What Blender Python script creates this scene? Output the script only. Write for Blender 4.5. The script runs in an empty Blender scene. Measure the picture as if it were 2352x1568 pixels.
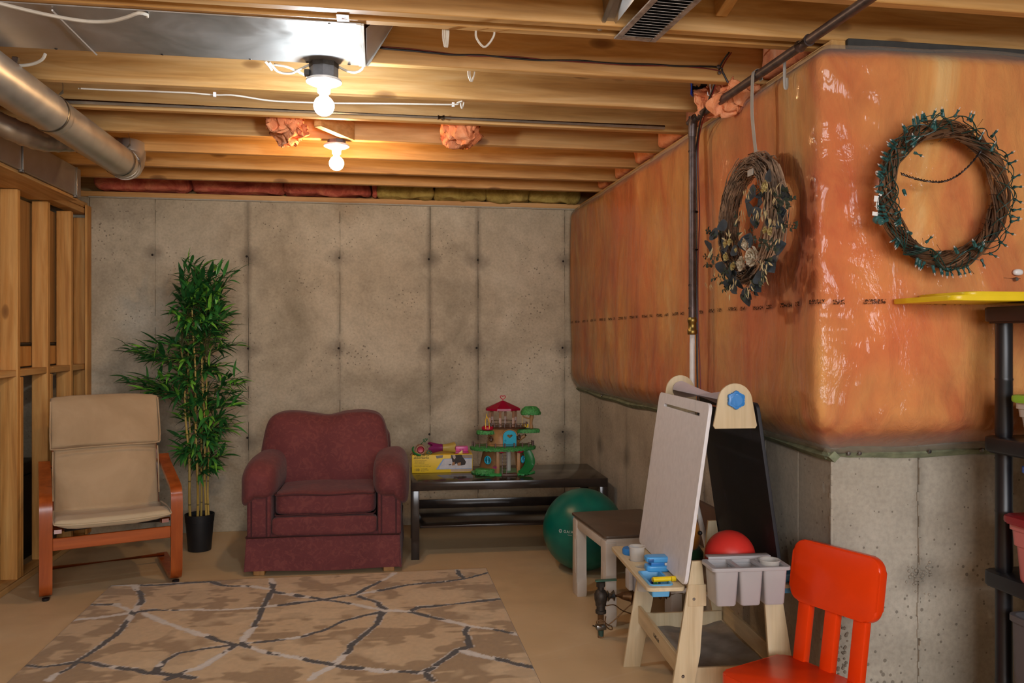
import bpy, bmesh, math, random
import numpy as np
from mathutils import Vector, Matrix, noise

R = math.radians
random.seed(7)
SC = bpy.context.scene
COL = SC.collection

# ------------------------------------------------------------------ camera, world, exposure
cam_d = bpy.data.cameras.new('camera')
cam = bpy.data.objects.new('camera', cam_d)
COL.objects.link(cam)
cam.location = (0, 0, 1.37)
cam.rotation_euler = (R(90), 0, R(-9.4))
cam_d.sensor_width = 36.0
cam_d.lens = 36.0 * 1877 / 2352
cam_d.shift_y = -9.0 / 2352
cam_d.clip_start = 0.05
SC.camera = cam
SC.view_settings.view_transform = 'Standard'
SC.view_settings.look = 'None'
SC.view_settings.gamma = 1.0
SC.view_settings.use_curve_mapping = False
SC.view_settings.exposure = EXPO = 1.15
SC.cycles.use_denoising = True
SC.cycles.max_bounces = 8
SC.cycles.diffuse_bounces = 4
SC.cycles.sample_clamp_indirect = 4.0
w = bpy.data.worlds.new('world'); SC.world = w
w.use_nodes = True
w.node_tree.nodes['Background'].inputs[0].default_value = (0.9, 0.93, 1.0, 1)
w.node_tree.nodes['Background'].inputs[1].default_value = 0.25


def area(name, loc, rot, sx, sy, power, color):
    d = bpy.data.lights.new(name, 'AREA'); d.shape = 'RECTANGLE'; d.size = sx; d.size_y = sy
    d.energy = power; d.color = color
    o = bpy.data.objects.new(name, d); o.location = loc; o.rotation_euler = rot
    COL.objects.link(o); return o


# unseen soft fill light added behind the camera, tinted like daylight
area('rear_fill_light', (0.6, -2.7, 1.9), (R(80), 0, 0), 3.4, 1.4, 90, (0.92, 0.95, 1.0))
BULB_COOL = (0.80, 0.90, 1.0); BULB_WARM = (1.0, 0.60, 0.28); BULB_SOFT = (1.0, 0.88, 0.72)
P1, P2, P3, P4 = 205, 200, 150, 260       # emission strengths of the bulbs

# ------------------------------------------------------------------ helpers
def lin(c):
    if isinstance(c, str):
        c = tuple(int(c[i:i + 2], 16) / 255 for i in (0, 2, 4))
    return tuple((x / 12.92 if x <= 0.04045 else ((x + 0.055) / 1.055) ** 2.4) for x in c) + (1,)


class NT:
    """small node-tree helper"""
    def __init__(s, name):
        s.m = bpy.data.materials.new(name); s.m.use_nodes = True
        s.t = s.m.node_tree; s.b = s.t.nodes['Principled BSDF']; s.out = s.t.nodes['Material Output']
        s.co = s.n('ShaderNodeTexCoord')
    def n(s, typ, **kw):
        x = s.t.nodes.new(typ)
        for k, v in kw.items():
            if k == 'inp':
                for a, b in v.items():
                    if hasattr(b, 'node'): s.t.links.new(b, x.inputs[a])
                    else: x.inputs[a].default_value = b
            else: setattr(x, k, v)
        return x
    def mapping(s, scale=(1, 1, 1), src='Object', rnd=0, rot=(0, 0, 0)):
        v = s.co.outputs[src]
        if rnd:
            oi = s.n('ShaderNodeObjectInfo')
            mu = s.n('ShaderNodeMath', operation='MULTIPLY', inp={0: oi.outputs['Random'], 1: rnd})
            v = s.n('ShaderNodeVectorMath', operation='ADD', inp={0: v, 1: mu.outputs[0]}).outputs[0]
        return s.n('ShaderNodeMapping', inp={'Vector': v, 'Scale': scale, 'Rotation': rot}).outputs[0]
    def noise(s, vec, scale, detail=4, rough=0.55, dist=0.0):
        return s.n('ShaderNodeTexNoise', inp={'Vector': vec, 'Scale': scale, 'Detail': detail, 'Roughness': rough, 'Distortion': dist}).outputs[0]
    def vor(s, vec, scale, feature='F1', rnd=1.0):
        return s.n('ShaderNodeTexVoronoi', feature=feature, inp={'Vector': vec, 'Scale': scale, 'Randomness': rnd}).outputs['Distance']
    def ramp(s, fac, stops, interp='LINEAR'):
        r = s.n('ShaderNodeValToRGB', inp={'Fac': fac}); cr = r.color_ramp; cr.interpolation = interp
        while len(cr.elements) < len(stops): cr.elements.new(0.5)
        for e, (p, c) in zip(cr.elements, stops):
            e.position = p; e.color = lin(c) if isinstance(c, str) else (c, c, c, 1) if isinstance(c, (int, float)) else c
        return r.outputs[0]
    def mix(s, fac, a, b, mode='MIX'):
        x = s.n('ShaderNodeMix', data_type='RGBA', blend_type=mode)
        for k, v in ((0, fac), (6, a), (7, b)):
            if hasattr(v, 'node'): s.t.links.new(v, x.inputs[k])
            else: x.inputs[k].default_value = lin(v) if isinstance(v, str) else v
        return x.outputs[2]
    def math(s, op, a, b=0.0, c=None):
        d = {0: a, 1: b}
        if c is not None: d[2] = c
        return s.n('ShaderNodeMath', operation=op, inp=d).outputs[0]
    def bump(s, h, strength=0.3, dist=0.01, normal=None):
        d = {'Height': h, 'Strength': strength, 'Distance': dist}
        if normal is not None: d['Normal'] = normal
        x = s.n('ShaderNodeBump', inp=d)
        return x.outputs[0]
    def fin(s, col=None, rough=None, metal=None, normal=None, **kw):
        def put(k, v):
            if v is None: return
            if hasattr(v, 'node'): s.t.links.new(v, s.b.inputs[k])
            else: s.b.inputs[k].default_value = lin(v) if isinstance(v, str) else v
        put('Base Color', col); put('Roughness', rough); put('Metallic', metal); put('Normal', normal)
        for k, v in kw.items(): put(k, v)
        return s.m


def simple(name, col, rough=0.5, metal=0.0, var=0.08, scale=30, bump=0.0, **kw):
    t = NT(name); v = t.mapping()
    nz = t.noise(v, scale, 3)
    c = lin(col)
    dark = tuple(x * (1 - var * 2) for x in c[:3]) + (1,); light = tuple(min(1, x * (1 + var)) for x in c[:3]) + (1,)
    cc = t.ramp(nz, [(0.3, dark), (0.7, light)])
    nm = t.bump(nz, bump, 0.004) if bump else None
    return t.fin(cc, rough, metal, nm, **kw)


def link(name, data, mat=None, parent=None, kind=None):
    o = bpy.data.objects.new(name, data); COL.objects.link(o)
    if mat is not None and not data.materials: data.materials.append(mat)
    if parent is not None: o.parent = parent
    if kind: o['kind'] = kind
    return o


def obj(name, bm, mat, parent=None, smooth=True, kind=None, angle=40):
    me = bpy.data.meshes.new(name)
    bmesh.ops.recalc_face_normals(bm, faces=bm.faces)
    bm.to_mesh(me); bm.free()
    o = link(name, me, mat, parent, kind)
    if smooth:
        me.shade_smooth() if angle is None else None
        if angle is not None:
            me.polygons.foreach_set('use_smooth', [True] * len(me.polygons))
            try:
                me.set_sharp_from_angle(angle=R(angle))
            except Exception: pass
    return o


def thing(name, label, cat, loc=(0, 0, 0), rz=0.0, group=None):
    o = bpy.data.objects.new(name, None); COL.objects.link(o)
    o.empty_display_size = 0.1
    o.location = loc; o.rotation_euler = (0, 0, rz)
    o['label'] = label; o['category'] = cat
    if group: o['group'] = group
    return o


def tag(o, label, cat, group=None):
    o['label'] = label; o['category'] = cat
    if group: o['group'] = group
    return o


def struct(name, loc=(0, 0, 0)):
    o = bpy.data.objects.new(name, None); COL.objects.link(o); o.location = loc; o['kind'] = 'structure'
    return o


def dup(o, parent=None):
    c = o.copy(); COL.objects.link(c)
    if parent is not None: c.parent = parent
    for ch in list(o.children): dup(ch, c)
    return c


def BM(): return bmesh.new()


def _merge(bm, tb, M=None):
    if M is not None: bmesh.ops.transform(tb, matrix=M, verts=tb.verts)
    me = bpy.data.meshes.new('tmp'); tb.to_mesh(me); tb.free()
    bm.from_mesh(me); bpy.data.meshes.remove(me)


def box(bm, x0, x1, y0, y1, z0, z1, bev=0.0, seg=2, M=None):
    tb = bmesh.new()
    bmesh.ops.create_cube(tb, size=1.0)
    for v in tb.verts:
        v.co = Vector(((x0 + x1) / 2 + v.co.x * (x1 - x0), (y0 + y1) / 2 + v.co.y * (y1 - y0), (z0 + z1) / 2 + v.co.z * (z1 - z0)))
    if bev > 0: bmesh.ops.bevel(tb, geom=list(tb.edges), offset=bev, segments=seg, affect='EDGES', profile=0.5)
    _merge(bm, tb, M)


def bxo(name, x0, x1, y0, y1, z0, z1, mat, parent=None, bev=0.0, M=None, seg=2):
    bm = BM(); box(bm, x0, x1, y0, y1, z0, z1, bev, seg, M)
    return obj(name, bm, mat, parent)


def frame(d, up=Vector((0, 0, 1))):
    d = d.normalized()
    if abs(d.dot(up)) > 0.98: up = Vector((0, 1, 0))
    x = d.cross(up).normalized(); y = x.cross(d).normalized()
    return x, y


def tube(bm, pts, r, n=8, caps=True, closed=False, flat=1.0):
    pts = [Vector(p) for p in pts]; k = len(pts)
    rr = r if isinstance(r, (list, tuple)) else [r] * k
    rings = []; px = None
    for i, p in enumerate(pts):
        if closed: d = pts[(i + 1) % k] - pts[i - 1]
        else: d = pts[min(i + 1, k - 1)] - pts[max(i - 1, 0)]
        if d.length < 1e-9: d = Vector((0, 0, 1))
        d.normalize()
        if px is None: x, y = frame(d)
        else:
            x = (px - d * px.dot(d))
            if x.length < 1e-6: x, _ = frame(d)
            x.normalize(); y = d.cross(x)
        px = x
        rings.append([bm.verts.new(p + (x * math.cos(2 * math.pi * j / n) + y * flat * math.sin(2 * math.pi * j / n)) * rr[i]) for j in range(n)])
    m = k if closed else k - 1
    for i in range(m):
        a, b = rings[i], rings[(i + 1) % k]
        for j in range(n):
            bm.faces.new((a[j], a[(j + 1) % n], b[(j + 1) % n], b[j]))
    if caps and not closed:
        bm.faces.new(rings[0][::-1]); bm.faces.new(rings[-1])
    return rings


def spline(pts, sub=6, closed=False):
    P = [Vector(p) for p in pts]; out = []; k = len(P)
    rng = range(k if closed else k - 1)
    for i in rng:
        if closed: p0, p1, p2, p3 = P[i - 1], P[i], P[(i + 1) % k], P[(i + 2) % k]
        else: p0, p1, p2, p3 = P[max(i - 1, 0)], P[i], P[i + 1], P[min(i + 2, k - 1)]
        for s in range(sub):
            t = s / sub
            out.append(0.5 * ((2 * p1) + (-p0 + p2) * t + (2 * p0 - 5 * p1 + 4 * p2 - p3) * t * t + (-p0 + 3 * p1 - 3 * p2 + p3) * t ** 3))
    if not closed: out.append(P[-1])
    return out


def lathe(bm, prof, n=24, c=(0, 0, 0), M=None, caps=True):
    rings = []
    for (r, z) in prof:
        ring = []
        for j in range(n):
            a = 2 * math.pi * j / n
            v = Vector((r * math.cos(a), r * math.sin(a), z))
            if M is not None: v = M @ v
            ring.append(bm.verts.new(v + Vector(c)))
        rings.append(ring)
    for a, b in zip(rings, rings[1:]):
        for j in range(n): bm.faces.new((a[j], a[(j + 1) % n], b[(j + 1) % n], b[j]))
    if caps:
        if prof[0][0] > 1e-5: bm.faces.new(rings[0][::-1])
        if prof[-1][0] > 1e-5: bm.faces.new(rings[-1])
    bmesh.ops.remove_doubles(bm, verts=[v for r_, q in zip(rings, prof) if q[0] <= 1e-5 for v in r_], dist=1e-6)


def prism(bm, pts, t, M=None, bev=0.0):
    """polygon (2-D, x-y) extruded by t along z, centred"""
    tb = bmesh.new()
    a = [tb.verts.new((p[0], p[1], -t / 2)) for p in pts]; b = [tb.verts.new((p[0], p[1], t / 2)) for p in pts]
    n = len(pts)
    fs = [tb.faces.new(a[::-1]), tb.faces.new(b)]
    for i in range(n): tb.faces.new((a[i], a[(i + 1) % n], b[(i + 1) % n], b[i]))
    if bev: bmesh.ops.bevel(tb, geom=list(set(fs[0].edges) | set(fs[1].edges)), offset=bev, segments=2, affect='EDGES', profile=0.5)
    _merge(bm, tb, M)


def rrect(w, h, r, n=5, cx=0, cy=0):
    out = []
    for (sx, sy, a0) in ((1, 1, 0), (-1, 1, 90), (-1, -1, 180), (1, -1, 270)):
        for i in range(n + 1):
            a = R(a0 + 90 * i / n)
            out.append((cx + sx * (w / 2 - r) + r * math.cos(a), cy + sy * (h / 2 - r) + r * math.sin(a)))
    return out


def plate(name, outline, holes, t, mat, parent, M=None, bev=0.0015):
    cu = bpy.data.curves.new(name, 'CURVE'); cu.dimensions = '2D'; cu.fill_mode = 'BOTH'; cu.extrude = t / 2; cu.bevel_depth = bev
    for pl in [outline] + holes:
        s = cu.splines.new('POLY'); s.points.add(len(pl) - 1); s.use_cyclic_u = True
        for q, p in zip(s.points, pl): q.co = (p[0], p[1], 0, 1)
    tmp = bpy.data.objects.new('tmp', cu); COL.objects.link(tmp)
    me = bpy.data.meshes.new_from_object(tmp.evaluated_get(bpy.context.evaluated_depsgraph_get()))
    bpy.data.objects.remove(tmp)
    if M is not None: me.transform(M)
    me.materials.clear(); me.materials.append(mat)
    o = bpy.data.objects.new(name, me); COL.objects.link(o); o.parent = parent
    return o


def circle(r, n=24, cx=0, cy=0):
    return [(cx + r * math.cos(2 * math.pi * i / n), cy + r * math.sin(2 * math.pi * i / n)) for i in range(n)]


def soft(bm, sx, sy, sz, n=10, p=5.0, c=(0, 0, 0), fn=None, M=None):
    """rounded cushion: superellipsoid on a cube grid"""
    tb = bmesh.new()
    bmesh.ops.create_cube(tb, size=2.0)
    bmesh.ops.subdivide_edges(tb, edges=list(tb.edges), cuts=n, use_grid_fill=True)
    for v in tb.verts:
        q = v.co
        k = (abs(q.x) ** p + abs(q.y) ** p + abs(q.z) ** p) ** (1 / p)
        q = q / k
        q = Vector((q.x * sx / 2, q.y * sy / 2, q.z * sz / 2))
        if fn: q = fn(q)
        v.co = q + Vector(c)
    _merge(bm, tb, M)


def grid_mesh(name, X, Y, Z, mat, parent, kind=None, smooth=True):
    """X,Y,Z numpy arrays (m,n)"""
    m, n = X.shape
    co = np.stack([X, Y, Z], -1).reshape(-1, 3).astype(np.float32)
    i = np.arange((m - 1) * (n - 1)); a = (i // (n - 1)) * n + i % (n - 1)
    f = np.stack([a, a + n, a + n + 1, a + 1], -1).astype(np.int32)
    me = bpy.data.meshes.new(name)
    me.vertices.add(len(co)); me.vertices.foreach_set('co', co.ravel())
    me.loops.add(f.size); me.loops.foreach_set('vertex_index', f.ravel())
    me.polygons.add(len(f)); me.polygons.foreach_set('loop_start', np.arange(0, f.size, 4, dtype=np.int32))
    me.polygons.foreach_set('use_smooth', np.full(len(f), smooth))
    me.update(calc_edges=True)
    return link(name, me, mat, parent, kind)


def text(name, body, size, mat, parent, M, extrude=0.0002, align='LEFT', sx=1.0):
    cu = bpy.data.curves.new(name, 'FONT'); cu.body = body; cu.size = size; cu.extrude = extrude; cu.align_x = align
    tmp = bpy.data.objects.new('tmp', cu); COL.objects.link(tmp)
    me = bpy.data.meshes.new_from_object(tmp.evaluated_get(bpy.context.evaluated_depsgraph_get()))
    bpy.data.objects.remove(tmp)
    me.transform(M @ Matrix.Diagonal((sx, 1, 1, 1)))
    me.materials.clear(); me.materials.append(mat)
    o = bpy.data.objects.new(name, me); COL.objects.link(o); o.parent = parent
    return o


def TM(loc=(0, 0, 0), rx=0, ry=0, rz=0):
    return Matrix.Translation(loc) @ Matrix.Rotation(rz, 4, 'Z') @ Matrix.Rotation(ry, 4, 'Y') @ Matrix.Rotation(rx, 4, 'X')


# pixel -> world point on the plane z, for laying out the rug pattern (2352x1568 frame of the photograph)
def floor_pt(x, y, z=0.0):
    u = (x - 1176) / 1877; v = -(y - 775) / 1877; s, c = math.sin(R(9.4)), math.cos(R(9.4))
    t = (z - 1.37) / v
    return ((s + u * c) * t, (c - u * s) * t)
# ------------------------------------------------------------------ materials
def wood_mat(name, a, b, c, axis='X', rough=0.55, knots=True, scale=1.0, rnd=20.0):
    t = NT(name)
    sc = {'X': (0.35, 5, 5), 'Y': (5, 0.35, 5), 'Z': (5, 5, 0.35)}[axis]
    v = t.mapping(tuple(x * scale for x in sc), rnd=rnd)
    n1 = t.noise(v, 3.2, 6, 0.6, 1.2)
    n2 = t.noise(v, 14, 4, 0.5, 0.3)
    col = t.ramp(n1, [(0.28, c), (0.47, b), (0.68, a)])
    col = t.mix(0.35, col, t.ramp(n2, [(0.3, 0.55), (0.7, 1.0)]), 'MULTIPLY')
    if knots:
        sk = {'X': (0.55, 0.0, 1.3), 'Y': (0.0, 0.7, 1.3), 'Z': (1.3, 0.0, 0.6)}[axis]
        vk = t.mapping(sk, rnd=rnd)
        d = t.n('ShaderNodeTexVoronoi', feature='F1', inp={'Vector': vk, 'Scale': 5.0, 'Randomness': 1.0}).outputs['Distance']
        kk = t.ramp(d, [(0.06, 0.0), (0.12, 0.35), (0.16, 1.0)])
        col = t.mix(t.math('SUBTRACT', 1.0, kk), col, t.mix(0.5, c, '3A1E0E'))
    nm = t.bump(n2, 0.15, 0.002)
    return t.fin(col, rough, normal=nm)


M_JOIST = wood_mat('joist_wood', 'DCB074', 'CC9A58', 'B07C40', 'X')
M_JOISTY = wood_mat('blocking_wood', 'DCB074', 'CC9A58', 'B07C40', 'Y')
M_STUD = wood_mat('stud_wood', 'DBA862', 'CC924A', 'AE7434', 'Z')
M_OSB = wood_mat('subfloor_wood', '8E5F3C', '7A4E30', '603A22', 'X', 0.8, False)
M_PANELW = wood_mat('sheathing_wood', 'B58A52', 'A2763F', '8A5E2E', 'Z', 0.7, False)


def concrete(name, ties, joints, base=('988D76', 'BBAF97', 'D3C9B2'), front='X'):
    t = NT(name); v = t.mapping()
    n1 = t.noise(v, 1.3, 6, 0.65, 0.4); n2 = t.noise(v, 7, 6, 0.6); n3 = t.noise(v, 60, 3, 0.6)
    col = t.ramp(n1, [(0.3, base[0]), (0.5, base[1]), (0.7, base[2])])
    col = t.mix(0.4, col, t.ramp(n2, [(0.3, 0.60), (0.65, 1.0)]), 'MULTIPLY')
    col = t.mix(0.4, col, t.ramp(n3, [(0.35, 0.65), (0.6, 1.0)]), 'MULTIPLY')
    # bug holes
    d = t.vor(v, 34); msk = t.noise(v, 3.0, 2)
    thr = t.math('MULTIPLY', t.math('SUBTRACT', msk, 0.36), 0.62)
    hole = t.math('LESS_THAN', d, thr)
    hole2 = t.math('LESS_THAN', t.vor(v, 11), t.math('MULTIPLY', t.math('SUBTRACT', t.noise(v, 2.2, 2), 0.5), 0.22))
    col = t.mix(t.math('MULTIPLY', hole, 0.6), col, '4F463A')
    col = t.mix(t.math('MULTIPLY', hole2, 0.3), col, '5A5042')
    # vertical drips along formwork joints and dark blotches round each tie
    sep = t.n('ShaderNodeSeparateXYZ', inp={0: t.co.outputs['Object']})
    ax = sep.outputs['X' if front == 'X' else 'Y']; az = sep.outputs['Z']
    off, per, z0, pz = ties
    dx = None
    for q in joints:
        e = t.math('ABSOLUTE', t.math('SUBTRACT', ax, q)); dx = e if dx is None else t.math('MINIMUM', dx, e)
    dz = t.math('PINGPONG', t.math('SUBTRACT', az, z0), pz / 2)
    dd = t.math('SQRT', t.math('ADD', t.math('POWER', dx, 2.0), t.math('MULTIPLY', t.math('POWER', dz, 2.0), 1.6)))
    dd = t.math('ADD', dd, t.math('MULTIPLY', t.math('SUBTRACT', n2, 0.5), 0.10))
    st = t.ramp(dd, [(0.01, 0.55), (0.035, 0.4), (0.11, 0.0)])
    col = t.mix(st, col, '4A4238')
    jx = t.math('ADD', dx, t.math('MULTIPLY', t.math('SUBTRACT', t.noise(v, 4.0, 5), 0.5), 0.05))
    sj = t.ramp(jx, [(0.0, 0.5), (0.03, 0.0)])
    low = t.ramp(t.noise(t.mapping((0.6, 0.6, 0.35)), 2.4, 3), [(0.45, 0.15), (0.62, 1.0)])
    col = t.mix(t.math('MULTIPLY', sj, low), col, '554B3D')
    h = t.math('SUBTRACT', t.math('MULTIPLY', n2, 0.5), t.math('MULTIPLY', hole, 0.6))
    nm = t.bump(h, 0.35, 0.006)
    nm = t.bump(n3, 0.15, 0.002, nm)
    return t.fin(col, 0.85, normal=nm)


M_CONC = concrete('concrete_back', (-0.27, 0.642, 1.945, 0.655), (-1.53, -0.9, -0.266, 0.384, 0.74, 1.395))
M_CONC_S = concrete('concrete_side', (2.55 + 0.2, 0.61, 0.63, 0.655), (3.02, 3.63, 4.24, 4.85, 5.46), ('9C9382', 'B4AB9A', 'C8C0AF'), 'Y')
M_CONC_F = concrete('concrete_front', (1.842, 0.61, 0.55, 0.655), (1.842, 2.452, 3.062), ('928A7A', 'ABA393', 'BEB6A6'), 'X')

t = NT('painted_floor'); v = t.mapping()
n1 = t.noise(v, 0.9, 5, 0.6); n2 = t.noise(v, 9, 4)
c_ = t.ramp(n1, [(0.3, 'C4A87E'), (0.55, 'D2B78E'), (0.72, 'DEC69F')])
c_ = t.mix(0.25, c_, t.ramp(n2, [(0.3, 0.75), (0.6, 1.0)]), 'MULTIPLY')
scr = t.vor(t.mapping((1, 6, 1), rot=(0, 0, 0.6)), 1.3, 'DISTANCE_TO_EDGE')
c_ = t.mix(t.math('MULTIPLY', t.ramp(scr, [(0.0, 1.0), (0.01, 0.0)]), 0.18), c_, 'D8C6AA')
M_FLOOR = t.fin(c_, t.ramp(n2, [(0.3, 0.42), (0.7, 0.6)]), normal=t.bump(n2, 0.08, 0.003))

# orange glass-wool
t = NT('orange_insulation'); v = t.mapping((1, 1, 0.42)); v1 = t.mapping()
n1 = t.noise(v, 2.6, 6, 0.62, 0.9); n2 = t.noise(v, 13, 6, 0.65, 0.7); n3 = t.noise(v1, 1.1, 3)
c_ = t.ramp(n1, [(0.30, 'C56A38'), (0.43, 'D4894B'), (0.56, 'DC9F58'), (0.72, 'E6C284')])
c_ = t.mix(0.55, c_, t.ramp(n2, [(0.25, 0.62), (0.62, 1.0)]), 'MULTIPLY')
c_ = t.mix(t.ramp(n3, [(0.5, 0.0), (0.68, 0.45)]), c_, 'E5683C')
M_WOOL = t.fin(c_, 0.95, normal=t.bump(n2, 0.6, 0.02))


def wool(name, a, b, c):
    t = NT(name); v = t.mapping(); n1 = t.noise(v, 9, 6, 0.7, 0.6)
    return t.fin(t.ramp(n1, [(0.3, c), (0.5, b), (0.7, a)]), 0.95, normal=t.bump(n1, 0.8, 0.02))


M_WOOL_O = wool('orange_wool_tuft', 'F3B085', 'E8925F', 'C76A42')
M_WOOL_P = wool('pink_wool', 'D98A6A', 'BE6250', '8E3B33')
M_WOOL_Y = wool('yellow_wool', 'C9B56A', 'AE9A50', '8A7538')

# clear polythene film with a black printed line
t = NT('clear_film')
lw = t.n('ShaderNodeLayerWeight', inp={'Blend': 0.32})
v = t.mapping(); wn = t.noise(t.mapping((1.0, 1.0, 0.4)), 7, 5, 0.6, 1.0); w2 = t.noise(t.mapping((1.0, 1.0, 0.5)), 26, 3, 0.5, 1.5)
nm = t.bump(wn, 0.5, 0.03); nm = t.bump(w2, 0.25, 0.006, nm)
gl = t.n('ShaderNodeBsdfGlossy', inp={'Roughness': 0.09, 'Color': (1, 1, 1, 1), 'Normal': nm})
tr = t.n('ShaderNodeBsdfTransparent', inp={'Color': (0.97, 0.96, 0.94, 1)})
df = t.n('ShaderNodeBsdfDiffuse', inp={'Color': (0.62, 0.58, 0.5, 1)})
sep = t.n('ShaderNodeSeparateXYZ', inp={0: t.co.outputs['Object']})
fr = t.n('ShaderNodeFresnel', inp={'IOR': 1.45, 'Normal': nm})
m1 = t.n('ShaderNodeMixShader', inp={0: t.math('MULTIPLY', fr.outputs[0], 0.6), 1: tr.outputs[0], 2: gl.outputs[0]})
zz = sep.outputs['Z']
edge = t.math('MAXIMUM', t.ramp(t.math('SUBTRACT', zz, 2.27), [(0.0, 0.0), (0.05, 0.3)]), t.ramp(t.math('SUBTRACT', 1.07, zz), [(0.0, 0.0), (0.06, 0.22)]))
edge = t.math('ADD', edge, 0.03)
m2 = t.n('ShaderNodeMixShader', inp={0: edge, 1: m1.outputs[0], 2: df.outputs[0]})
s_ = t.math('SUBTRACT', sep.outputs['X'], sep.outputs['Y'])
cb = t.n('ShaderNodeCombineXYZ', inp={0: t.math('MULTIPLY', s_, 1.0), 1: t.math('MULTIPLY', zz, 0.7), 2: 0.0})
zo = t.math('ADD', zz, t.math('MULTIPLY', t.math('SUBTRACT', t.noise(cb.outputs[0], 3.0, 2), 0.5), 0.015))
band = t.math('LESS_THAN', t.math('ABSOLUTE', t.math('SUBTRACT', zo, 1.485)), 0.0075)
cb2 = t.n('ShaderNodeCombineXYZ', inp={0: s_, 1: t.math('MULTIPLY', zz, 1.0), 2: 0.0})
gly = t.math('GREATER_THAN', t.noise(cb2.outputs[0], 150, 2), 0.5)
word = t.math('GREATER_THAN', t.math('PINGPONG', s_, 0.055), 0.014)
word = t.math('MULTIPLY', word, t.math('GREATER_THAN', t.math('PINGPONG', t.math('ADD', s_, 0.03), 0.11), 0.022))
msk = t.math('MULTIPLY', t.math('MULTIPLY', band, gly), word)
bk = t.n('ShaderNodeBsdfDiffuse', inp={'Color': (0.02, 0.015, 0.012, 1)})
m3 = t.n('ShaderNodeMixShader', inp={0: t.math('MULTIPLY', msk, 0.85), 1: m2.outputs[0], 2: bk.outputs[0]})
t.t.links.new(m3.outputs[0], t.out.inputs[0])
M_FILM = t.m

# galvanised sheet
def galv(name, a='8C8A86', b='A9A7A2', rough=(0.28, 0.42), axis=(1, 1, 1)):
    t = NT(name); v = t.mapping(axis); n1 = t.noise(v, 5, 6, 0.65, 0.5); n2 = t.noise(v, 180, 2)
    col = t.ramp(n1, [(0.3, a), (0.7, b)])
    return t.fin(col, t.ramp(n1, [(0.3, rough[0]), (0.7, rough[1])]), 0.82, normal=t.bump(n2, 0.06, 0.001))


M_GALV = galv('galvanised_sheet', 'A3A09B', 'BDBAB5', (0.34, 0.5)); M_GALV2 = galv('galvanised_pipe', 'B0ABA2', 'CCC7BC', (0.32, 0.45))
M_STEEL = simple('steel', '8A8884', 0.35, 1.0, 0.1)
M_BRASS = simple('brass', '8F7740', 0.38, 1.0, 0.15, 60)
M_BRONZE = simple('aged_bronze', '7A5A3C', 0.5, 0.8, 0.25, 40)
M_DARKMETAL = simple('dark_metal', '4A443E', 0.55, 0.7, 0.2, 40)
M_BLACKPIPE = simple('black_iron_pipe', '5A4C48', 0.42, 0.5, 0.2, 30)
M_WHITEP = simple('white_plastic', 'CFCAC4', 0.4, 0, 0.04)
M_PORC = simple('white_porcelain', 'E6E4E0', 0.25, 0, 0.02)
M_CABLE = simple('white_cable', 'C9C2B4', 0.5, 0, 0.05)
M_BLKCABLE = simple('black_cable', '1C1A1C', 0.45, 0, 0.1)
M_REDCABLE = simple('red_cable', '7A2A22', 0.5, 0, 0.1)
M_BLACK = simple('black_plastic', '1B1A1C', 0.45, 0, 0.1, 20)
M_BOXGREY = simple('junction_box_steel', '77777A', 0.45, 0.6, 0.1)
M_BLUEV = simple('blue_valve_handle', '1E3FA8', 0.4, 0, 0.05)
M_GREENWOOD = simple('treated_strip', '7C8468', 0.8, 0, 0.2, 25, 0.2)
M_STRAP = simple('grey_strap', '9B978F', 0.55, 0.2, 0.05)


def emit(name, col, strength):
    t = NT(name); e = t.n('ShaderNodeEmission', inp={0: col + (1,), 1: strength}); t.t.links.new(e.outputs[0], t.out.inputs[0]); return t.m


# fabrics
def fabric(name, a, b, scale=260, sheen=0.3, blotch=3.0, weave=0.25, c2=None, pat=0.0):
    t = NT(name); v = t.mapping(); n1 = t.noise(v, blotch, 5, 0.6, 0.5); n2 = t.noise(v, scale, 2)
    col = t.ramp(n1, [(0.35, a), (0.65, b)])
    if pat:
        p = t.noise(v, 22, 4, 0.6, 1.8)
        col = t.mix(t.math('MULTIPLY', t.ramp(p, [(0.48, 0.0), (0.62, 1.0)]), pat), col, c2)
    nm = t.bump(n2, weave, 0.0015); nm = t.bump(n1, 0.25, 0.02, nm)
    return t.fin(col, 0.85, normal=nm, **{'Sheen Weight': sheen, 'Sheen Roughness': 0.5})


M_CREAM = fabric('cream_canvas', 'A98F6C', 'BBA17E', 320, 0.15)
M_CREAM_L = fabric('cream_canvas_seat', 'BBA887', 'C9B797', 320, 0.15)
M_MAROON = fabric('maroon_brocade', '5C2729', '6B3131', 200, 0.08, 2.5, 0.3, '7E423C', 0.45)
M_PIPING = fabric('maroon_piping', '3C181A', '4A2022', 200, 0.0)
M_CHERRY = wood_mat('cherry_veneer', 'B8602A', 'A24E1E', '8A3D14', 'Z', 0.28, False, 0.7)
M_CHERRYX = wood_mat('cherry_veneer_bar', 'B8602A', 'A24E1E', '8A3D14', 'X', 0.28, False, 0.7)
M_DARKTABLE = simple('black_brown_laminate', '2F2621', 0.16, 0, 0.12, 12)
M_BIRCH = wood_mat('birch_ply', 'D9C7A4', 'CFBB95', 'BFA67E', 'Z', 0.55, False, 0.8)
M_BIRCHY = wood_mat('birch_ply_tray', 'D9C7A4', 'CFBB95', 'BFA67E', 'Y', 0.55, False, 0.8)
M_FOOTWOOD = wood_mat('light_foot_wood', 'B98A50', 'A3763F', '8C6030', 'Z', 0.5, False)


def plastic(name, col, rough=0.35, **kw): return simple(name, col, rough, 0, 0.03, 12, **kw)


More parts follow.
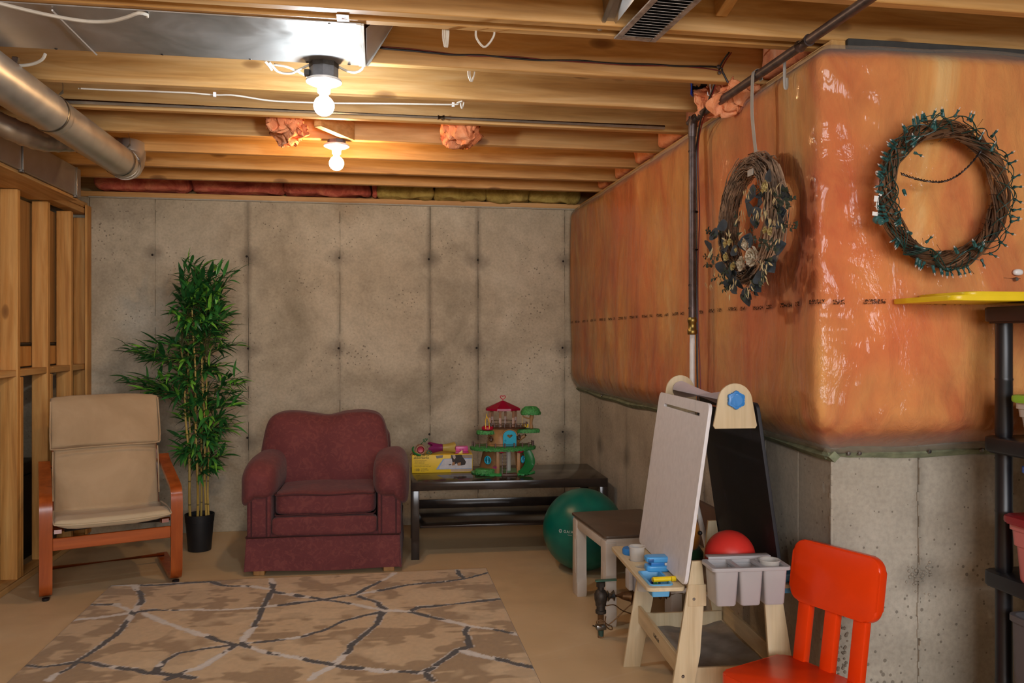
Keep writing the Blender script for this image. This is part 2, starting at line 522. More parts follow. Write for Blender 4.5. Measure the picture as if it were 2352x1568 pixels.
t = NT('whiteboard_paint'); v = t.mapping(); n1 = t.noise(v, 40, 3); n2 = t.noise(t.mapping((3, 3, 1)), 4, 3, 0.5, 1)
M_WBOARD = t.fin(t.mix(t.ramp(n2, [(0.62, 0.0), (0.72, 0.25)]), t.ramp(n1, [(0.3, 'D4D1D1'), (0.7, 'DEDBDB')]), '8E8A88'), 0.45)
t = NT('blackboard_paint'); v = t.mapping(); n1 = t.noise(v, 12, 4); n2 = t.noise(t.mapping((8, 8, 2)), 3, 3, 0.5, 1)
M_BBOARD = t.fin(t.mix(t.ramp(n2, [(0.66, 0.0), (0.78, 0.25)]), t.ramp(n1, [(0.3, '0E0E14'), (0.7, '16161E')]), '4A4654'), 0.6)
t = NT('translucent_cup'); b = t.b
M_CUP = t.fin('D8D4CC', 0.25, **{'Alpha': 0.45, 'Transmission Weight': 0.0})
M_GREYCADDY = plastic('grey_plastic', 'A8A5A6', 0.35)
M_SKY = plastic('light_blue_plastic', '5FA8D8', 0.35)
M_SKYD = plastic('blue_plastic', '2F7FC8', 0.35)
M_ORANGE = plastic('orange_plastic', 'E03A04', 0.33)
M_REDBALL = plastic('red_rubber', 'D8352C', 0.4)
M_YELLOW = plastic('yellow_plastic', 'E3C41C', 0.35)
M_PAPER = simple('white_paper', 'D8CFD4', 0.7, 0, 0.02)
# ------------------------------------------------------------------ the room
XW, YC, YB = 1.517, 2.55, 6.02        # side wall face, corner of the bump-out, back wall face
floor = struct('floor')
bm = BM(); box(bm, -3.4, 4.2, -3.2, 6.3, -0.1, 0.0); obj('floor_slab', bm, M_FLOOR, floor)

wb = struct('wall_back')
seams = [-3.4, -1.95, -1.522, -0.897, -0.262, 0.387, 0.742, 1.40, 1.75]
for i, (a, b) in enumerate(zip(seams, seams[1:])):
    if a == -3.4: b = -1.95
    dy = random.uniform(-0.0012, 0.0012)
    bm = BM(); box(bm, a + 0.001, b - 0.001, YB + dy, YB + 0.25, 0, 2.34, 0.0025, 1)
    obj('concrete_panel', bm, M_CONC, wb)
bm = BM()  # thin fins of slurry that squeezed out at the joints
for s in seams[2:-1]:
    z = 0.02
    while z < 2.3:
        L = random.uniform(0.03, 0.10)
        if random.random() < 0.62:
            w_ = random.uniform(0.0015, 0.004); jx = random.uniform(-0.002, 0.002)
            box(bm, s - w_ + jx, s + w_ + jx, YB - random.uniform(0.001, 0.004), YB + 0.01, z, z + L)
        z += L
obj('formwork_ridge', bm, M_CONC, wb, kind='stuff')
M_HOLE = simple('tie_hole_dark', '2A241F', 0.9)
for x in (-1.535, -0.905, -0.27, 0.378, 0.735, 1.386):
    for z in (1.945, 1.293, 0.66):
        bm = BM(); lathe(bm, [(0.0, 0.0), (0.005, 0.0), (0.0065, 0.002), (0.008, 0.0), (0.008, -0.006)], 10, (x + random.uniform(-.006, .006), YB - 0.002, z), Matrix.Rotation(R(90), 4, 'X'))
        obj('tie_hole', bm, M_HOLE, wb)
bm = BM(); box(bm, -3.4, 1.75, YB - 0.004, YB + 0.2, 2.34, 2.378, 0.002, 1); obj('sill_plate', bm, M_JOIST, wb)
bm = BM(); box(bm, -1.95, 1.5, YB - 0.02, YB + 0.0, 2.331, 2.341); obj('sill_strip', bm, simple('grey_gasket', 'A8A496', 0.8), wb)

# right-hand concrete (return of the bump-out, and its front face)
ws = struct('wall_right')
bm = BM(); box(bm, XW + 0.05, 4.2, YC - 0.02, YC - 0.001, 2.318, 2.379, 0.003, 1); obj('sill_strip', bm, simple('dark_gap_shade', '3E3C38', 0.9), ws)  # dark strip standing in for the shaded gap along the top of the film
ys = [YC, 3.02, 3.63, 4.24, 4.85, 5.46, 6.02]
for i, (a, b) in enumerate(zip(ys, ys[1:])):
    a_ = a if i == 0 else a + 0.001
    bm = BM(); box(bm, XW + (0 if i == 0 else random.uniform(-.001, .001)), XW + 0.22, a_ if i else YC + 0.2205, b - 0.001, 0, 2.34, 0.0025, 1)
    obj('concrete_panel', bm, M_CONC_S, ws)
wf = struct('wall_front_of_bumpout'); wf.name = 'wall_front'
xs = [XW, 1.842, 2.452, 3.062, 3.672, 4.2]
for i, (a, b) in enumerate(zip(xs, xs[1:])):
    bm = BM(); box(bm, a if i == 0 else a + 0.001, b - 0.001, YC + 0.0005, YC + 0.22, 0, 2.34, 0.0025, 1)
    obj('concrete_panel', bm, M_CONC_F, wf)
bm = BM()
z = 0.02
while z < 0.99:   # ragged ridge at the joint of the front face
    L = random.uniform(0.012, 0.04); w_ = random.uniform(0.002, 0.0055); jx = random.uniform(-0.003, 0.003)
    if random.random() < 0.86: box(bm, 1.842 - w_ + jx, 1.842 + w_ + jx, YC - random.uniform(0.003, 0.008), YC + 0.01, z, z + L)
    z += L
for k in range(70):   # honeycombed lumps round the tie
    a = random.uniform(0, 6.28); rr = abs(random.gauss(0, 0.03)); s = random.uniform(0.003, 0.008)
    bmesh.ops.create_icosphere(bm, subdivisions=1, radius=s, matrix=Matrix.Translation((1.842 + rr * math.cos(a), YC, 0.55 + rr * math.sin(a) * 1.2)))
obj('formwork_ridge', bm, M_CONC_F, wf, kind='stuff')
bm = BM()
for k in range(90):   # rough aggregate at the foot of the corner
    s = random.uniform(0.003, 0.007)
    bmesh.ops.create_icosphere(bm, subdivisions=1, radius=s, matrix=Matrix.Translation((XW + random.uniform(0, 0.06), YC - 0.001, random.uniform(0.05, 0.45))))
obj('exposed_aggregate', bm, simple('aggregate', '8A8070', 0.9, 0, 0.2, 60), wf, kind='stuff')
bm = BM(); z = 0.05
while z < 0.97:
    L = random.uniform(0.01, 0.03)
    if random.random() < 0.8: s = random.uniform(0.002, 0.005); box(bm, XW - s, XW + 0.004, YC - s, YC + 0.004, z, z + L)
    z += L
obj('corner_ridge', bm, M_CONC_S, ws, kind='stuff')
bm = BM(); box(bm, XW, XW + 0.1, YC, 6.05, 2.34, 2.378, 0.002, 1); obj('sill_plate', bm, M_JOISTY, ws); bm = BM(); box(bm, XW + 0.101, 4.2, YC, YC + 0.1, 2.34, 2.378, 0.002, 1); obj('sill_plate', bm, M_JOISTY, ws)

# insulation batt and its polythene film: one surface swept round the corner
def wall_path(s, b1, b2, rad=0.05):
    """s: metres along the wall from the back wall to the right, returns x, y, nx, ny (bulge included)"""
    L1 = YB - YC + b2 * 0
    return L1


def sheet(name, off, mat, parent, ds, amp, seed, z0, z1, kind=None):
    rc = 0.05; L1 = YB - 0.012 - YC + rc; L2 = 2.6
    S = np.concatenate([np.arange(0, L1 - rc, ds), np.arange(L1 - rc, L1 + rc, 0.008), np.arange(L1 + rc, L1 + L2, ds)])
    Zn = np.linspace(0, 1, 84)
    X = np.zeros((len(S), len(Zn))); Y = X.copy(); Z = X.copy()
    for i, s in enumerate(S):
        d = s - L1
        if d < -rc: bx, by, nx, ny = XW, YB - 0.012 - s, -1, 0
        elif d > rc: bx, by, nx, ny = XW + d - rc, YC, 0, -1
        else:
            a = (d + rc) / (2 * rc) * math.pi / 2; c_, s__ = math.cos(a), math.sin(a); k_ = (c_ ** 9 + s__ ** 9) ** (1 / 9)
            nx, ny = -c_ / k_, -s__ / k_; bx, by = XW, YC
        for j, q in enumerate(Zn):
            z = z0 + (z1 - z0) * q
            t_ = min(q * (z1 - z0) / 0.13, 1.0); u_ = min((1 - q) * (z1 - z0) / 0.07, 1.0)
            prof = math.sin(t_ * math.pi / 2) ** 0.75 * (0.35 + 0.65 * math.sin(u_ * math.pi / 2) ** 0.8)
            bw = 0.085 if d < 0 else 0.14
            if abs(d) < 0.15: bw = 0.085 + (0.14 - 0.085) * (d + 0.15) / 0.3
            endt = min(s / 0.05, 1.0); bwe = bw * (0.45 + 0.55 * math.sin(endt * math.pi / 2))
            p = Vector((s * 1.0, z * 0.5, seed))
            n1 = noise.noise(Vector((s * 2.2, z * 1.3, seed))) * 0.022
            n2 = noise.noise(Vector((s * 7, z * 2.2, seed + 3))) * 0.009
            # near the bottom: gathers
            g = max(0, 1 - q * 4.0)
            n3 = noise.noise(Vector((s * 16, z * 5 - s * 2, seed + 5))) * 0.010 * (0.25 + g)
            crn = math.exp(-(d / 0.13) ** 2)
            rid = (1 - abs(noise.noise(Vector((s * 14 + z * 5, z * 9, seed + 9)))) * 2.2)
            n4 = rid * 0.011 * crn * amp
            b = bwe * prof + (n1 + n2 + n3) * min(prof * 1.2, 1) + n4 * prof + off
            X[i, j] = bx + nx * b; Y[i, j] = by + ny * b; Z[i, j] = z + (noise.noise(Vector((s * 3, 0, seed + 2))) * 0.012 if j in (0, 83) else 0)
    return grid_mesh(name, X, Y, Z, mat, parent, kind)


sheet('insulation_batt', 0.0, M_WOOL, ws, 0.022, 0.0, 1.3, 1.0, 2.335)
sheet('polythene_film', 0.006, M_FILM, ws, 0.015, 1.0, 1.3, 0.975, 2.345)
# greenish batten that pins the film along the bottom (slightly wavy), on both faces
pts = []
for k in range(36):
    y = YB - 0.01 - k * (YB - YC + 0.03) / 35; pts.append((XW - 0.012, y, 0.982 + 0.010 * math.sin(y * 2.2) + 0.004 * math.sin(y * 9)))
bm = BM(); tube(bm, pts, 0.021, 4, flat=0.9); obj('batten', bm, M_GREENWOOD, ws, smooth=False)
pts = [(XW - 0.03 + k * 0.09, YC - 0.012, 0.980 + 0.004 * math.sin(k * 1.3)) for k in range(29)]
bm = BM(); tube(bm, pts, 0.021, 4, flat=0.9); obj('batten', bm, M_GREENWOOD, ws, smooth=False)
for (x, y, rz) in [(XW - 0.03, 3.0, 90), (XW - 0.03, 3.7, 90), (XW - 0.03, 5.3, 90), (1.60, YC - 0.03, 0), (1.56, YC - 0.03, 0), (2.06, YC - 0.03, 0), (1.86, YC - 0.03, 0)]:
    bm = BM(); lathe(bm, [(0.0, 0.008), (0.006, 0.007), (0.009, 0.002), (0.009, 0.0)], 10, (x, y, 0.982), Matrix.Rotation(R(90), 4, 'X') if rz == 0 else Matrix.Rotation(R(-90), 4, 'Y'))
    obj('washer', bm, M_STEEL, ws)

# ceiling: subfloor, joists
ce = struct('ceiling')
bm = BM(); box(bm, -3.4, 4.2, -3.2, 6.3, 2.618, 2.66); obj('subfloor', bm, M_OSB, ce)
JZ0, JZ1 = 2.38, 2.615
bm = BM(); box(bm, -3.4, 0, -0.038, 0, JZ0, JZ1, 0.002, 1)
box_l = None
bm.free()
def joist(y, x0=-3.4, x1=1.70):
    bm = BM(); box(bm, x0, x1, y - 0.038, y, JZ0, JZ1, 0.003, 1)
    o = obj('joist', bm, M_JOIST, ce); return o
for y in (3.09, 3.49, 3.88, 4.296, 4.72, 5.136, 5.52): joist(y)
for y in (2.60, 2.68): joist(y, x1=4.2)
for y in (2.285, 1.87, 1.46, 1.05, 0.64, 0.23, -0.18, -0.59, -1.0, -1.41, -1.82, -2.23, -2.64): joist(y, x1=4.2)
bm = BM(); box(bm, 1.66, 1.70, YC + 0.14, 6.2, JZ0, JZ1); obj('rim_board', bm, M_JOISTY, ce)
bm = BM(); box(bm, -3.4, 1.7, YB + 0.14, YB + 0.18, JZ0, JZ1); obj('rim_board', bm, M_JOIST, ce)


def batt(name, x0, x1, y0, y1, z0, z1, mat, parent, seed, amp=0.02, n=8, p=8):
    bm = BM()
    def fn(q):
        w = Vector((q.x * 9 + seed, q.y * 9, q.z * 9))
        return q + Vector((noise.noise(w), noise.noise(w + Vector((7, 0, 0))), noise.noise(w + Vector((0, 9, 0))))) * amp + Vector((noise.noise(w * 3), noise.noise(w * 3.1), noise.noise(w * 2.9))) * amp * 0.4
    soft(bm, x1 - x0, y1 - y0, z1 - z0, n, p, ((x0 + x1) / 2, (y0 + y1) / 2, (z0 + z1) / 2), fn)
    return obj(name, bm, mat, parent, angle=180)
jy = [2.68, 3.09, 3.49, 3.88, 4.296, 4.72, 5.136, 5.52]
for i, (a, b) in enumerate(zip(jy, jy[1:])):
    batt('insulation_batt', 1.50, 1.64, a + 0.008, b - 0.044, 2.39, 2.61, M_WOOL_O, ce, i * 3.1, 0.012, 8)
x = -1.9; k = 0
while x < 0.0:
    b = x + 0.62; batt('insulation_batt', x, min(b, 0.0), YB - 0.06, YB + 0.11, 2.386, 2.60, M_WOOL_P, ce, k * 2.3 + 50, 0.022, 12); x = b; k += 1
for (a, b) in ((0.0, 0.42), (0.42, 0.80), (0.80, 1.12), (1.12, 1.52)):
    batt('insulation_batt', a, b, YB - 0.07 , YB + 0.10, 2.378, 2.60, M_WOOL_Y, ce, a * 7 + 90, 0.024, 12)
# blocking and braces
bm = BM(); box(bm, 1.10, 1.14, 2.29, 2.56, 2.44, 2.61, 0.002, 1, TM((1.12, 2.5, 2.5), rx=R(-14)) @ TM((-1.12, -2.5, -2.5))); obj('blocking', bm, M_JOISTY, ce)
bm = BM(); box(bm, -0.019, 0.019, -0.15, 0.15, 0, 0.09, 0, 1, TM((-0.203, 4.13, 2.377), rz=R(-30))); obj('brace', bm, M_JOISTY, ce)

# left stud wall
wl = struct('wall_left')
PZ = 2.188
def stud(y, z0=0.038, z1=PZ, x0=-2.04, x1=-1.95):
    bm = BM(); box(bm, x0, x1, y, y + 0.038, z0, z1, 0.003, 1); return obj('stud', bm, M_STUD, wl)
for y in (4.88, 5.30, 5.68, 5.978, 4.47, 4.07, 3.66, 3.25, 2.84, 2.43, 2.02, 1.6, 1.2, 0.8, 0.4, 0, -0.4, -0.8, -1.2, -1.6, -2, -2.4, -2.8):
    stud(y, z1=PZ if y > 3.2 else 2.38)
for y in (4.92, 5.34): stud(y + 0.001, z1=1.15)
bm = BM(); box(bm, -2.04, -1.95, -3.0, 6.0, 0, 0.038, 0.003, 1); obj('bottom_plate', bm, M_JOISTY, wl)
bm = BM(); box(bm, -2.04, -1.955, 3.2, 6.0, 2.21, 2.25, 0.003, 1); obj('top_plate', bm, M_JOISTY, wl)
bm = BM(); box(bm, -2.04, -1.955, 3.2, 6.0, 2.251, 2.29, 0.003, 1); obj('top_plate', bm, M_JOISTY, wl)
ly = [3.25, 3.66, 4.07, 4.47, 4.88, 5.30, 5.68, 5.978]
for a, b in zip(ly, ly[1:]):
    bm = BM(); box(bm, -2.04, -1.955, a + (0.038 if b < 5 else 0.038), b, 1.155, 1.192, 0.003, 1); obj('blocking', bm, M_JOISTY, wl)
for a, b in zip(ly[3:], ly[4:]):
    bm = BM(); box(bm, -2.075, -2.055, a + 0.05, b + 0.03, 1.34, 2.18, 0.002, 1); obj('sheathing_panel', bm, M_PANELW, wl)
    bm = BM(); box(bm, -2.085, -2.045, a + 0.05, b + 0.02, 1.20, 1.32, 0.003, 1); obj('ledger', bm, M_STUD, wl)
    bm = BM(); box(bm, -2.08, -2.044, a + 0.05, b + 0.02, 1.33, 1.338); obj('ledger_gap', bm, M_DARKMETAL, wl)
bm = BM(); box(bm, -1.95, -1.935, 5.93, 6.015, 0.038, PZ + 0.08, 0.002, 1); obj('trim_board', bm, M_STUD, wl)
# soffit board under the plenum
bm = BM(); box(bm, -2.04, -1.77, 3.2, 5.26, 2.19, 2.208, 0.002, 1); obj('soffit_board', bm, M_JOISTY, wl)
# far side of the stud wall and rear of the cellar
wo = struct('wall_far_left'); bm = BM(); box(bm, -3.4, -3.2, -3.2, 6.02, 0, 2.6); obj('concrete_panel', bm, M_CONC_S, wo)
wr = struct('wall_rear'); bm = BM(); box(bm, -3.4, 4.2, -3.3, -3.2, 0, 2.6); obj('concrete_panel', bm, M_CONC, wr)
wr2 = struct('wall_far_right'); bm = BM(); box(bm, 4.2, 4.3, -3.2, 2.8, 0, 2.6); obj('concrete_panel', bm, M_CONC_S, wr2)
bm = BM(); box(bm, -2.062, -2.05, -3.2, 3.2, 0, 2.5); obj('sheathing_panel', bm, M_PANELW, wl)
# ------------------------------------------------------------------ things fixed to the ceiling
def lamp(loc, tall, mat_bulb, label, name='bulb_holder'):
    g = thing('light_fixture', label, 'light', loc)
    zt = 0.0
    h = 0.065 if tall else 0.022
    if tall:   # octagonal steel box
        bm = BM(); lathe(bm, [(0.052, 0.0), (0.052, -h)], 8); obj('junction_box', bm, M_BOXGREY, g, angle=20)
        bm = BM(); lathe(bm, [(0.0535, -0.001), (0.0535, -0.022)], 8); obj('box_collar', bm, M_DARKMETAL, g, angle=20)
        bm = BM(); box(bm, -0.07, -0.05, -0.012, 0.012, -0.055, -0.032, 0.002, 1); obj('cable_clamp', bm, M_DARKMETAL, g)
    else:
        bm = BM(); lathe(bm, [(0.046, 0.0), (0.046, -h)], 8); obj('junction_box', bm, M_BOXGREY, g, angle=20)
    z = -h
    bm = BM(); lathe(bm, [(0.0, z), (0.062, z), (0.065, z - 0.004), (0.064, z - 0.010), (0.050, z - 0.017), (0.030, z - 0.022), (0.024, z - 0.030), (0.0225, z - 0.048), (0.019, z - 0.050), (0.0, z - 0.050)], 32)
    obj('lampholder', bm, M_PORC, g)
    bm = BM(); lathe(bm, [(0.0, z - 0.0505), (0.0165, z - 0.0505), (0.0165, z - 0.058), (0.019, z - 0.066)], 20, caps=False); obj('bulb_neck', bm, M_PORC, g)
    zc = z - 0.096
    bm = BM(); pr = [(0.0, zc - 0.037)]
    for k in range(1, 14):
        a = -90 + k * 11.6; pr.append((0.037 * math.cos(R(a)), zc + 0.037 * math.sin(R(a))))
    pr.append((0.0175, z - 0.066)); lathe(bm, pr, 20, caps=False)
    obj('bulb', bm, mat_bulb, g)
    return g


lamp((-0.191, 3.07, 2.38), True, emit('bulb_glow_cool', BULB_COOL, P1), 'bare white glowing bulb hanging under tall grey steel box beside the metal duct sheet')
lamp((-0.203, 4.277, 2.38), False, emit('bulb_glow_warm', BULB_WARM, P2), 'bare warm yellow glowing bulb in shallow porcelain holder nearer the back wall')
lamp((-0.2, 0.55, 2.38), False, emit('bulb_glow_soft', BULB_SOFT, P3), 'bare bulb in porcelain holder at the middle of the cellar ceiling')
lamp((-0.2, -1.80, 2.38), False, emit('fill_bulb_glow', BULB_SOFT, P4), 'added fill bulb in porcelain holder at the far rear end of the cellar ceiling')  # unseen bulb added at the rear for fill

# sheet-metal panning over one joist bay, with the boot that closes it
pn = thing('duct_sheet', 'wide flat galvanised sheet closing a joist bay above the first bulb', 'duct', (-1.2, 2.9, 2.378))
bxo('sheet', -2.0, 1.150, -0.235, 0.172, -0.0035, 0, M_GALV, pn)
bm = BM(); box(bm, 1.150, 1.160, -0.235, 0.172, -0.007, 0.0, 0.001, 1); box(bm, 1.135, 1.150, -0.235, 0.172, -0.006, -0.0035); obj('end_flange', bm, M_GALV2, pn)
bm = BM()
a = [bm.verts.new(p) for p in ((1.160, 0.172, -0.003), (1.165, -0.20, -0.003), (1.36, -0.16, 0.20), (1.22, 0.150, 0.20))]
bm.faces.new(a)
r_ = bmesh.ops.extrude_face_region(bm, geom=list(bm.faces)); [setattr(v, 'co', v.co + Vector((0.004, 0, 0.003))) for v in r_['geom'] if isinstance(v, bmesh.types.BMVert)]
obj('boot', bm, M_GALV, pn, smooth=False)
bm = BM(); tube(bm, [(1.165, 0.165, -0.003), (1.22, 0.08, 0.06), (1.34, -0.13, 0.2)], 0.006, 6); obj('boot_seam', bm, M_GALV2, pn)
for (px, py) in ((0.95, 0.162), (0.75, 0.163), (1.10, 0.162), (0.45, 0.163), (0.1, 0.163), (-0.3, 0.163), (-0.1, -0.22), (0.5, -0.225), (1.05, -0.225)):
    bm = BM(); lathe(bm, [(0.0, -0.006), (0.004, -0.006), (0.006, -0.0035)], 8, (px, py, 0)); obj('screw', bm, M_DARKMETAL, pn)
# a thin white rod across the sheet and the sagging white cable
wd = bpy.data.objects.new
bm = BM(); tube(bm, [(-1.02, 2.70, 2.368), (-0.93, 3.05, 2.368)], 0.0032, 6)
p0 = floor_pt(120, 22, 2.37) ; p1 = floor_pt(222, 124, 2.37)
bm.free(); bm = BM(); tube(bm, [(p0[0], p0[1], 2.368), (p1[0], p1[1], 2.368)], 0.003, 6)
tag(obj('thin_rod', bm, M_PORC), 'thin white rod lying diagonally across the flat duct sheet', 'rod')


def cable(name, px, zs, r, mat, label, parent=None, sub=6, dz=0):
    pts = []
    for (x, y), z in zip(px, zs):
        q = floor_pt(x, y, z); pts.append((q[0], q[1], z + dz))
    bm = BM(); tube(bm, spline(pts, sub), r, 7)
    o = obj(name, bm, mat, parent)
    if label: tag(o, label, 'cable')
    return o


cable('cable', [(-60, -8), (0, 8), (100, 32), (190, 48), (250, 49), (290, 40), (318, 30), (336, 33), (338, 38)], [2.36, 2.352, 2.345, 2.342, 2.345, 2.35, 2.358, 2.365, 2.372], 0.0055, M_CABLE, 'thick white cable sagging under left end of the flat duct sheet')
cable('cable', [(-40, 140), (30, 150), (70, 148), (95, 138), (104, 124)], [2.355, 2.352, 2.352, 2.36, 2.376], 0.0055, M_CABLE, 'short white cable curving past the round pipe at left')
bm = BM(); q = floor_pt(36, 148, 2.353); box(bm, q[0] - 0.01, q[0] + 0.01, q[1] - 0.01, q[1] + 0.012, 2.345, 2.379, 0.002, 1)
tag(obj('cable_clip', bm, M_STEEL), 'small metal clip holding the short cable by the round pipe', 'clip')
# loops at the first lamp
cable('cable', [(617, 142), (626, 152), (640, 165), (668, 168), (690, 158), (712, 148)], [2.379, 2.372, 2.36, 2.352, 2.358, 2.372], 0.0045, M_CABLE, 'white cable looping down just left of the first bulb')
cable('cable', [(630, 148), (655, 152), (680, 162), (700, 172), (709, 178)], [2.375, 2.368, 2.358, 2.35, 2.345], 0.0045, M_CABLE, 'white cable running into side clamp of the first bulb box')
cable('cable', [(776, 152), (795, 162), (815, 166), (830, 160), (837, 150)], [2.372, 2.360, 2.354, 2.362, 2.377], 0.0045, M_CABLE, 'white cable looping out right of the first bulb box')
cable('cable', [(608, 140), (617, 150), (624, 160)], [2.379, 2.374, 2.372], 0.0045, M_CABLE, 'pair of short white cable ends entering a hole by the duct sheet')
# long flat cable between two joists
cable('cable', [(180, 203), (240, 206), (330, 209), (430, 213), (493, 218), (540, 219), (620, 231), (700, 235), (780, 237), (900, 238), (1040, 240), (1050, 236), (1062, 232)],
      [2.378, 2.374, 2.372, 2.371, 2.372, 2.372, 2.368, 2.366, 2.366, 2.366, 2.368, 2.372, 2.378], 0.0035, M_CABLE, 'long flat white cable stapled along joists from duct to middle')
for (x, y) in ((493, 217), (1041, 240)):
    q = floor_pt(x, y, 2.37); bm = BM(); box(bm, q[0] - 0.006, q[0] + 0.006, q[1] - 0.005, q[1] + 0.005, 2.360, 2.379, 0.001, 1)
    tag(obj('cable_staple', bm, M_PORC), 'small white staple holding the long flat cable ' + ('near the round duct' if x < 800 else 'at its right end'), 'clip')
# loops hanging through the joists
def loop(px, z0, drop, w_, n, label):
    q = floor_pt(px[0], px[1], z0); g = thing('cable_loop', label, 'cable', (q[0], q[1], z0))
    for k in range(n):
        s = w_ * (1 - 0.25 * k) ; dx = 0.004 * k
        bm = BM(); tube(bm, spline([(-s + dx, 0.01, 0.02), (-s * 1.05 + dx, 0.01, -drop * 0.4), (-s * 0.2 + dx, 0.015, -drop), (s * 0.5 + dx, 0.018, -drop * 0.75), (s * 1.1 + dx, 0.012, -drop * 0.15), (s + dx, 0.012, 0.02)], 6), 0.0036 if n == 1 else 0.0026, 7)
        obj('strand', bm, M_CABLE, g)
loop((1115, 70), 2.38, 0.048, 0.028, 1, 'single wide white cable loop below the doubled joist')
loop((1023, 68), 2.38, 0.05, 0.007, 3, 'bunched white cable strands hanging below the doubled joist')
loop((1083, 162), 2.38, 0.035, 0.011, 2, 'small white cable loop under the joist beyond the duct sheet')
loop((1062, 232), 2.38, 0.026, 0.006, 1, 'tiny white cable hook at right end of the long flat cable')
for (x, y, L) in ((1060, 300, 0.05),):
    pass
# tufts of wool hanging down between joists
def tuft(name, x, y, z, sx, sz, seed, label):
    q = floor_pt(x, y, z); g = None
    bm = BM()
    def fn(v):
        w_ = v * 16 + Vector((seed, 0, 0))
        d = Vector((noise.noise(w_), noise.noise(w_ + Vector((5, 0, 0))), noise.noise(w_ + Vector((0, 5, 0))))) * 0.045
        w2 = v * 45 + Vector((seed, 0, 0))
        d2 = Vector((noise.noise(w2), noise.noise(w2 + Vector((5, 0, 0))), noise.noise(w2 + Vector((0, 5, 0))))) * 0.030
        return v + d + d2
    soft(bm, sx, 0.10 if y < 260 else 0.30, sz, 22, 2.6, (0, 0, 0), fn)
    o = obj(name, bm, M_WOOL_O, None, angle=180); o.location = (q[0], q[1], z); tag(o, label, 'insulation'); return o
tuft('wool_tuft', 661, 292, 2.395, 0.145, 0.11, 3.0, 'orange wool tuft hanging between joists left of the brace')
tuft('wool_tuft', 1060, 305, 2.385, 0.155, 0.11, 13.0, 'orange wool tuft crossed by a white cable, right of the bulbs')
cable('cable', [(1068, 293), (1064, 302), (1056, 309)], [2.40, 2.375, 2.365], 0.004, M_CABLE, 'short white cable end poking through the right wool tuft', dz=-0.01)
tuft('wool_tuft', 1650, 238, 2.36, 0.20, 0.10, 23.0, 'orange wool bulging behind the gas pipe near its bend')
tuft('wool_tuft', 1690, 225, 2.33, 0.18, 0.08, 33.0, 'orange wool bulging below the gas pipe beside the strap')
# steel conduit
bm = BM(); tube(bm, [(-1.35, 3.80, 2.392), (1.38, 3.80, 2.392)], 0.0105, 10); g = obj('conduit', bm, simple('conduit_zinc', 'B4B0A6', 0.4, 0.2)); tag(g, 'long thin grey steel conduit running along a joist behind the bulbs', 'pipe')
bm = BM(); tube(bm, [(0.28, 3.80, 2.392), (0.31, 3.80, 2.392)], 0.0125, 10); o = obj('coupling', bm, M_STEEL, g)

# round galvanised duct
rd = thing('round_duct', 'round galvanised duct running toward the back wall at top left', 'duct', (-1.315, 4.6, 2.285))
bm = BM(); lathe(bm, [(0.080, 0.0), (0.080, -0.85), (0.0785, -0.86), (0.0785, -2.6)], 40, M=Matrix.Rotation(R(-90), 4, 'X') , caps=False); bm.free()
def ypipe(bm, prof, n=40, c=(0, 0, 0)):
    lathe(bm, [(r, z) for r, z in prof], n, c, Matrix.Rotation(R(-90), 4, 'X'), caps=False)
bm = BM(); ypipe(bm, [(0.077, -1.02), (0.077, 0.0)]); obj('pipe_section', bm, M_GALV2, rd)
bm = BM(); ypipe(bm, [(0.0795, -3.6), (0.0795, -1.02), (0.0805, -1.00), (0.0795, -0.98), (0.0795, -0.96), (0.077, -0.955)]); obj('pipe_section', bm, M_GALV2, rd)
bm = BM()
e1 = []
for k in range(8):
    a = R(k * 11.5); e1.append((0.0, 0.0 + 0.09 * math.sin(a), 0.10 - 0.10 * math.cos(a)))
tube(bm, [(0, -0.03, 0)] + e1 + [(0, 0.10, 0.13)], [0.079] + [0.081, 0.079, 0.081, 0.079, 0.081, 0.079, 0.081, 0.079] + [0.079], 36, caps=False); obj('elbow', bm, M_GALV2, rd)
for (y, dx) in ((-0.10, 0.0), (-1.02, 0.02)):
    bm = BM(); a_ = [(0.081 * math.cos(R(a)), y, 0.081 * math.sin(R(a))) for a in range(-200, 61, 10)]
    pts = a_ + [(0.055, y, 0.085), (0.045, y + 0.03, 0.12), (0.03, y + 0.05, 0.16)]
    tube(bm, pts, 0.009, 6, flat=0.15); obj('hanger_strap', bm, M_STEEL, rd)
for (y, a) in ((-0.96, 200), (-0.06, 250), (-0.02, 20)):
    bm = BM(); bmesh.ops.create_icosphere(bm, subdivisions=1, radius=0.005, matrix=Matrix.Translation((0.08 * math.cos(R(a)), y, 0.08 * math.sin(R(a))))); obj('screw', bm, M_STEEL, rd)

# rectangular plenum
pl = thing('rectangular_duct', 'large rectangular galvanised duct on top of the stud wall at left', 'duct', (-1.95, 5.25, 2.215))
X1, Y0_, Y1_ = 0.195, -3.6, 0.02
bm = BM(); box(bm, 0.0, X1, Y0_, Y1_, -0.0055, 0.163, 0.002, 1); obj('duct_body', bm, M_GALV, pl)
for y in (-0.055, -0.80, -1.75, -2.7):
    bm = BM(); box(bm, X1 + 0.0005, X1 + 0.008, y - 0.006, y + 0.006, -0.016, 0.164, 0.002, 1); box(bm, X1 - 0.012, X1 + 0.008, y - 0.006, y + 0.006, -0.0125, -0.003); obj('seam_cleat', bm, M_GALV2, pl)
    bm = BM(); box(bm, X1 - 0.012, X1 + 0.006, y - 0.022, y + 0.016, -0.018, -0.0165); obj('drive_clip', bm, M_DARKMETAL, pl)
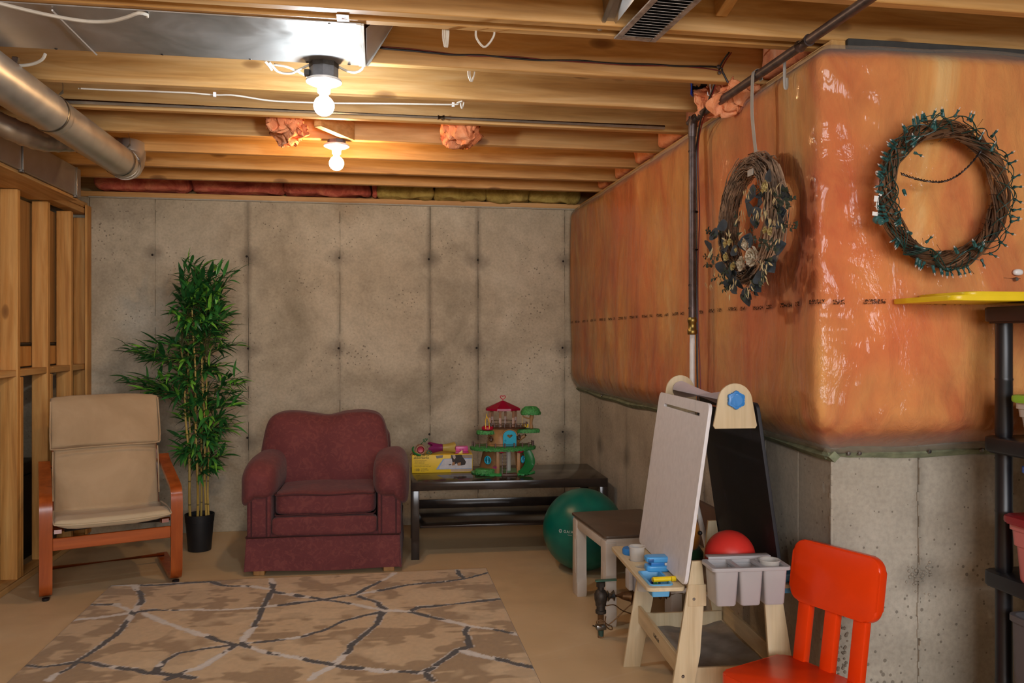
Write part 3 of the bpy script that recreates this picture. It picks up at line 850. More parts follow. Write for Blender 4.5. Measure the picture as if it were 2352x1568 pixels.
# flexible branch joining the two
fx = thing('flexible_duct', 'ribbed branch duct curving behind the round duct', 'duct', (-1.57, 4.02, 2.315))
path = spline([(-0.16, -0.12, 0.02), (-0.08, -0.10, 0.0), (0.0, -0.03, -0.03), (0.05, 0.08, -0.03), (0.12, 0.16, -0.01), (0.19, 0.2, 0.0)], 8)
bm = BM(); tube(bm, path, [0.050 + (0.003 if k % 4 == 0 else 0) for k in range(len(path))], 28); obj('ribbed_pipe', bm, M_GALV2, fx)
bm = BM(); tube(bm, path[-6:-3], 0.055, 28); obj('collar', bm, M_STEEL, fx)

# ceiling register and its metal boot
rg = thing('ceiling_register', 'grey louvred metal register taped under the joists', 'vent', (0.86, 2.655, 2.377), R(3))
bm = BM(); W_, Lr = 0.150, 0.75
box(bm, -W_ / 2, -0.052, -Lr, 0, -0.006, 0, 0.002, 1); box(bm, 0.052, W_ / 2, -Lr, 0, -0.006, 0, 0.002, 1); box(bm, -0.052, 0.052, -0.028, 0, -0.006, 0, 0.002, 1); box(bm, -0.052, 0.052, -Lr, -Lr + 0.03, -0.006, 0, 0.002, 1)
M_REG = simple('register_paint', 'A89F98', 0.4, 0.2, 0.25, 40, 0.3)
obj('frame', bm, M_REG, rg)
bxo('backing', -0.054, 0.054, -Lr + 0.02, -0.02, -0.0012, 0.0, M_BLACK, rg)
nb = int((Lr - 0.06) / 0.0215)
for k in range(nb):
    y = -0.036 - k * 0.0215
    bm = BM(); box(bm, -0.052, 0.052, -0.0075, 0.0075, -0.0006, 0.0006, 0, 1, TM((0, y, -0.0045), rx=R(22))); obj('louvre', bm, M_REG, rg)
bt = thing('register_boot', 'shiny bent sheet-metal boot beside the louvred register', 'duct', (0.735, 2.50, 2.40))
bm = BM()
a = [bm.verts.new(p) for p in ((0.03, 0.10, -0.012), (-0.005, 0.09, -0.010), (-0.04, -0.45, 0.10), (0.035, -0.45, -0.01))]
bm.faces.new(a)
b_ = [bm.verts.new(p) for p in ((-0.005, 0.09, -0.010), (-0.04, -0.45, 0.10), (-0.06, -0.45, 0.2), (-0.03, 0.05, 0.2))]
bm.faces.new(b_); obj('boot_side', bm, M_GALV, bt, smooth=False)
bm = BM(); tube(bm, [(-0.008, 0.093, -0.012), (-0.025, -0.2, 0.04), (-0.042, -0.45, 0.10)], 0.008, 6); bmesh.ops.create_icosphere(bm, subdivisions=2, radius=0.013, matrix=Matrix.Translation((-0.012, 0.10, -0.01))); obj('foil_tape', bm, M_GALV2, bt)
# white tag stapled on the joist above the sheet
tg = thing('paper_tag', 'small white paper tag stapled to the joist above the first bulb', 'tag', (-0.105, 2.60, 2.377))
bxo('paper', -0.019, 0.019, -0.0, 0.055, -0.0015, -0.0005, M_PORC, tg)
bm = BM()
for k in range(7): a = k * 0.9; tube(bm, [(0, 0.03, -0.002), (0.013 * math.cos(a), 0.03 + 0.013 * math.sin(a), -0.003)], 0.0006, 4)
obj('print_mark', bm, simple('brown_ink', '8A4A2A', 0.8), tg)
# grey gas pipe along the top of the film and down the wall
gp = thing('gas_pipe', 'dark iron pipe running along ceiling, then bending down the orange wall', 'pipe', (1.36, 3.394, 2.318))
bm = BM(); tube(bm, spline([(0.0, -3.4, 0), (0, -0.9, 0.0), (0, -0.04, 0), (0, -0.012, -0.005), (0, 0.0, -0.03), (0, 0, -0.05), (0, 0, -0.9)], 5), 0.0155, 14); obj('pipe_run', bm, M_BLACKPIPE, gp)
bm = BM(); tube(bm, [(0, -0.075, 0), (0, -0.035, 0), (0, -0.012, -0.006), (0, -0.004, -0.03), (0, 0, -0.07)], [0.018, 0.0195, 0.020, 0.0195, 0.018], 14); obj('elbow', bm, M_BLACKPIPE, gp)
for y in (-0.95,):
    bm = BM(); tube(bm, [(0, y - 0.03, 0), (0, y + 0.03, 0)], 0.020, 14); obj('coupling', bm, M_BLACKPIPE, gp)
for z in (-0.135, -0.82, -0.72):
    bm = BM(); tube(bm, [(0, 0, z - 0.003), (0, 0, z + 0.003)], 0.0172, 12); obj('wire_wrap', bm, M_STEEL, gp)
for z in (-0.40, -0.565):
    bm = BM(); tube(bm, [(0.006, 0, z - 0.003), (0.006, 0, z + 0.003)], 0.020, 12); obj('cable_tie', bm, M_BLACK, gp)
bm = BM(); lathe(bm, [(0.018, -0.935), (0.021, -0.93), (0.021, -0.915), (0.017, -0.91), (0.017, -0.885), (0.0205, -0.88), (0.0205, -0.868), (0.017, -0.86)], 12); obj('brass_union', bm, M_BRASS, gp)
bm = BM(); tube(bm, spline([(0, 0, -0.93), (0.0, 0.0, -1.3), (0.006, 0, -1.6), (0.10, 0.04, -1.95), (0.10, 0.06, -2.1)], 6), 0.0115, 12); obj('white_pipe', bm, M_WHITEP, gp)
# cables that follow it
pts = [(1.33, 2.95, 2.46), (1.335, 3.04, 2.44), (1.33, 3.10, 2.37), (1.335, 3.16, 2.335), (1.345, 3.25, 2.30), (1.372, 3.36, 2.24), (1.385, 3.41, 2.15), (1.388, 3.412, 1.9), (1.384, 3.405, 1.7), (1.388, 3.41, 1.45), (1.390, 3.41, 1.2), (1.40, 3.42, 1.0)]
bm = BM(); tube(bm, spline(pts, 5), 0.004, 6); tag(obj('cable', bm, M_BLKCABLE), 'black cable tied alongside the vertical iron pipe', 'cable')
bm = BM(); tube(bm, spline([(p[0] + 0.009 + 0.003 * math.sin(i * 2), p[1] + 0.004 * math.sin(i * 1.7), p[2]) for i, p in enumerate(pts)], 5), 0.003, 6); tag(obj('cable', bm, M_REDCABLE), 'thin dark red cable beside the black one on the iron pipe', 'cable')
# black cables along the joist face (in front of joist at y 3.05)
def jface(name, px, mat, r, label, Y=3.047):
    pts = []
    for (x, y) in px:
        u = (x - 1176) / 1877; v = -(y - 775) / 1877; s, c = math.sin(R(9.4)), math.cos(R(9.4)); t_ = Y / (c - u * s)
        pts.append(((s + u * c) * t_, Y, 1.37 + v * t_))
    bm = BM(); tube(bm, spline(pts, 5), r, 6); tag(obj(name, bm, mat), label, 'cable')
jface('cable', [(872, 110), (900, 113), (950, 117), (1000, 122), (1045, 126), (1110, 127), (1180, 134), (1240, 138), (1330, 139), (1400, 145), (1500, 148), (1560, 152), (1648, 154), (1660, 166), (1672, 190)], M_BLKCABLE, 0.0035, 'long black cable sagging along the joist right of the duct sheet')
jface('cable', [(872, 107), (930, 111), (1000, 119), (1080, 128), (1180, 130), (1260, 138), (1360, 144), (1450, 150), (1560, 152), (1650, 162), (1668, 180), (1680, 200)], M_REDCABLE, 0.0022, 'thin red cable twisted along the black one on the joist')
for (x, y) in ((1649, 154), (1652, 168)):
    u = (x - 1176) / 1877; v = -(y - 775) / 1877; s, c = math.sin(R(9.4)), math.cos(R(9.4)); t_ = 3.045 / (c - u * s)
    bm = BM(); lathe(bm, [(0.0, 0.004), (0.007, 0.003), (0.0075, 0.0)], 12, ((s + u * c) * t_, 3.041, 1.37 + v * t_), Matrix.Rotation(R(90), 4, 'X')); tag(obj('cable_clip', bm, M_STEEL), 'round grey nail clip on joist, ' + ('upper' if y < 160 else 'lower') + ' of the two by the iron pipe', 'clip')
# small blue-handled valve
vl = thing('stop_valve', 'small brass stop valve with blue butterfly handle in the joist bay', 'valve', (1.375, 3.30, 2.43))
bm = BM(); tube(bm, [(0, 0, 0.15), (0, 0, -0.045)], 0.011, 10); tube(bm, [(0, 0, -0.0), (-0.05, 0, 0.0)], 0.009, 10); tube(bm, [(0, 0, 0.02), (0, 0, -0.02)], 0.015, 10); tube(bm, [(-0.018, 0, 0), (-0.034, 0, 0)], 0.013, 8); obj('valve_body', bm, M_DARKMETAL, vl)
bm = BM(); prism(bm, [(-0.012, 0.030), (0.010, 0.034), (0.012, 0.020), (0.005, 0.0), (0.012, -0.020), (0.010, -0.034), (-0.012, -0.030), (-0.010, -0.018), (-0.006, 0), (-0.010, 0.018)], 0.006, TM((-0.054, 0, 0), rx=R(90), rz=R(50)), 0.0012); obj('handle', bm, M_BLUEV, vl)
bm = BM(); tube(bm, spline([(0, 0, 0.06), (0, 0, 0.02), (0.002, 0, 0.0), (0, 0, -0.012), (-0.009, 0, -0.014), (-0.012, 0, 0.0)], 5), 0.0022, 6)
o = obj('screw_hook', bm, M_PORC); o.location = (1.367, 3.215, 2.39); tag(o, 'small white screw hook beside the blue-handled valve', 'hook')
bm = BM(); tube(bm, spline([(0, 0, 0.08), (0.0, 0.0, 0.0), (0.001, 0, -0.03), (0.004, 0, -0.036), (0.008, 0, -0.03), (0.008, 0, 0.0)], 5), 0.006, 6, flat=0.4)
o = obj('hanging_strap', bm, M_STRAP); o.location = (1.395, 2.64, 2.27); tag(o, 'short light plastic strap end hanging behind the iron pipe', 'strap')
# ------------------------------------------------------------------ wreaths
M_TWIG = simple('dry_twig', '9A7C62', 0.85, 0, 0.5, 12)
M_VINE = simple('grape_vine', '6E4B2E', 0.75, 0, 0.45, 10)
M_EUC = simple('dark_eucalyptus', '2C343A', 0.75, 0, 0.3, 30)
M_EUCG = simple('green_sprig', '36402E', 0.8, 0, 0.3, 40)
M_OAT = simple('dried_oat', 'BFA878', 0.8, 0, 0.15, 40)
M_ROSE = simple('cream_rose', 'C9BBA2', 0.75, 0, 0.12, 30)
M_STRAWF = simple('straw_flower', 'C4B072', 0.8, 0, 0.2, 60, 0.4)

w1 = thing('floral_wreath', 'oval twig wreath with dried flowers hanging from grey strap on orange wall', 'wreath', (1.395, 2.72, 1.80), R(-90))
# local x = along the wall toward the camera (world -y), y = out of the wall negative... local -y faces the room
A1, B1 = 0.190, 0.205
rnd = random.Random(3)
bm = BM()
for k in range(620):
    a0 = rnd.uniform(0, 2 * math.pi); span = rnd.uniform(0.5, 1.6); qa = rnd.uniform(0, 6.283); qr = 0.040 * rnd.random() ** 0.5; rr = qr * math.cos(qa); d = qr * 0.9 * math.sin(qa)
    rr2 = rr + rnd.uniform(-0.012, 0.012); d2 = d + rnd.uniform(-0.012, 0.012); pts = []
    for i in range(9):
        t_ = i / 8; a = a0 + span * t_; q = rr + (rr2 - rr) * t_ + 0.004 * math.sin(i * 1.7 + k)
        wide = 1.0 + 0.25 * max(0, math.cos(a - math.pi * 0.75))
        pts.append((-(A1 + q * wide) * math.cos(a), -0.045 + d + (d2 - d) * t_, (B1 + q * wide) * math.sin(a)))
    tube(bm, pts, 0.0021, 3)
for k in range(60):
    a = rnd.uniform(0, 2 * math.pi); r0 = 1.12; x, z = -A1 * math.cos(a) * r0, B1 * math.sin(a) * r0
    tx, tz = A1 * math.sin(a), B1 * math.cos(a); L = rnd.uniform(0.1, 0.25)
    tube(bm, [(x, -0.05, z), (x * (1 + 0.15 * rnd.random()) + tx * L * 0.5, -0.06, z * (1 + 0.1 * rnd.random()) + tz * L * 0.5)], 0.0008, 3)
obj('twig_ring', bm, M_TWIG, w1, kind='stuff')
bm = BM(); pts = [(0.008, -0.03, 0.535), (0.006, -0.04, 0.4), (0.0, -0.055, 0.255)]
st = thing('hanging_strap', 'flat grey strap looped over the iron pipe, holding the floral wreath', 'strap', (1.36, 2.775, 2.32))
bm = BM(); pts = spline([(0.016, 0.0, -0.02), (0.010, 0, 0.016), (-0.012, 0, 0.016), (-0.019, 0, -0.01), (-0.020, 0.004, -0.12), (-0.012, 0.008, -0.20), (0.0, 0.012, -0.285)], 5)
for a, b in zip(pts, pts[1:]):
    v1, v2 = [bm.verts.new((a.x, a.y + s * 0.011, a.z)) for s in (-1, 1)], [bm.verts.new((b.x, b.y + s * 0.011, b.z)) for s in (-1, 1)]
    bm.faces.new((v1[0], v1[1], v2[1], v2[0]))
bmesh.ops.remove_doubles(bm, verts=bm.verts, dist=1e-5); bmesh.ops.solidify(bm, geom=list(bm.faces), thickness=0.0018)
obj('strap_band', bm, M_STRAP, st)
bxo('strap_hook', -0.03, 0.012, -0.085, -0.083, 0.145, 0.168, M_STRAP, w1, M=None)
w1.children[-1].rotation_euler = (0, R(38), 0); w1.children[-1].location = (-0.09, 0, 0.0)


def leaf_mesh(name, L, W, bend=0.3, n=5, tip=1.0, cup=0.15):
    me_b = BM(); rows = []
    for i in range(n + 1):
        t_ = i / n; w_ = W * (math.sin(math.pi * min(1, t_ * tip) ** 0.8) if tip <= 1 else 1); w_ = W * math.sin(math.pi * (t_ ** 0.75)) ** 0.8 if t_ not in (0, 1) else 0.0004
        z = -bend * L * t_ * t_; x = L * t_ * (1 - bend * 0.3 * t_)
        rows.append([me_b.verts.new((x, w_ / 2, z + w_ * cup)), me_b.verts.new((x, 0, z)), me_b.verts.new((x, -w_ / 2, z + w_ * cup))])
    for a, b in zip(rows, rows[1:]):
        me_b.faces.new((a[0], a[1], b[1], b[0])); me_b.faces.new((a[1], a[2], b[2], b[1]))
    me = bpy.data.meshes.new(name); me_b.to_mesh(me); me_b.free(); me.polygons.foreach_set('use_smooth', [True] * len(me.polygons)); return me


def rose(name, c, s, mat, parent, petals=22, seed=0, flat=1.0):
    rn = random.Random(seed); bm = BM()
    for k in range(petals):
        t_ = k / petals; a = k * 2.4; r = s * (0.12 + 0.75 * t_); tilt = 0.25 + 0.75 * t_
        rows = []
        for i in range(4):
            u = i / 3; row = []
            for j in range(5):
                q = (j - 2) / 2; ang = a + q * (0.75 - 0.2 * t_) ; rad = r * (0.55 + 0.35 * u) + s * 0.12 * u * u * t_
                h = s * (0.75 - 0.55 * t_) * u + s * 0.1 + s * 0.05 * math.sin(j * 1.9 + k)
                row.append(bm.verts.new((rad * math.cos(ang), -h * flat - s * 0.1, rad * math.sin(ang))))
            rows.append(row)
        for i in range(3):
            for j in range(4): bm.faces.new((rows[i][j], rows[i][j + 1], rows[i + 1][j + 1], rows[i + 1][j]))
    o = obj(name, bm, mat, parent); o.location = c; o.rotation_euler = (rn.uniform(-.3, .3), rn.uniform(0, 6), rn.uniform(-.3, .3)); return o


me_euc = leaf_mesh('round_leaf', 0.055, 0.056, 0.15, 8); me_euc.materials.append(M_EUC)
me_sp = leaf_mesh('sprig_leaf', 0.018, 0.013, 0.1, 3); me_sp.materials.append(M_EUCG)
me_oat = leaf_mesh('oat_grain', 0.022, 0.0045, 0.1, 4); me_oat.materials.append(M_OAT)
# pixel coordinates of wreath features -> local x, z   (wall plane x=1.33 world)
def wl_(x, y):
    u = (x - 1176) / 1877; v = -(y - 775) / 1877; s, c = math.sin(R(9.4)), math.cos(R(9.4)); t_ = 1.295 / (s + u * c)
    Y = (c - u * s) * t_; Z = 1.37 + v * t_
    return -(Y - 2.72), Z - 1.80
def place(me, name, x, z, y, ang, tilt, sc=1.0, roll=0.0):
    o = bpy.data.objects.new(name, me); COL.objects.link(o); o.parent = w1
    o.matrix_local = Matrix.Translation((x, y, z)) @ Matrix.Rotation(-ang, 4, 'Y') @ Matrix.Rotation(-tilt, 4, 'Z') @ Matrix.Rotation(R(90) + roll, 4, 'X') @ Matrix.Scale(sc, 4)
    return o
EUC = [(1738, 475, 190), (1760, 465, 200), (1765, 478, 230), (1775, 470, 300), (1755, 455, 120), (1745, 450, 160), (1775, 418, 90), (1796, 425, 300), (1650, 560, 200), (1655, 545, 140), (1668, 530, 100), (1660, 575, 240), (1670, 600, 250), (1665, 610, 200), (1685, 615, 260), (1690, 640, 240), (1700, 645, 300), (1712, 640, 270), (1705, 625, 200), (1700, 585, 120), (1708, 575, 60), (1720, 570, 70), (1740, 640, 300), (1752, 630, 320), (1760, 610, 340), (1775, 590, 300), (1780, 575, 20), (1725, 660, 270), (1718, 670, 250), (1735, 655, 300), (1770, 500, 300), (1785, 490, 0), (1790, 500, 320), (1755, 495, 250), (1680, 565, 170), (1675, 590, 180), (1700, 610, 210), (1745, 618, 280)]
for i, (x, y, a) in enumerate(EUC):
    lx, lz = wl_(x, y); place(me_euc, 'round_leaf', lx, lz, -0.098 - rnd.uniform(0, 0.03), R(a), rnd.uniform(-0.5, 0.3), rnd.uniform(0.8, 1.3), rnd.uniform(-.5, .5))
SPR = [((1760, 450), (1740, 425), 1), ((1780, 450), (1832, 458), 1), ((1800, 440), (1828, 440), 1), ((1820, 455), (1832, 480), 1), ((1760, 490), (1752, 520), 1), ((1775, 470), (1800, 490), 1), ((1700, 545), (1700, 485), 1), ((1665, 535), (1625, 532), 1), ((1660, 545), (1635, 525), 1), ((1655, 590), (1620, 588), 1), ((1660, 605), (1630, 608), 1), ((1670, 630), (1645, 640), 1), ((1690, 650), (1672, 665), 1), ((1725, 660), (1725, 690), 1), ((1735, 665), (1715, 680), 1), ((1800, 515), (1840, 518), 1), ((1780, 520), (1835, 525), 1), ((1740, 520), (1750, 560), 1), ((1760, 560), (1800, 555), 1), ((1750, 545), (1780, 575), 1), ((1775, 625), (1770, 655), 1), ((1765, 600), (1790, 600), 1), ((1745, 470), (1745, 500), 1), ((1790, 455), (1815, 475), 1), ((1700, 600), (1680, 625), 1), ((1740, 640), (1745, 665), 1), ((1785, 560), (1805, 580), 1), ((1690, 640), (1670, 650), 1)]
bm = BM()
for (a, b, _) in SPR:
    p0, p1 = wl_(*a), wl_(*b); y0 = -0.10 - rnd.uniform(0, 0.03); y1 = y0 - rnd.uniform(-0.01, 0.02)
    tube(bm, [(p0[0], y0, p0[1]), (p1[0], y1, p1[1])], 0.0012, 4)
    n_ = 6
    for k in range(n_):
        t_ = (k + 0.5) / n_; dx, dz = p1[0] - p0[0], p1[1] - p0[1]; an = math.atan2(dz, dx)
        for s in (-1, 1):
            place(me_sp, 'sprig_leaf', p0[0] + dx * t_, p0[1] + dz * t_, y0 + (y1 - y0) * t_ - 0.002, an + s * rnd.uniform(0.6, 1.2), rnd.uniform(-.5, .5), rnd.uniform(0.7, 1.2), rnd.uniform(-1, 1)) if k % 2 == 0 or s > 0 else None
obj('sprig_stem', bm, M_EUCG, w1, kind='stuff')
OATS = [(1735, 432, 250), (1738, 445, 265), (1742, 435, 280), (1752, 490, 265), (1760, 485, 270), (1765, 495, 260), (1770, 490, 275), (1778, 485, 268), (1785, 480, 280), (1790, 495, 262), (1795, 500, 275), (1800, 510, 255), (1790, 515, 250), (1782, 470, 60), (1800, 430, 270), (1812, 445, 80), (1805, 455, 240), (1728, 490, 260), (1722, 500, 240), (1735, 500, 280), (1732, 525, 250), (1690, 545, 130), (1700, 540, 70), (1715, 548, 40), (1690, 550, 170), (1670, 570, 215), (1662, 582, 240), (1655, 575, 260), (1680, 630, 230), (1672, 640, 250), (1665, 620, 270), (1640, 650, 265), (1650, 655, 275), (1710, 640, 255), (1705, 655, 250), (1700, 670, 245), (1745, 650, 270), (1740, 660, 255), (1738, 672, 265), (1775, 605, 280), (1780, 615, 290), (1785, 610, 320), (1775, 630, 265), (1782, 635, 275), (1820, 520, 280), (1812, 500, 270), (1815, 545, 250)]
for (x, y, a) in OATS:
    lx, lz = wl_(x, y)
    for k in range(3): place(me_oat, 'oat_grain', lx + rnd.uniform(-.009, .009), lz + rnd.uniform(-.012, .012), -0.130 - rnd.uniform(0, 0.015), R(a) + rnd.uniform(-.35, .35), rnd.uniform(-.4, .4), rnd.uniform(0.8, 1.35), rnd.uniform(-1, 1))
for i, (x, y, s, k) in enumerate([(1750, 590, 0.040, 'r'), (1724, 606, 0.032, 'r'), (1732, 560, 0.026, 'r'), (1778, 427, 0.023, 's'), (1683, 560, 0.018, 's'), (1692, 556, 0.016, 's'), (1684, 590, 0.020, 's'), (1700, 612, 0.018, 's'), (1706, 574, 0.012, 's'), (1770, 437, 0.014, 's'), (1775, 530, 0.016, 's'), (1786, 532, 0.016, 's')]):
    lx, lz = wl_(x, y)
    rose('rose' if k == 'r' else 'straw_flower', (lx, -0.120, lz), s * 1.1, M_ROSE if k == 'r' else M_STRAWF, w1, 20 if k == 'r' else 16, i, 1.0)

# ---- vine wreath with the string of lights
w2 = thing('vine_wreath', 'round brown vine wreath hanging on the orange film above the shelf', 'wreath', (1.772, 2.375, 1.825))
RX, RZ = 0.200, 0.208
bm = BM(); rnd = random.Random(11)
for k in range(120):
    a0 = rnd.uniform(0, 2 * math.pi); span = rnd.uniform(1.2, 3.2); ph = rnd.uniform(0, 6.28); am = rnd.uniform(0.006, 0.03); fr_ = rnd.uniform(1.5, 4); pts = []
    for i in range(18):
        t_ = i / 17; a = a0 + span * t_; q = am * math.sin(fr_ * a + ph); d = am * math.cos(fr_ * a + ph)
        pts.append(((RX + q) * math.cos(a), -0.045 + d * 0.9, (RZ + q) * math.sin(a)))
    tube(bm, pts, rnd.uniform(0.0015, 0.0036), 4)
for k in range(26):
    a = rnd.uniform(0, 6.28); q = rnd.choice((-0.035, 0.035)); x, z = (RX + q) * math.cos(a), (RZ + q) * math.sin(a)
    tube(bm, [(x * 0.95, -0.05, z * 0.95), (x * rnd.uniform(0.9, 1.15) + 0.01, -0.06, z * rnd.uniform(0.9, 1.12))], 0.0009, 3)
obj('vine_ring', bm, M_VINE, w2, kind='stuff')
M_GWIRE = simple('green_wire', '123A34', 0.45, 0, 0.1); M_GSOCK = simple('green_socket', '2C5A58', 0.4, 0, 0.1)
M_CLEAR = NT('clear_bulb').fin('E8E8E4', 0.1, **{'Alpha': 0.35})
ls = thing('string_lights', 'dark green string of mini lights wound round the vine wreath', 'lights', (1.772, 2.375, 1.825))
bm = BM()
def ringpt(a, q, y): return ((RX + q) * math.cos(a), y, (RZ + q) * math.sin(a))
for s in range(6):
    pts = []
    for i in range(150):
        a = 2 * math.pi * i / 149 * 0.97 + 0.3 + s * 0.4 if s < 4 else R(95) + R(200) * i / 149
        dens = 1.0
        tt = a * (5.5 + s) + s * 1.9
        pts.append(ringpt(a, 0.008 + 0.026 * math.sin(tt) + (0.006 if math.cos(a) < 0 else 0), -0.052 - 0.036 * abs(math.cos(tt * 0.9 + s))))
    tube(bm, pts, 0.0016, 4)
obj('wire', bm, M_GWIRE, ls)
bm = BM(); pts = []
for i in range(160):
    t_ = i / 159; pts.append((-0.16 + 0.29 * t_, -0.06 + 0.0025 * math.sin(t_ * 90), 0.042 + 0.09 * (2 * t_ - 0.85) ** 2 * (1 if t_ > 0.42 else 0.35) + 0.0025 * math.cos(t_ * 90) - 0.008))
tube(bm, pts, 0.0018, 4); tube(bm, [(p[0], p[1] - 0.005 * math.sin(k * 0.566), p[2] - 0.005 * math.cos(k * 0.566)) for k, p in enumerate(pts)], 0.0016, 4); obj('loose_wire', bm, M_BLKCABLE, ls)
# sockets: (pixel of base, pixel direction)
bm_s = BM(); tube(bm_s, [(0, 0, 0), (0.022, 0, 0)], [0.0056, 0.0048], 8); tube(bm_s, [(-0.003, 0, 0), (0.001, 0, 0)], 0.0053, 8)
me_s = bpy.data.meshes.new('socket'); bm_s.to_mesh(me_s); bm_s.free(); me_s.materials.append(M_GSOCK)
bm_s = BM(); tube(bm_s, [(0.0205, 0, 0), (0.027, 0, 0), (0.031, 0, 0)], [0.0024, 0.0020, 0.0006], 6)
me_b2 = bpy.data.meshes.new('mini_bulb'); bm_s.to_mesh(me_b2); bm_s.free(); me_b2.materials.append(M_CLEAR)
N = 78
for k in range(N):
    left = k >= 42
    a = (2 * math.pi * k / 42 + rnd.uniform(-.08, .08)) if not left else rnd.uniform(R(110), R(300))
    out = rnd.random() < (0.75 if not left else 0.5)
    q = 0.032 if out else rnd.uniform(-0.03, 0.02)
    p = Vector(ringpt(a, q, -0.07 if out else -0.098))
    d = Vector((math.cos(a), rnd.uniform(-0.5, 0.0), math.sin(a))) if out else Vector((rnd.uniform(-1, 1), -0.5, rnd.uniform(-1, 1)))
    d += Vector((rnd.uniform(-.4, .4), 0, rnd.uniform(-.4, .4))); d.normalize()
    x, y = frame(d); Mx = Matrix((d, x, y)).transposed().to_4x4(); Mx.translation = p
    o = bpy.data.objects.new('socket', me_s); COL.objects.link(o); o.parent = ls; o.matrix_local = Mx
    o2 = bpy.data.objects.new('mini_bulb', me_b2); COL.objects.link(o2); o2.parent = o
bm = BM(); lathe(bm, [(0.0, 0.0), (0.0135, 0.0), (0.0135, -0.012), (0.010, -0.016), (0.010, -0.026)], 16, (-0.243, -0.06, -0.088), Matrix.Rotation(R(-65), 4, 'X')); box(bm, -0.247, -0.245, -0.075, -0.070, -0.088, -0.080); obj('plug', bm, M_GSOCK, ls)
for i, (x, z, w_, h, a) in enumerate([(-0.236, -0.012, 0.010, 0.010, 30), (-0.250, -0.027, 0.016, 0.018, 5), (-0.247, -0.047, 0.009, 0.018, 0), (-0.255, -0.073, 0.018, 0.012, 5)]):
    bm = BM(); box(bm, -w_ / 2, w_ / 2, -0.0004, 0.0004, -h / 2, h / 2, 0, 1, TM((x, -0.07, z), ry=R(a))); obj('label_tag', bm, M_PORC, ls)
bm = BM(); tube(bm, spline([(-0.235, -0.07, -0.005), (-0.247, -0.07, -0.04), (-0.243, -0.07, -0.075)], 4), 0.0015, 4); obj('lead', bm, M_GWIRE, ls)
# small white hook and screw at the right edge of the film
hk = thing('wall_hook', 'small white oval hook stuck on film above the yellow lid', 'hook', (2.085, 2.385, 1.585))
bm = BM(); soft(bm, 0.035, 0.02, 0.022, 5, 2.3); obj('hook_head', bm, M_PORC, hk)
bm = BM(); lathe(bm, [(0.0, -0.006), (0.006, -0.005), (0.007, 0.0), (0.006, 0.006)], 12, (-0.008, 0.0, -0.023), Matrix.Rotation(R(90), 4, 'X')); obj('screw', bm, M_STEEL, hk)
bm = BM(); tube(bm, [(-0.045, 0.01, -0.018), (-0.02, 0.0, -0.02), (0.01, 0, -0.02)], 0.0008, 4); obj('wire', bm, M_DARKMETAL, hk)
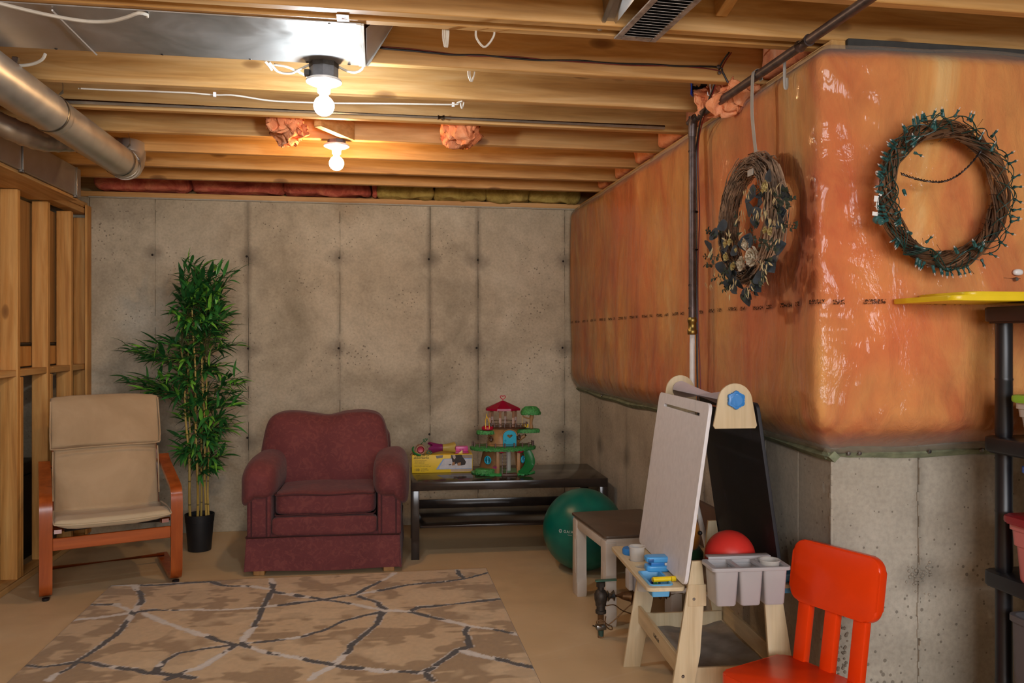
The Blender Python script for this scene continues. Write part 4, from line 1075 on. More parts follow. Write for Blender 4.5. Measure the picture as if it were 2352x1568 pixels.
# ------------------------------------------------------------------ rug
def build_rug():
    RXL = [[(455,125),(600,125),(700,120),(800,112),(880,108),(930,125),(1050,128),(1125,140)],[(545,100),(575,150),(585,190),(560,232)],[(365,203),(490,203),(560,235)],[(295,270),(430,255),(560,237)],
    [(560,235),(650,226),(900,226),(1090,215),(1330,185),(1480,160),(1530,130),(1625,85),(1640,70)],[(600,240),(700,285),(800,320),(900,350),(980,372)],[(1110,75),(1130,120),(1120,170),(1090,215),(1080,260),(1040,310),(1000,372)],
    [(1130,150),(1330,180),(1560,220),(1600,225)],[(1480,160),(1560,148),(1700,120),(1830,110),(1930,95),(2035,68)],[(1900,60),(1920,90)],[(1490,170),(1570,195),(1600,225)],[(1600,228),(1700,232),(1740,215),(1850,205),(2090,180)],
    [(1700,235),(1850,270),(1930,290),(2060,310),(2165,330)],[(1600,230),(1560,285),(1490,350),(1430,410),(1380,460),(1290,515)],[(1590,235),(1430,270),(1340,315),(1220,345),(1000,370)],
    [(980,372),(830,390),(740,410),(680,440),(650,490),(720,500),(800,512)],[(980,375),(900,430),(820,470),(740,500),(690,520)],[(1000,372),(1100,400),(1230,425),(1400,460),(1560,480),(1750,490),(1800,470),(1900,395),(1950,380),(1935,330),(1940,295)],
    [(545,245),(510,300),(430,370),(330,440),(200,520)],[(80,455),(170,465),(320,445),(400,450),(480,465),(640,490)],[(1900,395),(2050,430),(2230,470)],[(1760,490),(1800,520)]]
    x0, x1, y0, y1 = -1.445, 0.642, 1.95, 4.795
    cs = 0.0075; nx, ny = int((x1 - x0) / cs), int((y1 - y0) / cs)
    gx, gy = np.meshgrid(np.linspace(x0, x1, nx), np.linspace(y0, y1, ny), indexing='ij')
    def vn(gx, gy, f, seed):   # cheap value noise
        rs = np.random.RandomState(seed); T = rs.rand(64, 64)
        u, v = gx * f + 31.7, gy * f + 17.3; i, j = np.floor(u).astype(int), np.floor(v).astype(int); a, b = u - i, v - j
        a = a * a * (3 - 2 * a); b = b * b * (3 - 2 * b)
        g = lambda p, q: T[p % 64, q % 64]
        return (g(i, j) * (1 - a) + g(i + 1, j) * a) * (1 - b) + (g(i, j + 1) * (1 - a) + g(i + 1, j + 1) * a) * b
    def fbm(f, seed): return (vn(gx, gy, f, seed) + 0.5 * vn(gx, gy, f * 2.1, seed + 1) + 0.25 * vn(gx, gy, f * 4.3, seed + 2)) / 1.75
    wx = gx + (vn(gx, gy, 14, 5) - 0.5) * 0.018; wy = gy + (vn(gx, gy, 14, 8) - 0.5) * 0.018
    base = np.stack([np.full_like(gx, c) for c in lin('CBAE82')[:3]], -1); dk = np.array(lin('A08256')[:3]); lt = np.array(lin('D6BC92')[:3])
    m = np.clip((fbm(7, 40) + 0.25 * vn(gx * 1.0, gy * 5, 9, 77) - 0.62) / 0.07, 0, 1)[..., None]; base = base * (1 - m) + dk * m
    m2 = np.clip((fbm(5, 90) - 0.58) / 0.08, 0, 1)[..., None] * 0.6; base = base * (1 - m2) + lt * m2
    near = [[(x0, 3.1), (-1.0, 2.9), (-0.6, 3.1), (-0.2, 2.6), (0.3, 2.9), (x1, 2.5)], [(-0.6, 3.15), (-0.9, 2.5), (-0.5, 2.0)], [(0.25, 3.1), (0.2, 2.5), (0.5, 2.0)], [(-1.2, 2.2), (-0.5, 2.4), (0.2, 2.2)]]
    D = np.full(gx.shape, 9.0); S = np.zeros_like(gx); h = 0
    allp = [[floor_pt(a / 1.809, 1280 + b / 1.809) for a, b in L] for L in RXL] + near
    for li, L in enumerate(allp):
        s_acc = 0
        for (ax, ay), (bx, by) in zip(L, L[1:]):
            lx, ly = bx - ax, by - ay; LL = math.hypot(lx, ly) + 1e-9
            t_ = np.clip(((wx - ax) * lx + (wy - ay) * ly) / LL ** 2, 0, 1)
            d = np.hypot(wx - ax - t_ * lx, wy - ay - t_ * ly); better = d < D
            D = np.where(better, d, D); S = np.where(better, s_acc + t_ * LL + li * 3.7, S); s_acc += LL
    wdt = 0.0085 + 0.009 * vn(gx, gy, 6, 21)
    line = D < wdt
    kind = vn(S, S * 0 + 3.0, 4.5, 33) + 0.35 * (vn(gx, gy, 30, 55) - 0.5)
    darkm = line & (kind > 0.43); whitem = line & ~darkm
    halo = (D < wdt + 0.006) & ~line & (vn(gx, gy, 40, 66) > 0.45)
    base[halo] = lin('C9C0B4')[:3]; base[whitem] = lin('DAD4CA')[:3]; base[darkm] = lin('352C24')[:3]
    base *= (0.93 + 0.14 * vn(gx, gy, 60, 71))[..., None]
    gz = 0.009 + 0.0022 * vn(gx, gy, 120, 12) - 0.0012 * line + 0.0015 * vn(gx, gy, 3, 19)
    ed = np.minimum(np.minimum(gx - x0, x1 - gx), np.minimum(gy - y0, y1 - gy)); gz = np.where(ed < 0.004, 0.001, gz)
    t = NT('rug_pile'); at = t.n('ShaderNodeVertexColor'); at.layer_name = 'pile'
    nz = t.noise(t.mapping(), 500, 2)
    mt = t.fin(t.mix(0.25, at.outputs[0], t.ramp(nz, [(0.3, 0.7), (0.65, 1.0)]), 'MULTIPLY'), 0.9, normal=t.bump(nz, 0.5, 0.003), **{'Sheen Weight': 0.25})
    g = thing('area_rug', 'beige shaggy rug with dark and white cracked-line pattern on the floor', 'rug', (0, 0, 0))
    o = grid_mesh('pile', gx, gy, gz, mt, g)
    ca = o.data.color_attributes.new('pile', 'FLOAT_COLOR', 'POINT')
    rgba = np.concatenate([base, np.ones(base.shape[:2] + (1,))], -1).astype(np.float32); ca.data.foreach_set('color', rgba.ravel())
    bm = BM(); box(bm, x0 + 0.002, x1 - 0.002, y0 + 0.002, y1 - 0.002, 0.0005, 0.006); obj('backing', bm, simple('rug_backing', '8A7A64', 0.9), g)
build_rug()

# ------------------------------------------------------------------ maroon armchair
ac = thing('armchair', 'maroon upholstered armchair with rolled arms, seat cushion and skirt', 'chair', (-0.300, 4.85, 0), R(-2.5))
def wr(s, amp, f, seed=0):
    def g(q):
        w_ = q * f + Vector((seed, 0, 0)); n_ = noise.noise(w_); return q * (1 + amp * n_)
    return g
# local: y from 0 (front) to 0.85 (back); x -0.49..0.49
bxo('base_frame', -0.40, 0.40, 0.03, 0.80, 0.06, 0.24, M_MAROON, ac, 0.02)
for x in (-0.37, 0.37):
    for y in (0.04, 0.74):
        bm = BM(); box(bm, x - 0.032, x + 0.032, y - 0.03, y + 0.03, 0.0, 0.065, 0.004, 1); obj('foot', bm, M_FOOTWOOD, ac)
# skirt: front, sides with corner pleats
def skirt(name, p0, p1, z0=0.028, z1=0.222, th=0.012, wav=0.006, seed=0):
    p0, p1 = Vector(p0), Vector(p1); n_ = 40; L = (p1 - p0).length; d = (p1 - p0).normalized(); nn = Vector((d.y, -d.x, 0))
    bm = BM(); rows = []
    for i in range(n_ + 1):
        t_ = i / n_; row = []
        for j in range(9):
            u = j / 8; off = (1 - u) * (0.012 + wav * noise.noise(Vector((t_ * 5, u * 1.2, seed)))) ; e = (1 - u) * 0.010 * (2 * t_ - 1)
            row.append((p0 + d * (L * t_ + e) + nn * off + Vector((0, 0, z0 + (z1 - z0) * u + (1 - u) * 0.004 * math.sin(t_ * 7 + seed)))))
        rows.append([bm.verts.new(q) for q in row] + [bm.verts.new(q - nn * 0.008) for q in row[::-1]])
    for a, b in zip(rows, rows[1:]):
        for j in range(len(a)): bm.faces.new((a[j], b[j], b[(j + 1) % len(a)], a[(j + 1) % len(a)]))
    bm.faces.new(rows[0]); bm.faces.new(rows[-1][::-1])
    return obj(name, bm, M_MAROON, ac)
skirt('skirt', (-0.435, 0.0, 0), (0.425, 0.0, 0), seed=1)
skirt('skirt', (0.432, 0.01, 0), (0.435, 0.80, 0), seed=5)
skirt('skirt', (-0.435, 0.80, 0), (-0.440, 0.01, 0), seed=9)
bm = BM(); tube(bm, [(-0.438, -0.004, 0.222), (0.432, -0.004, 0.222)], 0.005, 8); tube(bm, [(0.436, 0.0, 0.222), (0.438, 0.80, 0.222)], 0.005, 8); tube(bm, [(-0.440, 0.0, 0.222), (-0.438, 0.80, 0.222)], 0.005, 8); obj('skirt_piping', bm, M_PIPING, ac)
# front rail under the cushion
bm = BM(); soft(bm, 0.60, 0.10, 0.112, 10, 7, (0, 0.045, 0.278), lambda q: q + Vector((0, 0.004 * noise.noise(q * 12), 0))); obj('front_rail', bm, M_MAROON, ac)
# seat cushion
def fseat(q):
    puff = 0.012 * (1 - (q.x / 0.31) ** 2) * (1 - (q.y / 0.30) ** 2)
    q = q + Vector((0, 0, puff if q.z > 0 else 0)); q.z += 0.006 * noise.noise(q * 9); q.y += 0.006 * noise.noise(q * 7 + Vector((3, 0, 0))); return q
bm = BM(); soft(bm, 0.585, 0.60, 0.135, 14, 9, (0, 0.315, 0.402), fseat); obj('seat_cushion', bm, M_MAROON, ac)
for z, w_ in ((0.458, 0.286), (0.340, 0.286)):
    pts = [(-w_, 0.30, z), (-w_, 0.05, z), (-w_ + 0.03, 0.018, z)] + [(-w_ + 0.05 + k * (2 * w_ - 0.1) / 8, 0.014, z + 0.004 * math.sin(k * 1.1)) for k in range(9)] + [(w_ - 0.03, 0.018, z), (w_, 0.05, z), (w_, 0.30, z)]
    bm = BM(); tube(bm, spline(pts, 3), 0.005, 8); obj('cushion_piping', bm, M_PIPING, ac)
# frame of the back
bm = BM(); soft(bm, 0.78, 0.16, 0.60, 8, 8, (-0.03, 0.76, 0.49)); obj('back_frame', bm, M_MAROON, ac)
# back cushion with eared top corners
def fback(q):
    x, z = q.x / 0.39, q.z / 0.2375
    if z > 0.2:
        k = (z - 0.2) / 0.8
        q.z += k * (-0.022 * math.exp(-(x / 0.28) ** 2) + 0.020 * abs(x) ** 2.5)
    q.x *= 1.0 - 0.05 * z + 0.02 * math.cos(z * 3)
    q.y += (-0.05 if q.y < 0 else 0.01) * (1 - min(1, x * x)) * (1 - min(1, (z * 0.95) ** 2))
    n_ = noise.noise(Vector((q.x * 5, q.z * 5, 2))) * 0.018 + noise.noise(Vector((q.x * 14, q.z * 9, 5))) * 0.010 * (abs(x) ** 2)
    q.y += n_ - 0.10 * (1 - z) * 0.5 * 0.9
    q.z += 0.006 * noise.noise(q * 8)
    return q
bm = BM(); soft(bm, 0.785, 0.22, 0.475, 22, 5.6, (-0.045, 0.60, 0.655), fback); obj('back_cushion', bm, M_MAROON, ac)
for s in (-1, 1):   # arms
    X0 = s * 0.372
    bm = BM(); box(bm, X0 - 0.068, X0 + 0.068, 0.012, 0.80, 0.20, 0.56, 0.018, 3); obj('arm_panel', bm, M_MAROON, ac)
    for dx in (-0.045, 0.040):
        bm = BM(); tube(bm, [(X0 + s * dx, 0.010, 0.225), (X0 + s * dx, 0.009, 0.50)], 0.0045, 8); obj('arm_piping', bm, M_PIPING, ac)
    def farm(q, s=s):
        # rolled top: outer side hangs lower, front end bulges
        t_ = (q.y + 0.36) / 0.72
        o_ = s * q.x
        if o_ > 0: q.z -= 0.06 * (o_ / 0.14) ** 2 * (1 if q.z < 0.02 else 0.75)
        if o_ > 0.02 and q.z < 0: q.z -= 0.055 * min(1, o_ / 0.10)
        fl = 1.0 + 0.10 * math.exp(-((t_ - 0.06) / 0.16) ** 2)
        q.x *= fl; q.z *= (1 + 0.06 * math.exp(-((t_ - 0.08) / 0.15) ** 2)); q.z -= 0.03 * (1 - t_) ** 3
        q += Vector((0, 0, 0.010 * noise.noise(Vector((q.x * 8, q.y * 6, s * 4)))))
        q.y += 0.012 * noise.noise(Vector((q.x * 12, q.z * 12, s)))
        return q
    bm = BM(); soft(bm, 0.215, 0.72, 0.235, 16, 3.0, (s * 0.378, 0.325, 0.555), farm); obj('arm_cushion', bm, M_MAROON, ac)

# ------------------------------------------------------------------ lounge chair with bent-wood frame
pc = thing('lounge_chair', 'bentwood lounge chair with beige canvas cushion by the stud wall', 'chair', (-1.688, 4.562, 0), R(21))
# local: x 0 (left leg centre) .. 0.632 (right), y 0 front .. back
WL = 0.06
def strip(bm, pts, w_, th):
    """bent laminate: path in y-z plane, width w_ in x, thickness th"""
    pts = [Vector(p) for p in pts]; A, B = [], []
    for i, p in enumerate(pts):
        d = (pts[min(i + 1, len(pts) - 1)] - pts[max(i - 1, 0)]).normalized(); n_ = Vector((0, -d.z, d.y))
        A.append([bm.verts.new(p + n_ * th / 2 + Vector((s * w_ / 2, 0, 0))) for s in (-1, 1)])
        B.append([bm.verts.new(p - n_ * th / 2 + Vector((s * w_ / 2, 0, 0))) for s in (-1, 1)])
    for i in range(len(pts) - 1):
        bm.faces.new((A[i][0], A[i][1], A[i + 1][1], A[i + 1][0])); bm.faces.new((B[i][0], B[i + 1][0], B[i + 1][1], B[i][1]))
        bm.faces.new((A[i][0], A[i + 1][0], B[i + 1][0], B[i][0])); bm.faces.new((A[i][1], B[i][1], B[i + 1][1], A[i + 1][1]))
    bm.faces.new((A[0][0], B[0][0], B[0][1], A[0][1])); bm.faces.new((A[-1][0], A[-1][1], B[-1][1], B[-1][0]))
for x in (0.0, 0.632):
    P = [(0, 0.60, 0.030), (0, 0.40, 0.026), (0, 0.12, 0.026), (0, 0.05, 0.032), (0, 0.015, 0.065), (0, 0.006, 0.12), (0, 0.0, 0.25), (0, -0.004, 0.40), (0, 0.0, 0.485), (0, 0.02, 0.520), (0, 0.06, 0.540), (0, 0.16, 0.560), (0, 0.32, 0.592), (0, 0.47, 0.622), (0, 0.55, 0.650)]
    bm = BM(); strip(bm, spline([(x, p[1], p[2]) for p in P], 5), WL, 0.022)
    bmesh.ops.bevel(bm, geom=[e for e in bm.edges if e.calc_face_angle(0) > 1.2], offset=0.003, segments=1, affect='EDGES')
    obj('side_frame', bm, M_CHERRY, pc)
    for y in (0.035, 0.52):
        bm = BM(); lathe(bm, [(0.018, 0.014), (0.018, 0.004), (0.015, 0.0)], 12, (x, y, 0)); obj('foot_pad', bm, M_BLACK, pc)
    # back upright that carries the cushion
    xx = x + (0.055 if x == 0 else -0.055)
    Q = [(xx, 0.02, 0.355), (xx, 0.18, 0.33), (xx, 0.34, 0.32), (xx, 0.42, 0.36), (xx, 0.50, 0.55), (xx, 0.585, 0.80), (xx, 0.64, 0.985)]
    bm = BM(); strip(bm, spline(Q, 5), 0.035, 0.020); obj('inner_rail', bm, M_CHERRY, pc)
bm = BM(); box(bm, 0.03, 0.602, -0.004, 0.016, 0.262, 0.326, 0.003, 1); obj('front_rail', bm, M_CHERRYX, pc)
bm = BM(); tube(bm, [(0.03, 0.035, 0.362), (0.602, 0.035, 0.362)], 0.011, 10); obj('seat_bar', bm, M_CHERRYX, pc)
bm = BM(); tube(bm, [(0.0, 0.50, 0.052), (0.632, 0.50, 0.052)], 0.011, 10); obj('stretcher', bm, M_CHERRYX, pc)
bm = BM(); tube(bm, [(0.0, 0.50, 0.63), (0.632, 0.50, 0.63)], 0.010, 10); obj('back_bar', bm, M_CHERRYX, pc)
M_WEB = simple('dark_webbing', '24262C', 0.8, 0, 0.1)
bm = BM(); strip(bm, spline([(0.316, 0.022, 0.372), (0.316, 0.2, 0.352), (0.316, 0.36, 0.342), (0.316, 0.44, 0.40), (0.316, 0.52, 0.62), (0.316, 0.63, 0.97)], 5), 0.475, 0.006); tube(bm, [(0.085, 0.022, 0.367), (0.547, 0.022, 0.367)], 0.0165, 10); obj('webbing', bm, M_WEB, pc)
# cushion: swept slab following the seat and back
def slab(name, path, W, T, mat, sag=0.02, seed=0, nW=26, edge=0.5):
    path = [Vector(p) for p in path]; n_ = len(path); bm = BM(); rows = []
    for i, p in enumerate(path):
        d = (path[min(i + 1, n_ - 1)] - path[max(i - 1, 0)]).normalized(); nn = Vector((0, -d.z, d.y))
        e = min(i, n_ - 1 - i) / max(1, n_ * 0.06); te = T * (0.25 + 0.75 * math.sin(min(1, e) * math.pi / 2))
        row = []
        for j in range(nW):
            a = 2 * math.pi * j / nW; cx, cy = math.cos(a), math.sin(a)
            k = (abs(cx) ** 6 + abs(cy) ** 3.0) ** (-1 / 5.0) if True else 1
            ux = math.copysign(abs(cx) ** 0.45, cx); uy = math.copysign(abs(cy) ** 0.75, cy)
            w_ = noise.noise(Vector((ux * 1.5, i * 0.16, seed))) * 0.008 + noise.noise(Vector((ux * 6, i * 0.5, seed + 4))) * 0.003
            q = p + Vector((ux * W / 2 * (1 + 0.012 * noise.noise(Vector((0, i * 0.25, seed + (1 if ux > 0 else 7))))), 0, 0)) + nn * (uy * te / 2 + w_)
            q.z -= sag * (1 - ux * ux)
            row.append(bm.verts.new(q))
        rows.append(row)
    for a, b in zip(rows, rows[1:]):
        for j in range(nW): bm.faces.new((a[j], a[(j + 1) % nW], b[(j + 1) % nW], b[j]))
    bm.faces.new(rows[0][::-1]); bm.faces.new(rows[-1]); return obj(name, bm, mat, pc, angle=60), rows
CX = 0.316
seatp = spline([(CX, -0.035, 0.405), (CX, 0.06, 0.408), (CX, 0.20, 0.385), (CX, 0.33, 0.375), (CX, 0.385, 0.385)], 7)
backp = spline([(CX, 0.375, 0.375), (CX, 0.425, 0.45), (CX, 0.470, 0.58), (CX, 0.515, 0.72), (CX, 0.575, 0.90), (CX, 0.600, 0.99)], 7)
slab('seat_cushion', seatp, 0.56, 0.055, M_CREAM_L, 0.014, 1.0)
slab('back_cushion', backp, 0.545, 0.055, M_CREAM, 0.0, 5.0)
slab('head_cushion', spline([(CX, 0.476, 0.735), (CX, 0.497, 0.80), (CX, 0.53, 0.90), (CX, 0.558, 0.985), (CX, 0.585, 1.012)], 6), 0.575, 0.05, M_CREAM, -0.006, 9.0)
def wel(pts, r=0.0042, mat=None): bm = BM(); tube(bm, spline(pts, 3), r, 7); obj('welt', bm, mat or M_CREAM, pc)
wel([(CX - 0.285, 0.545, 1.00), (CX - 0.289, 0.49, 0.85), (CX - 0.287, 0.458, 0.755), (CX - 0.27, 0.447, 0.733), (CX - 0.1, 0.445, 0.738), (CX + 0.1, 0.445, 0.741), (CX + 0.265, 0.447, 0.742), (CX + 0.287, 0.46, 0.765), (CX + 0.289, 0.49, 0.85), (CX + 0.285, 0.545, 1.005)])
wel([(CX - 0.275, 0.32, 0.410), (CX - 0.283, 0.1, 0.420), (CX - 0.282, -0.03, 0.412), (CX - 0.26, -0.062, 0.404), (CX - 0.1, -0.066, 0.397), (CX + 0.1, -0.066, 0.397), (CX + 0.26, -0.062, 0.404), (CX + 0.282, -0.03, 0.412), (CX + 0.283, 0.1, 0.42), (CX + 0.275, 0.32, 0.41)], 0.004, M_CREAM_L)
wel([(CX - 0.275, 0.40, 0.45), (CX - 0.277, 0.44, 0.60), (CX - 0.275, 0.47, 0.72)]); wel([(CX + 0.275, 0.40, 0.45), (CX + 0.277, 0.44, 0.60), (CX + 0.275, 0.47, 0.72)])

# ------------------------------------------------------------------ coffee table
ct = thing('coffee_table', 'black-brown coffee table with lower shelf against the back wall', 'table', (0.838, 5.32, 0), R(-2.0))
TW, TD = 1.24, 0.60
bxo('tabletop', -TW / 2, TW / 2, -TD / 2 + 0.02, TD / 2 + 0.02, 0.425, 0.478, M_DARKTABLE, ct, 0.002)
for sx in (-1, 1):
    for sy in (-1, 1):
        x, y = sx * (TW / 2 - 0.026), sy * (TD / 2 - 0.026) + 0.02
        bxo('leg', x - 0.025, x + 0.025, y - 0.025, y + 0.025, 0.0, 0.4245, M_DARKTABLE, ct, 0.0015)
bxo('lower_shelf', -TW / 2 + 0.053, TW / 2 - 0.053, -TD / 2 + 0.075, TD / 2 - 0.01, 0.182, 0.196, M_DARKTABLE, ct, 0.001)
bxo('shelf_back_strip', -TW / 2 + 0.053, TW / 2 - 0.053, TD / 2 - 0.025, TD / 2 - 0.01, 0.20, 0.26, M_DARKTABLE, ct, 0.001)  # dark strip along the back edge of the lower shelf

# ------------------------------------------------------------------ exercise ball
eb = thing('exercise_ball', 'large dark green exercise ball beside the coffee table', 'ball', (1.205, 4.70, 0.238))
RB = 0.238
t = NT('green_vinyl'); v = t.mapping(); n1 = t.noise(v, 8, 4)
sp = t.n('ShaderNodeSeparateXYZ', inp={0: t.mapping(rot=(0.25, 0.2, 0))})
M_BALL = t.fin(t.ramp(n1, [(0.3, '00584C'), (0.7, '046A58')]), 0.32, normal=t.bump(t.math('POWER', t.math('PINGPONG', sp.outputs['Z'], 0.019), 0.6), 0.22, 0.006))
bm = BM(); bmesh.ops.create_uvsphere(bm, u_segments=64, v_segments=48, radius=RB); o = obj('ball_skin', bm, M_BALL, eb, angle=180)
M_LOGO = simple('white_print', 'C8CEC8', 0.5)
# lettering wrapped on the sphere
def on_ball(name, body, size, az, el, R_, mat, parent, sx=1.0, spacing=1.0):
    cu = bpy.data.curves.new(name, 'FONT'); cu.body = body; cu.size = size; cu.align_x = 'CENTER'; cu.align_y = 'CENTER'; cu.space_character = spacing
    tmp = bpy.data.objects.new('tmp', cu); COL.objects.link(tmp)
    me = bpy.data.meshes.new_from_object(tmp.evaluated_get(bpy.context.evaluated_depsgraph_get())); bpy.data.objects.remove(tmp)
    for v_ in me.vertices:
        lo = az + v_.co.x * sx / R_; la = el + v_.co.y / R_
        v_.co = ((R_ + 0.0012) * math.cos(la) * math.cos(lo), (R_ + 0.0012) * math.cos(la) * math.sin(lo), (R_ + 0.0012) * math.sin(la))
    me.materials.clear(); me.materials.append(mat); o = bpy.data.objects.new(name, me); COL.objects.link(o); o.parent = parent; return o
AZ = R(-90 - 14 - 20)
on_ball('lettering', 'GAIAM', 0.022, AZ + 0.02, R(8), RB, M_LOGO, eb, 1.0, 1.25)
on_ball('small_lettering', 'Restore', 0.008, AZ + 0.02, R(4), RB, M_LOGO, eb)
on_ball('logo', '\u2055', 0.05, AZ - 0.235, R(8), RB, M_LOGO, eb)
bm = BM()
for k in range(8):
    a = k * math.pi / 4; q = [(0.004 * math.cos(a), 0.004 * math.sin(a)), (0.0095 * math.cos(a - .28), 0.0095 * math.sin(a - .28)), (0.0115 * math.cos(a), 0.0115 * math.sin(a)), (0.0095 * math.cos(a + .28), 0.0095 * math.sin(a + .28))]
    vs = []
    for (x, y) in q:
        lo = AZ - 0.235 + x / RB; la = R(8) + y / RB; vs.append(bm.verts.new(((RB + .0012) * math.cos(la) * math.cos(lo), (RB + .0012) * math.cos(la) * math.sin(lo), (RB + .0012) * math.sin(la))))
    bm.faces.new(vs)
lg = [c for c in eb.children if c.name.startswith('logo')][0]; me = bpy.data.meshes.new('logo'); bm.to_mesh(me); bm.free(); me.materials.append(M_LOGO); lg.data = me

# ------------------------------------------------------------------ bamboo plant
bp = thing('bamboo_plant', 'tall artificial bamboo plant in black pot behind the lounge chair', 'plant', (-1.127, 5.53, 0))
bm = BM(); lathe(bm, [(0.0, 0.002), (0.070, 0.002), (0.071, 0.004), (0.086, 0.185), (0.088, 0.186), (0.092, 0.235), (0.089, 0.236), (0.085, 0.20), (0.0, 0.198)], 36); obj('pot', bm, simple('black_pot', '17181B', 0.55), bp, angle=30)
bm = BM(); lathe(bm, [(0.0, 0.212), (0.084, 0.208), (0.084, 0.199)], 24); obj('soil', bm, simple('dark_soil', '1E1914', 0.9, 0, 0.4, 80, 0.5), bp)
M_CANE = NT('bamboo_cane'); t = M_CANE; sp = t.n('ShaderNodeSeparateXYZ', inp={0: t.co.outputs['Object']})
M_CANE = t.fin(t.mix(t.math('LESS_THAN', t.math('PINGPONG', sp.outputs['Z'], 0.075), 0.004), t.ramp(t.noise(t.mapping((3, 3, 1)), 3, 3), [(0.3, 'A88A3A'), (0.7, 'C6A85A')]), '6A5A2A'), 0.45)
rnd = random.Random(5)
canes = []
for (x, y, dx, h, r) in [(-0.050, -0.03, -0.055, 1.30, 0.0085), (-0.062, 0.02, -0.02, 1.5, 0.006), (-0.004, -0.04, -0.03, 1.55, 0.0085), (0.042, -0.02, -0.03, 1.45, 0.008), (0.062, -0.03, -0.02, 1.25, 0.0065), (0.0, 0.04, 0.02, 1.4, 0.007)]:
    pts = [Vector((x + dx * (k / 12) ** 1.5 + 0.004 * math.sin(k + x * 50), y + 0.004 * math.cos(k * 1.3), 0.205 + (h - 0.2) * k / 12)) for k in range(13)]
    bm = BM(); rr = []; sp_ = spline(pts, 4); tube(bm, sp_, [r * (1 - 0.45 * i / len(sp_)) for i in range(len(sp_))], 8)
    for k in range(int((h - 0.3) / 0.15)):
        z = 0.30 + k * 0.15; i = min(range(len(sp_)), key=lambda i: abs(sp_[i].z - z)); p = sp_[i]; bmesh.ops.create_icosphere(bm, subdivisions=1, radius=r * 1.12, matrix=Matrix.Translation(p) @ Matrix.Diagonal((1, 1, 0.35, 1)))
    obj('cane', bm, M_CANE, bp); canes.append((sp_, h))
leafmats = [simple('leaf_dark', '245A2A', 0.42, 0, 0.2, 20), simple('leaf_mid', '3A7E38', 0.42, 0, 0.2, 20), simple('leaf_light', '74B840', 0.42, 0, 0.15, 20)]
lm = []
for i, (L, W, b) in enumerate([(0.115, 0.021, 0.35), (0.10, 0.020, 0.6), (0.13, 0.023, 0.2), (0.09, 0.018, 0.9)]):
    for m in leafmats:
        me = leaf_mesh('leaf', L, W, b, 5, 1, 0.12); me.materials.append(m); lm.append(me)
# silhouette of the foliage: (z, xmin, xmax) in local metres
SIL = [(1.86, -0.11, -0.03), (1.80, -0.16, 0.24), (1.72, -0.17, 0.14), (1.60, -0.20, 0.20), (1.50, -0.13, 0.20), (1.42, -0.16, 0.16), (1.33, -0.49, 0.26), (1.28, -0.42, 0.10), (1.20, -0.20, 0.22), (1.12, -0.49, 0.30), (1.05, -0.46, 0.31), (0.98, -0.15, 0.26), (0.90, -0.16, 0.28), (0.80, -0.16, 0.24), (0.72, -0.16, 0.16), (0.62, -0.12, 0.20), (0.52, -0.06, 0.10)]
def sil(z):
    for (a, b) in zip(SIL, SIL[1:]):
        if b[0] <= z <= a[0]:
            t_ = (z - b[0]) / (a[0] - b[0]); return b[1] + (a[1] - b[1]) * t_, b[2] + (a[2] - b[2]) * t_
    return -0.05, 0.05
big, rest = [], []
bmS = BM()
def spray(base, tip, n_):
    base, tip = Vector(base), Vector(tip); mid = (base + tip) / 2 + Vector((0, 0, 0.03))
    P = spline([base, mid, tip], 6); tube(bmS, P, [0.0022 - 0.0012 * i / len(P) for i in range(len(P))], 4)
    for k in range(n_):
        t_ = 0.35 + 0.65 * (k + 1) / n_; p = P[int(t_ * (len(P) - 1))]
        d = (tip - base).normalized(); d = d + Vector((rnd.uniform(-1, 1), rnd.uniform(-0.9, 0.6), rnd.uniform(-0.55, 0.85))) * (1.0 if k < n_ - 2 else 0.6); d.normalize()
        x, y = frame(d); up = Vector((0, 0, 1)); up = (up - d * up.dot(d)).normalized() if abs(d.z) < 0.95 else x
        side = up.cross(d); roll = rnd.uniform(-.6, .6); u2 = up * math.cos(roll) + side * math.sin(roll); s2 = u2.cross(d)
        Mx = Matrix((d, s2, u2)).transposed().to_4x4(); Mx.translation = p; Mx = Mx @ Matrix.Scale(rnd.uniform(0.85, 1.3), 4)
        mi = rnd.choices((0, 1, 2), (0.50, 0.36, 0.14 if p.y > -0.05 else 0.3))[0]; me = lm[rnd.randrange(4) * 3 + mi]
        (big if (p.y < -0.0) else rest).append((me, Mx))
z = 0.52
while z < 1.86:
    a, b = sil(z); dens = 5 if z > 1.0 else 4
    for k in range(dens + (1 if rnd.random() < 0.5 else 0)):
        tx = rnd.uniform(a * 0.85, b * 0.9); ty = rnd.uniform(-0.17, 0.16) if abs(tx) < 0.25 else rnd.uniform(-0.12, 0.06)
        sp_, h = rnd.choice(canes); bz = min(z - abs(tx) * 0.35 - 0.04, h - 0.02); i = min(range(len(sp_)), key=lambda i: abs(sp_[i].z - bz))
        spray(sp_[i], (tx * 0.92, ty, z - 0.02), rnd.randint(7, 10))
    z += 0.036
for (x, z) in [(-0.46, 1.33), (-0.42, 1.30), (-0.38, 1.27), (-0.34, 1.25), (-0.46, 1.12), (-0.44, 1.09), (-0.38, 1.10), (0.24, 1.80), (0.17, 1.77), (-0.07, 1.85), (-0.10, 1.82), (0.26, 1.33), (0.28, 1.08), (0.27, 1.12), (0.24, 0.95), (-0.28, 1.24), (-0.3, 1.1), (-0.25, 1.05)]:
    i = int(len(canes[0][0]) * 0.8); sp_ = canes[0][0] if x < 0 else canes[3][0]; bz = z - abs(x) * 0.4; i = min(range(len(sp_)), key=lambda i: abs(sp_[i].z - bz)); spray(sp_[i], (x * 0.93, rnd.uniform(-0.12, 0.02), z - 0.01), 8)
obj('branch', bmS, simple('leaf_stalk', '4A4A22', 0.6), bp, kind='stuff')
rnd.shuffle(big); nb = 295
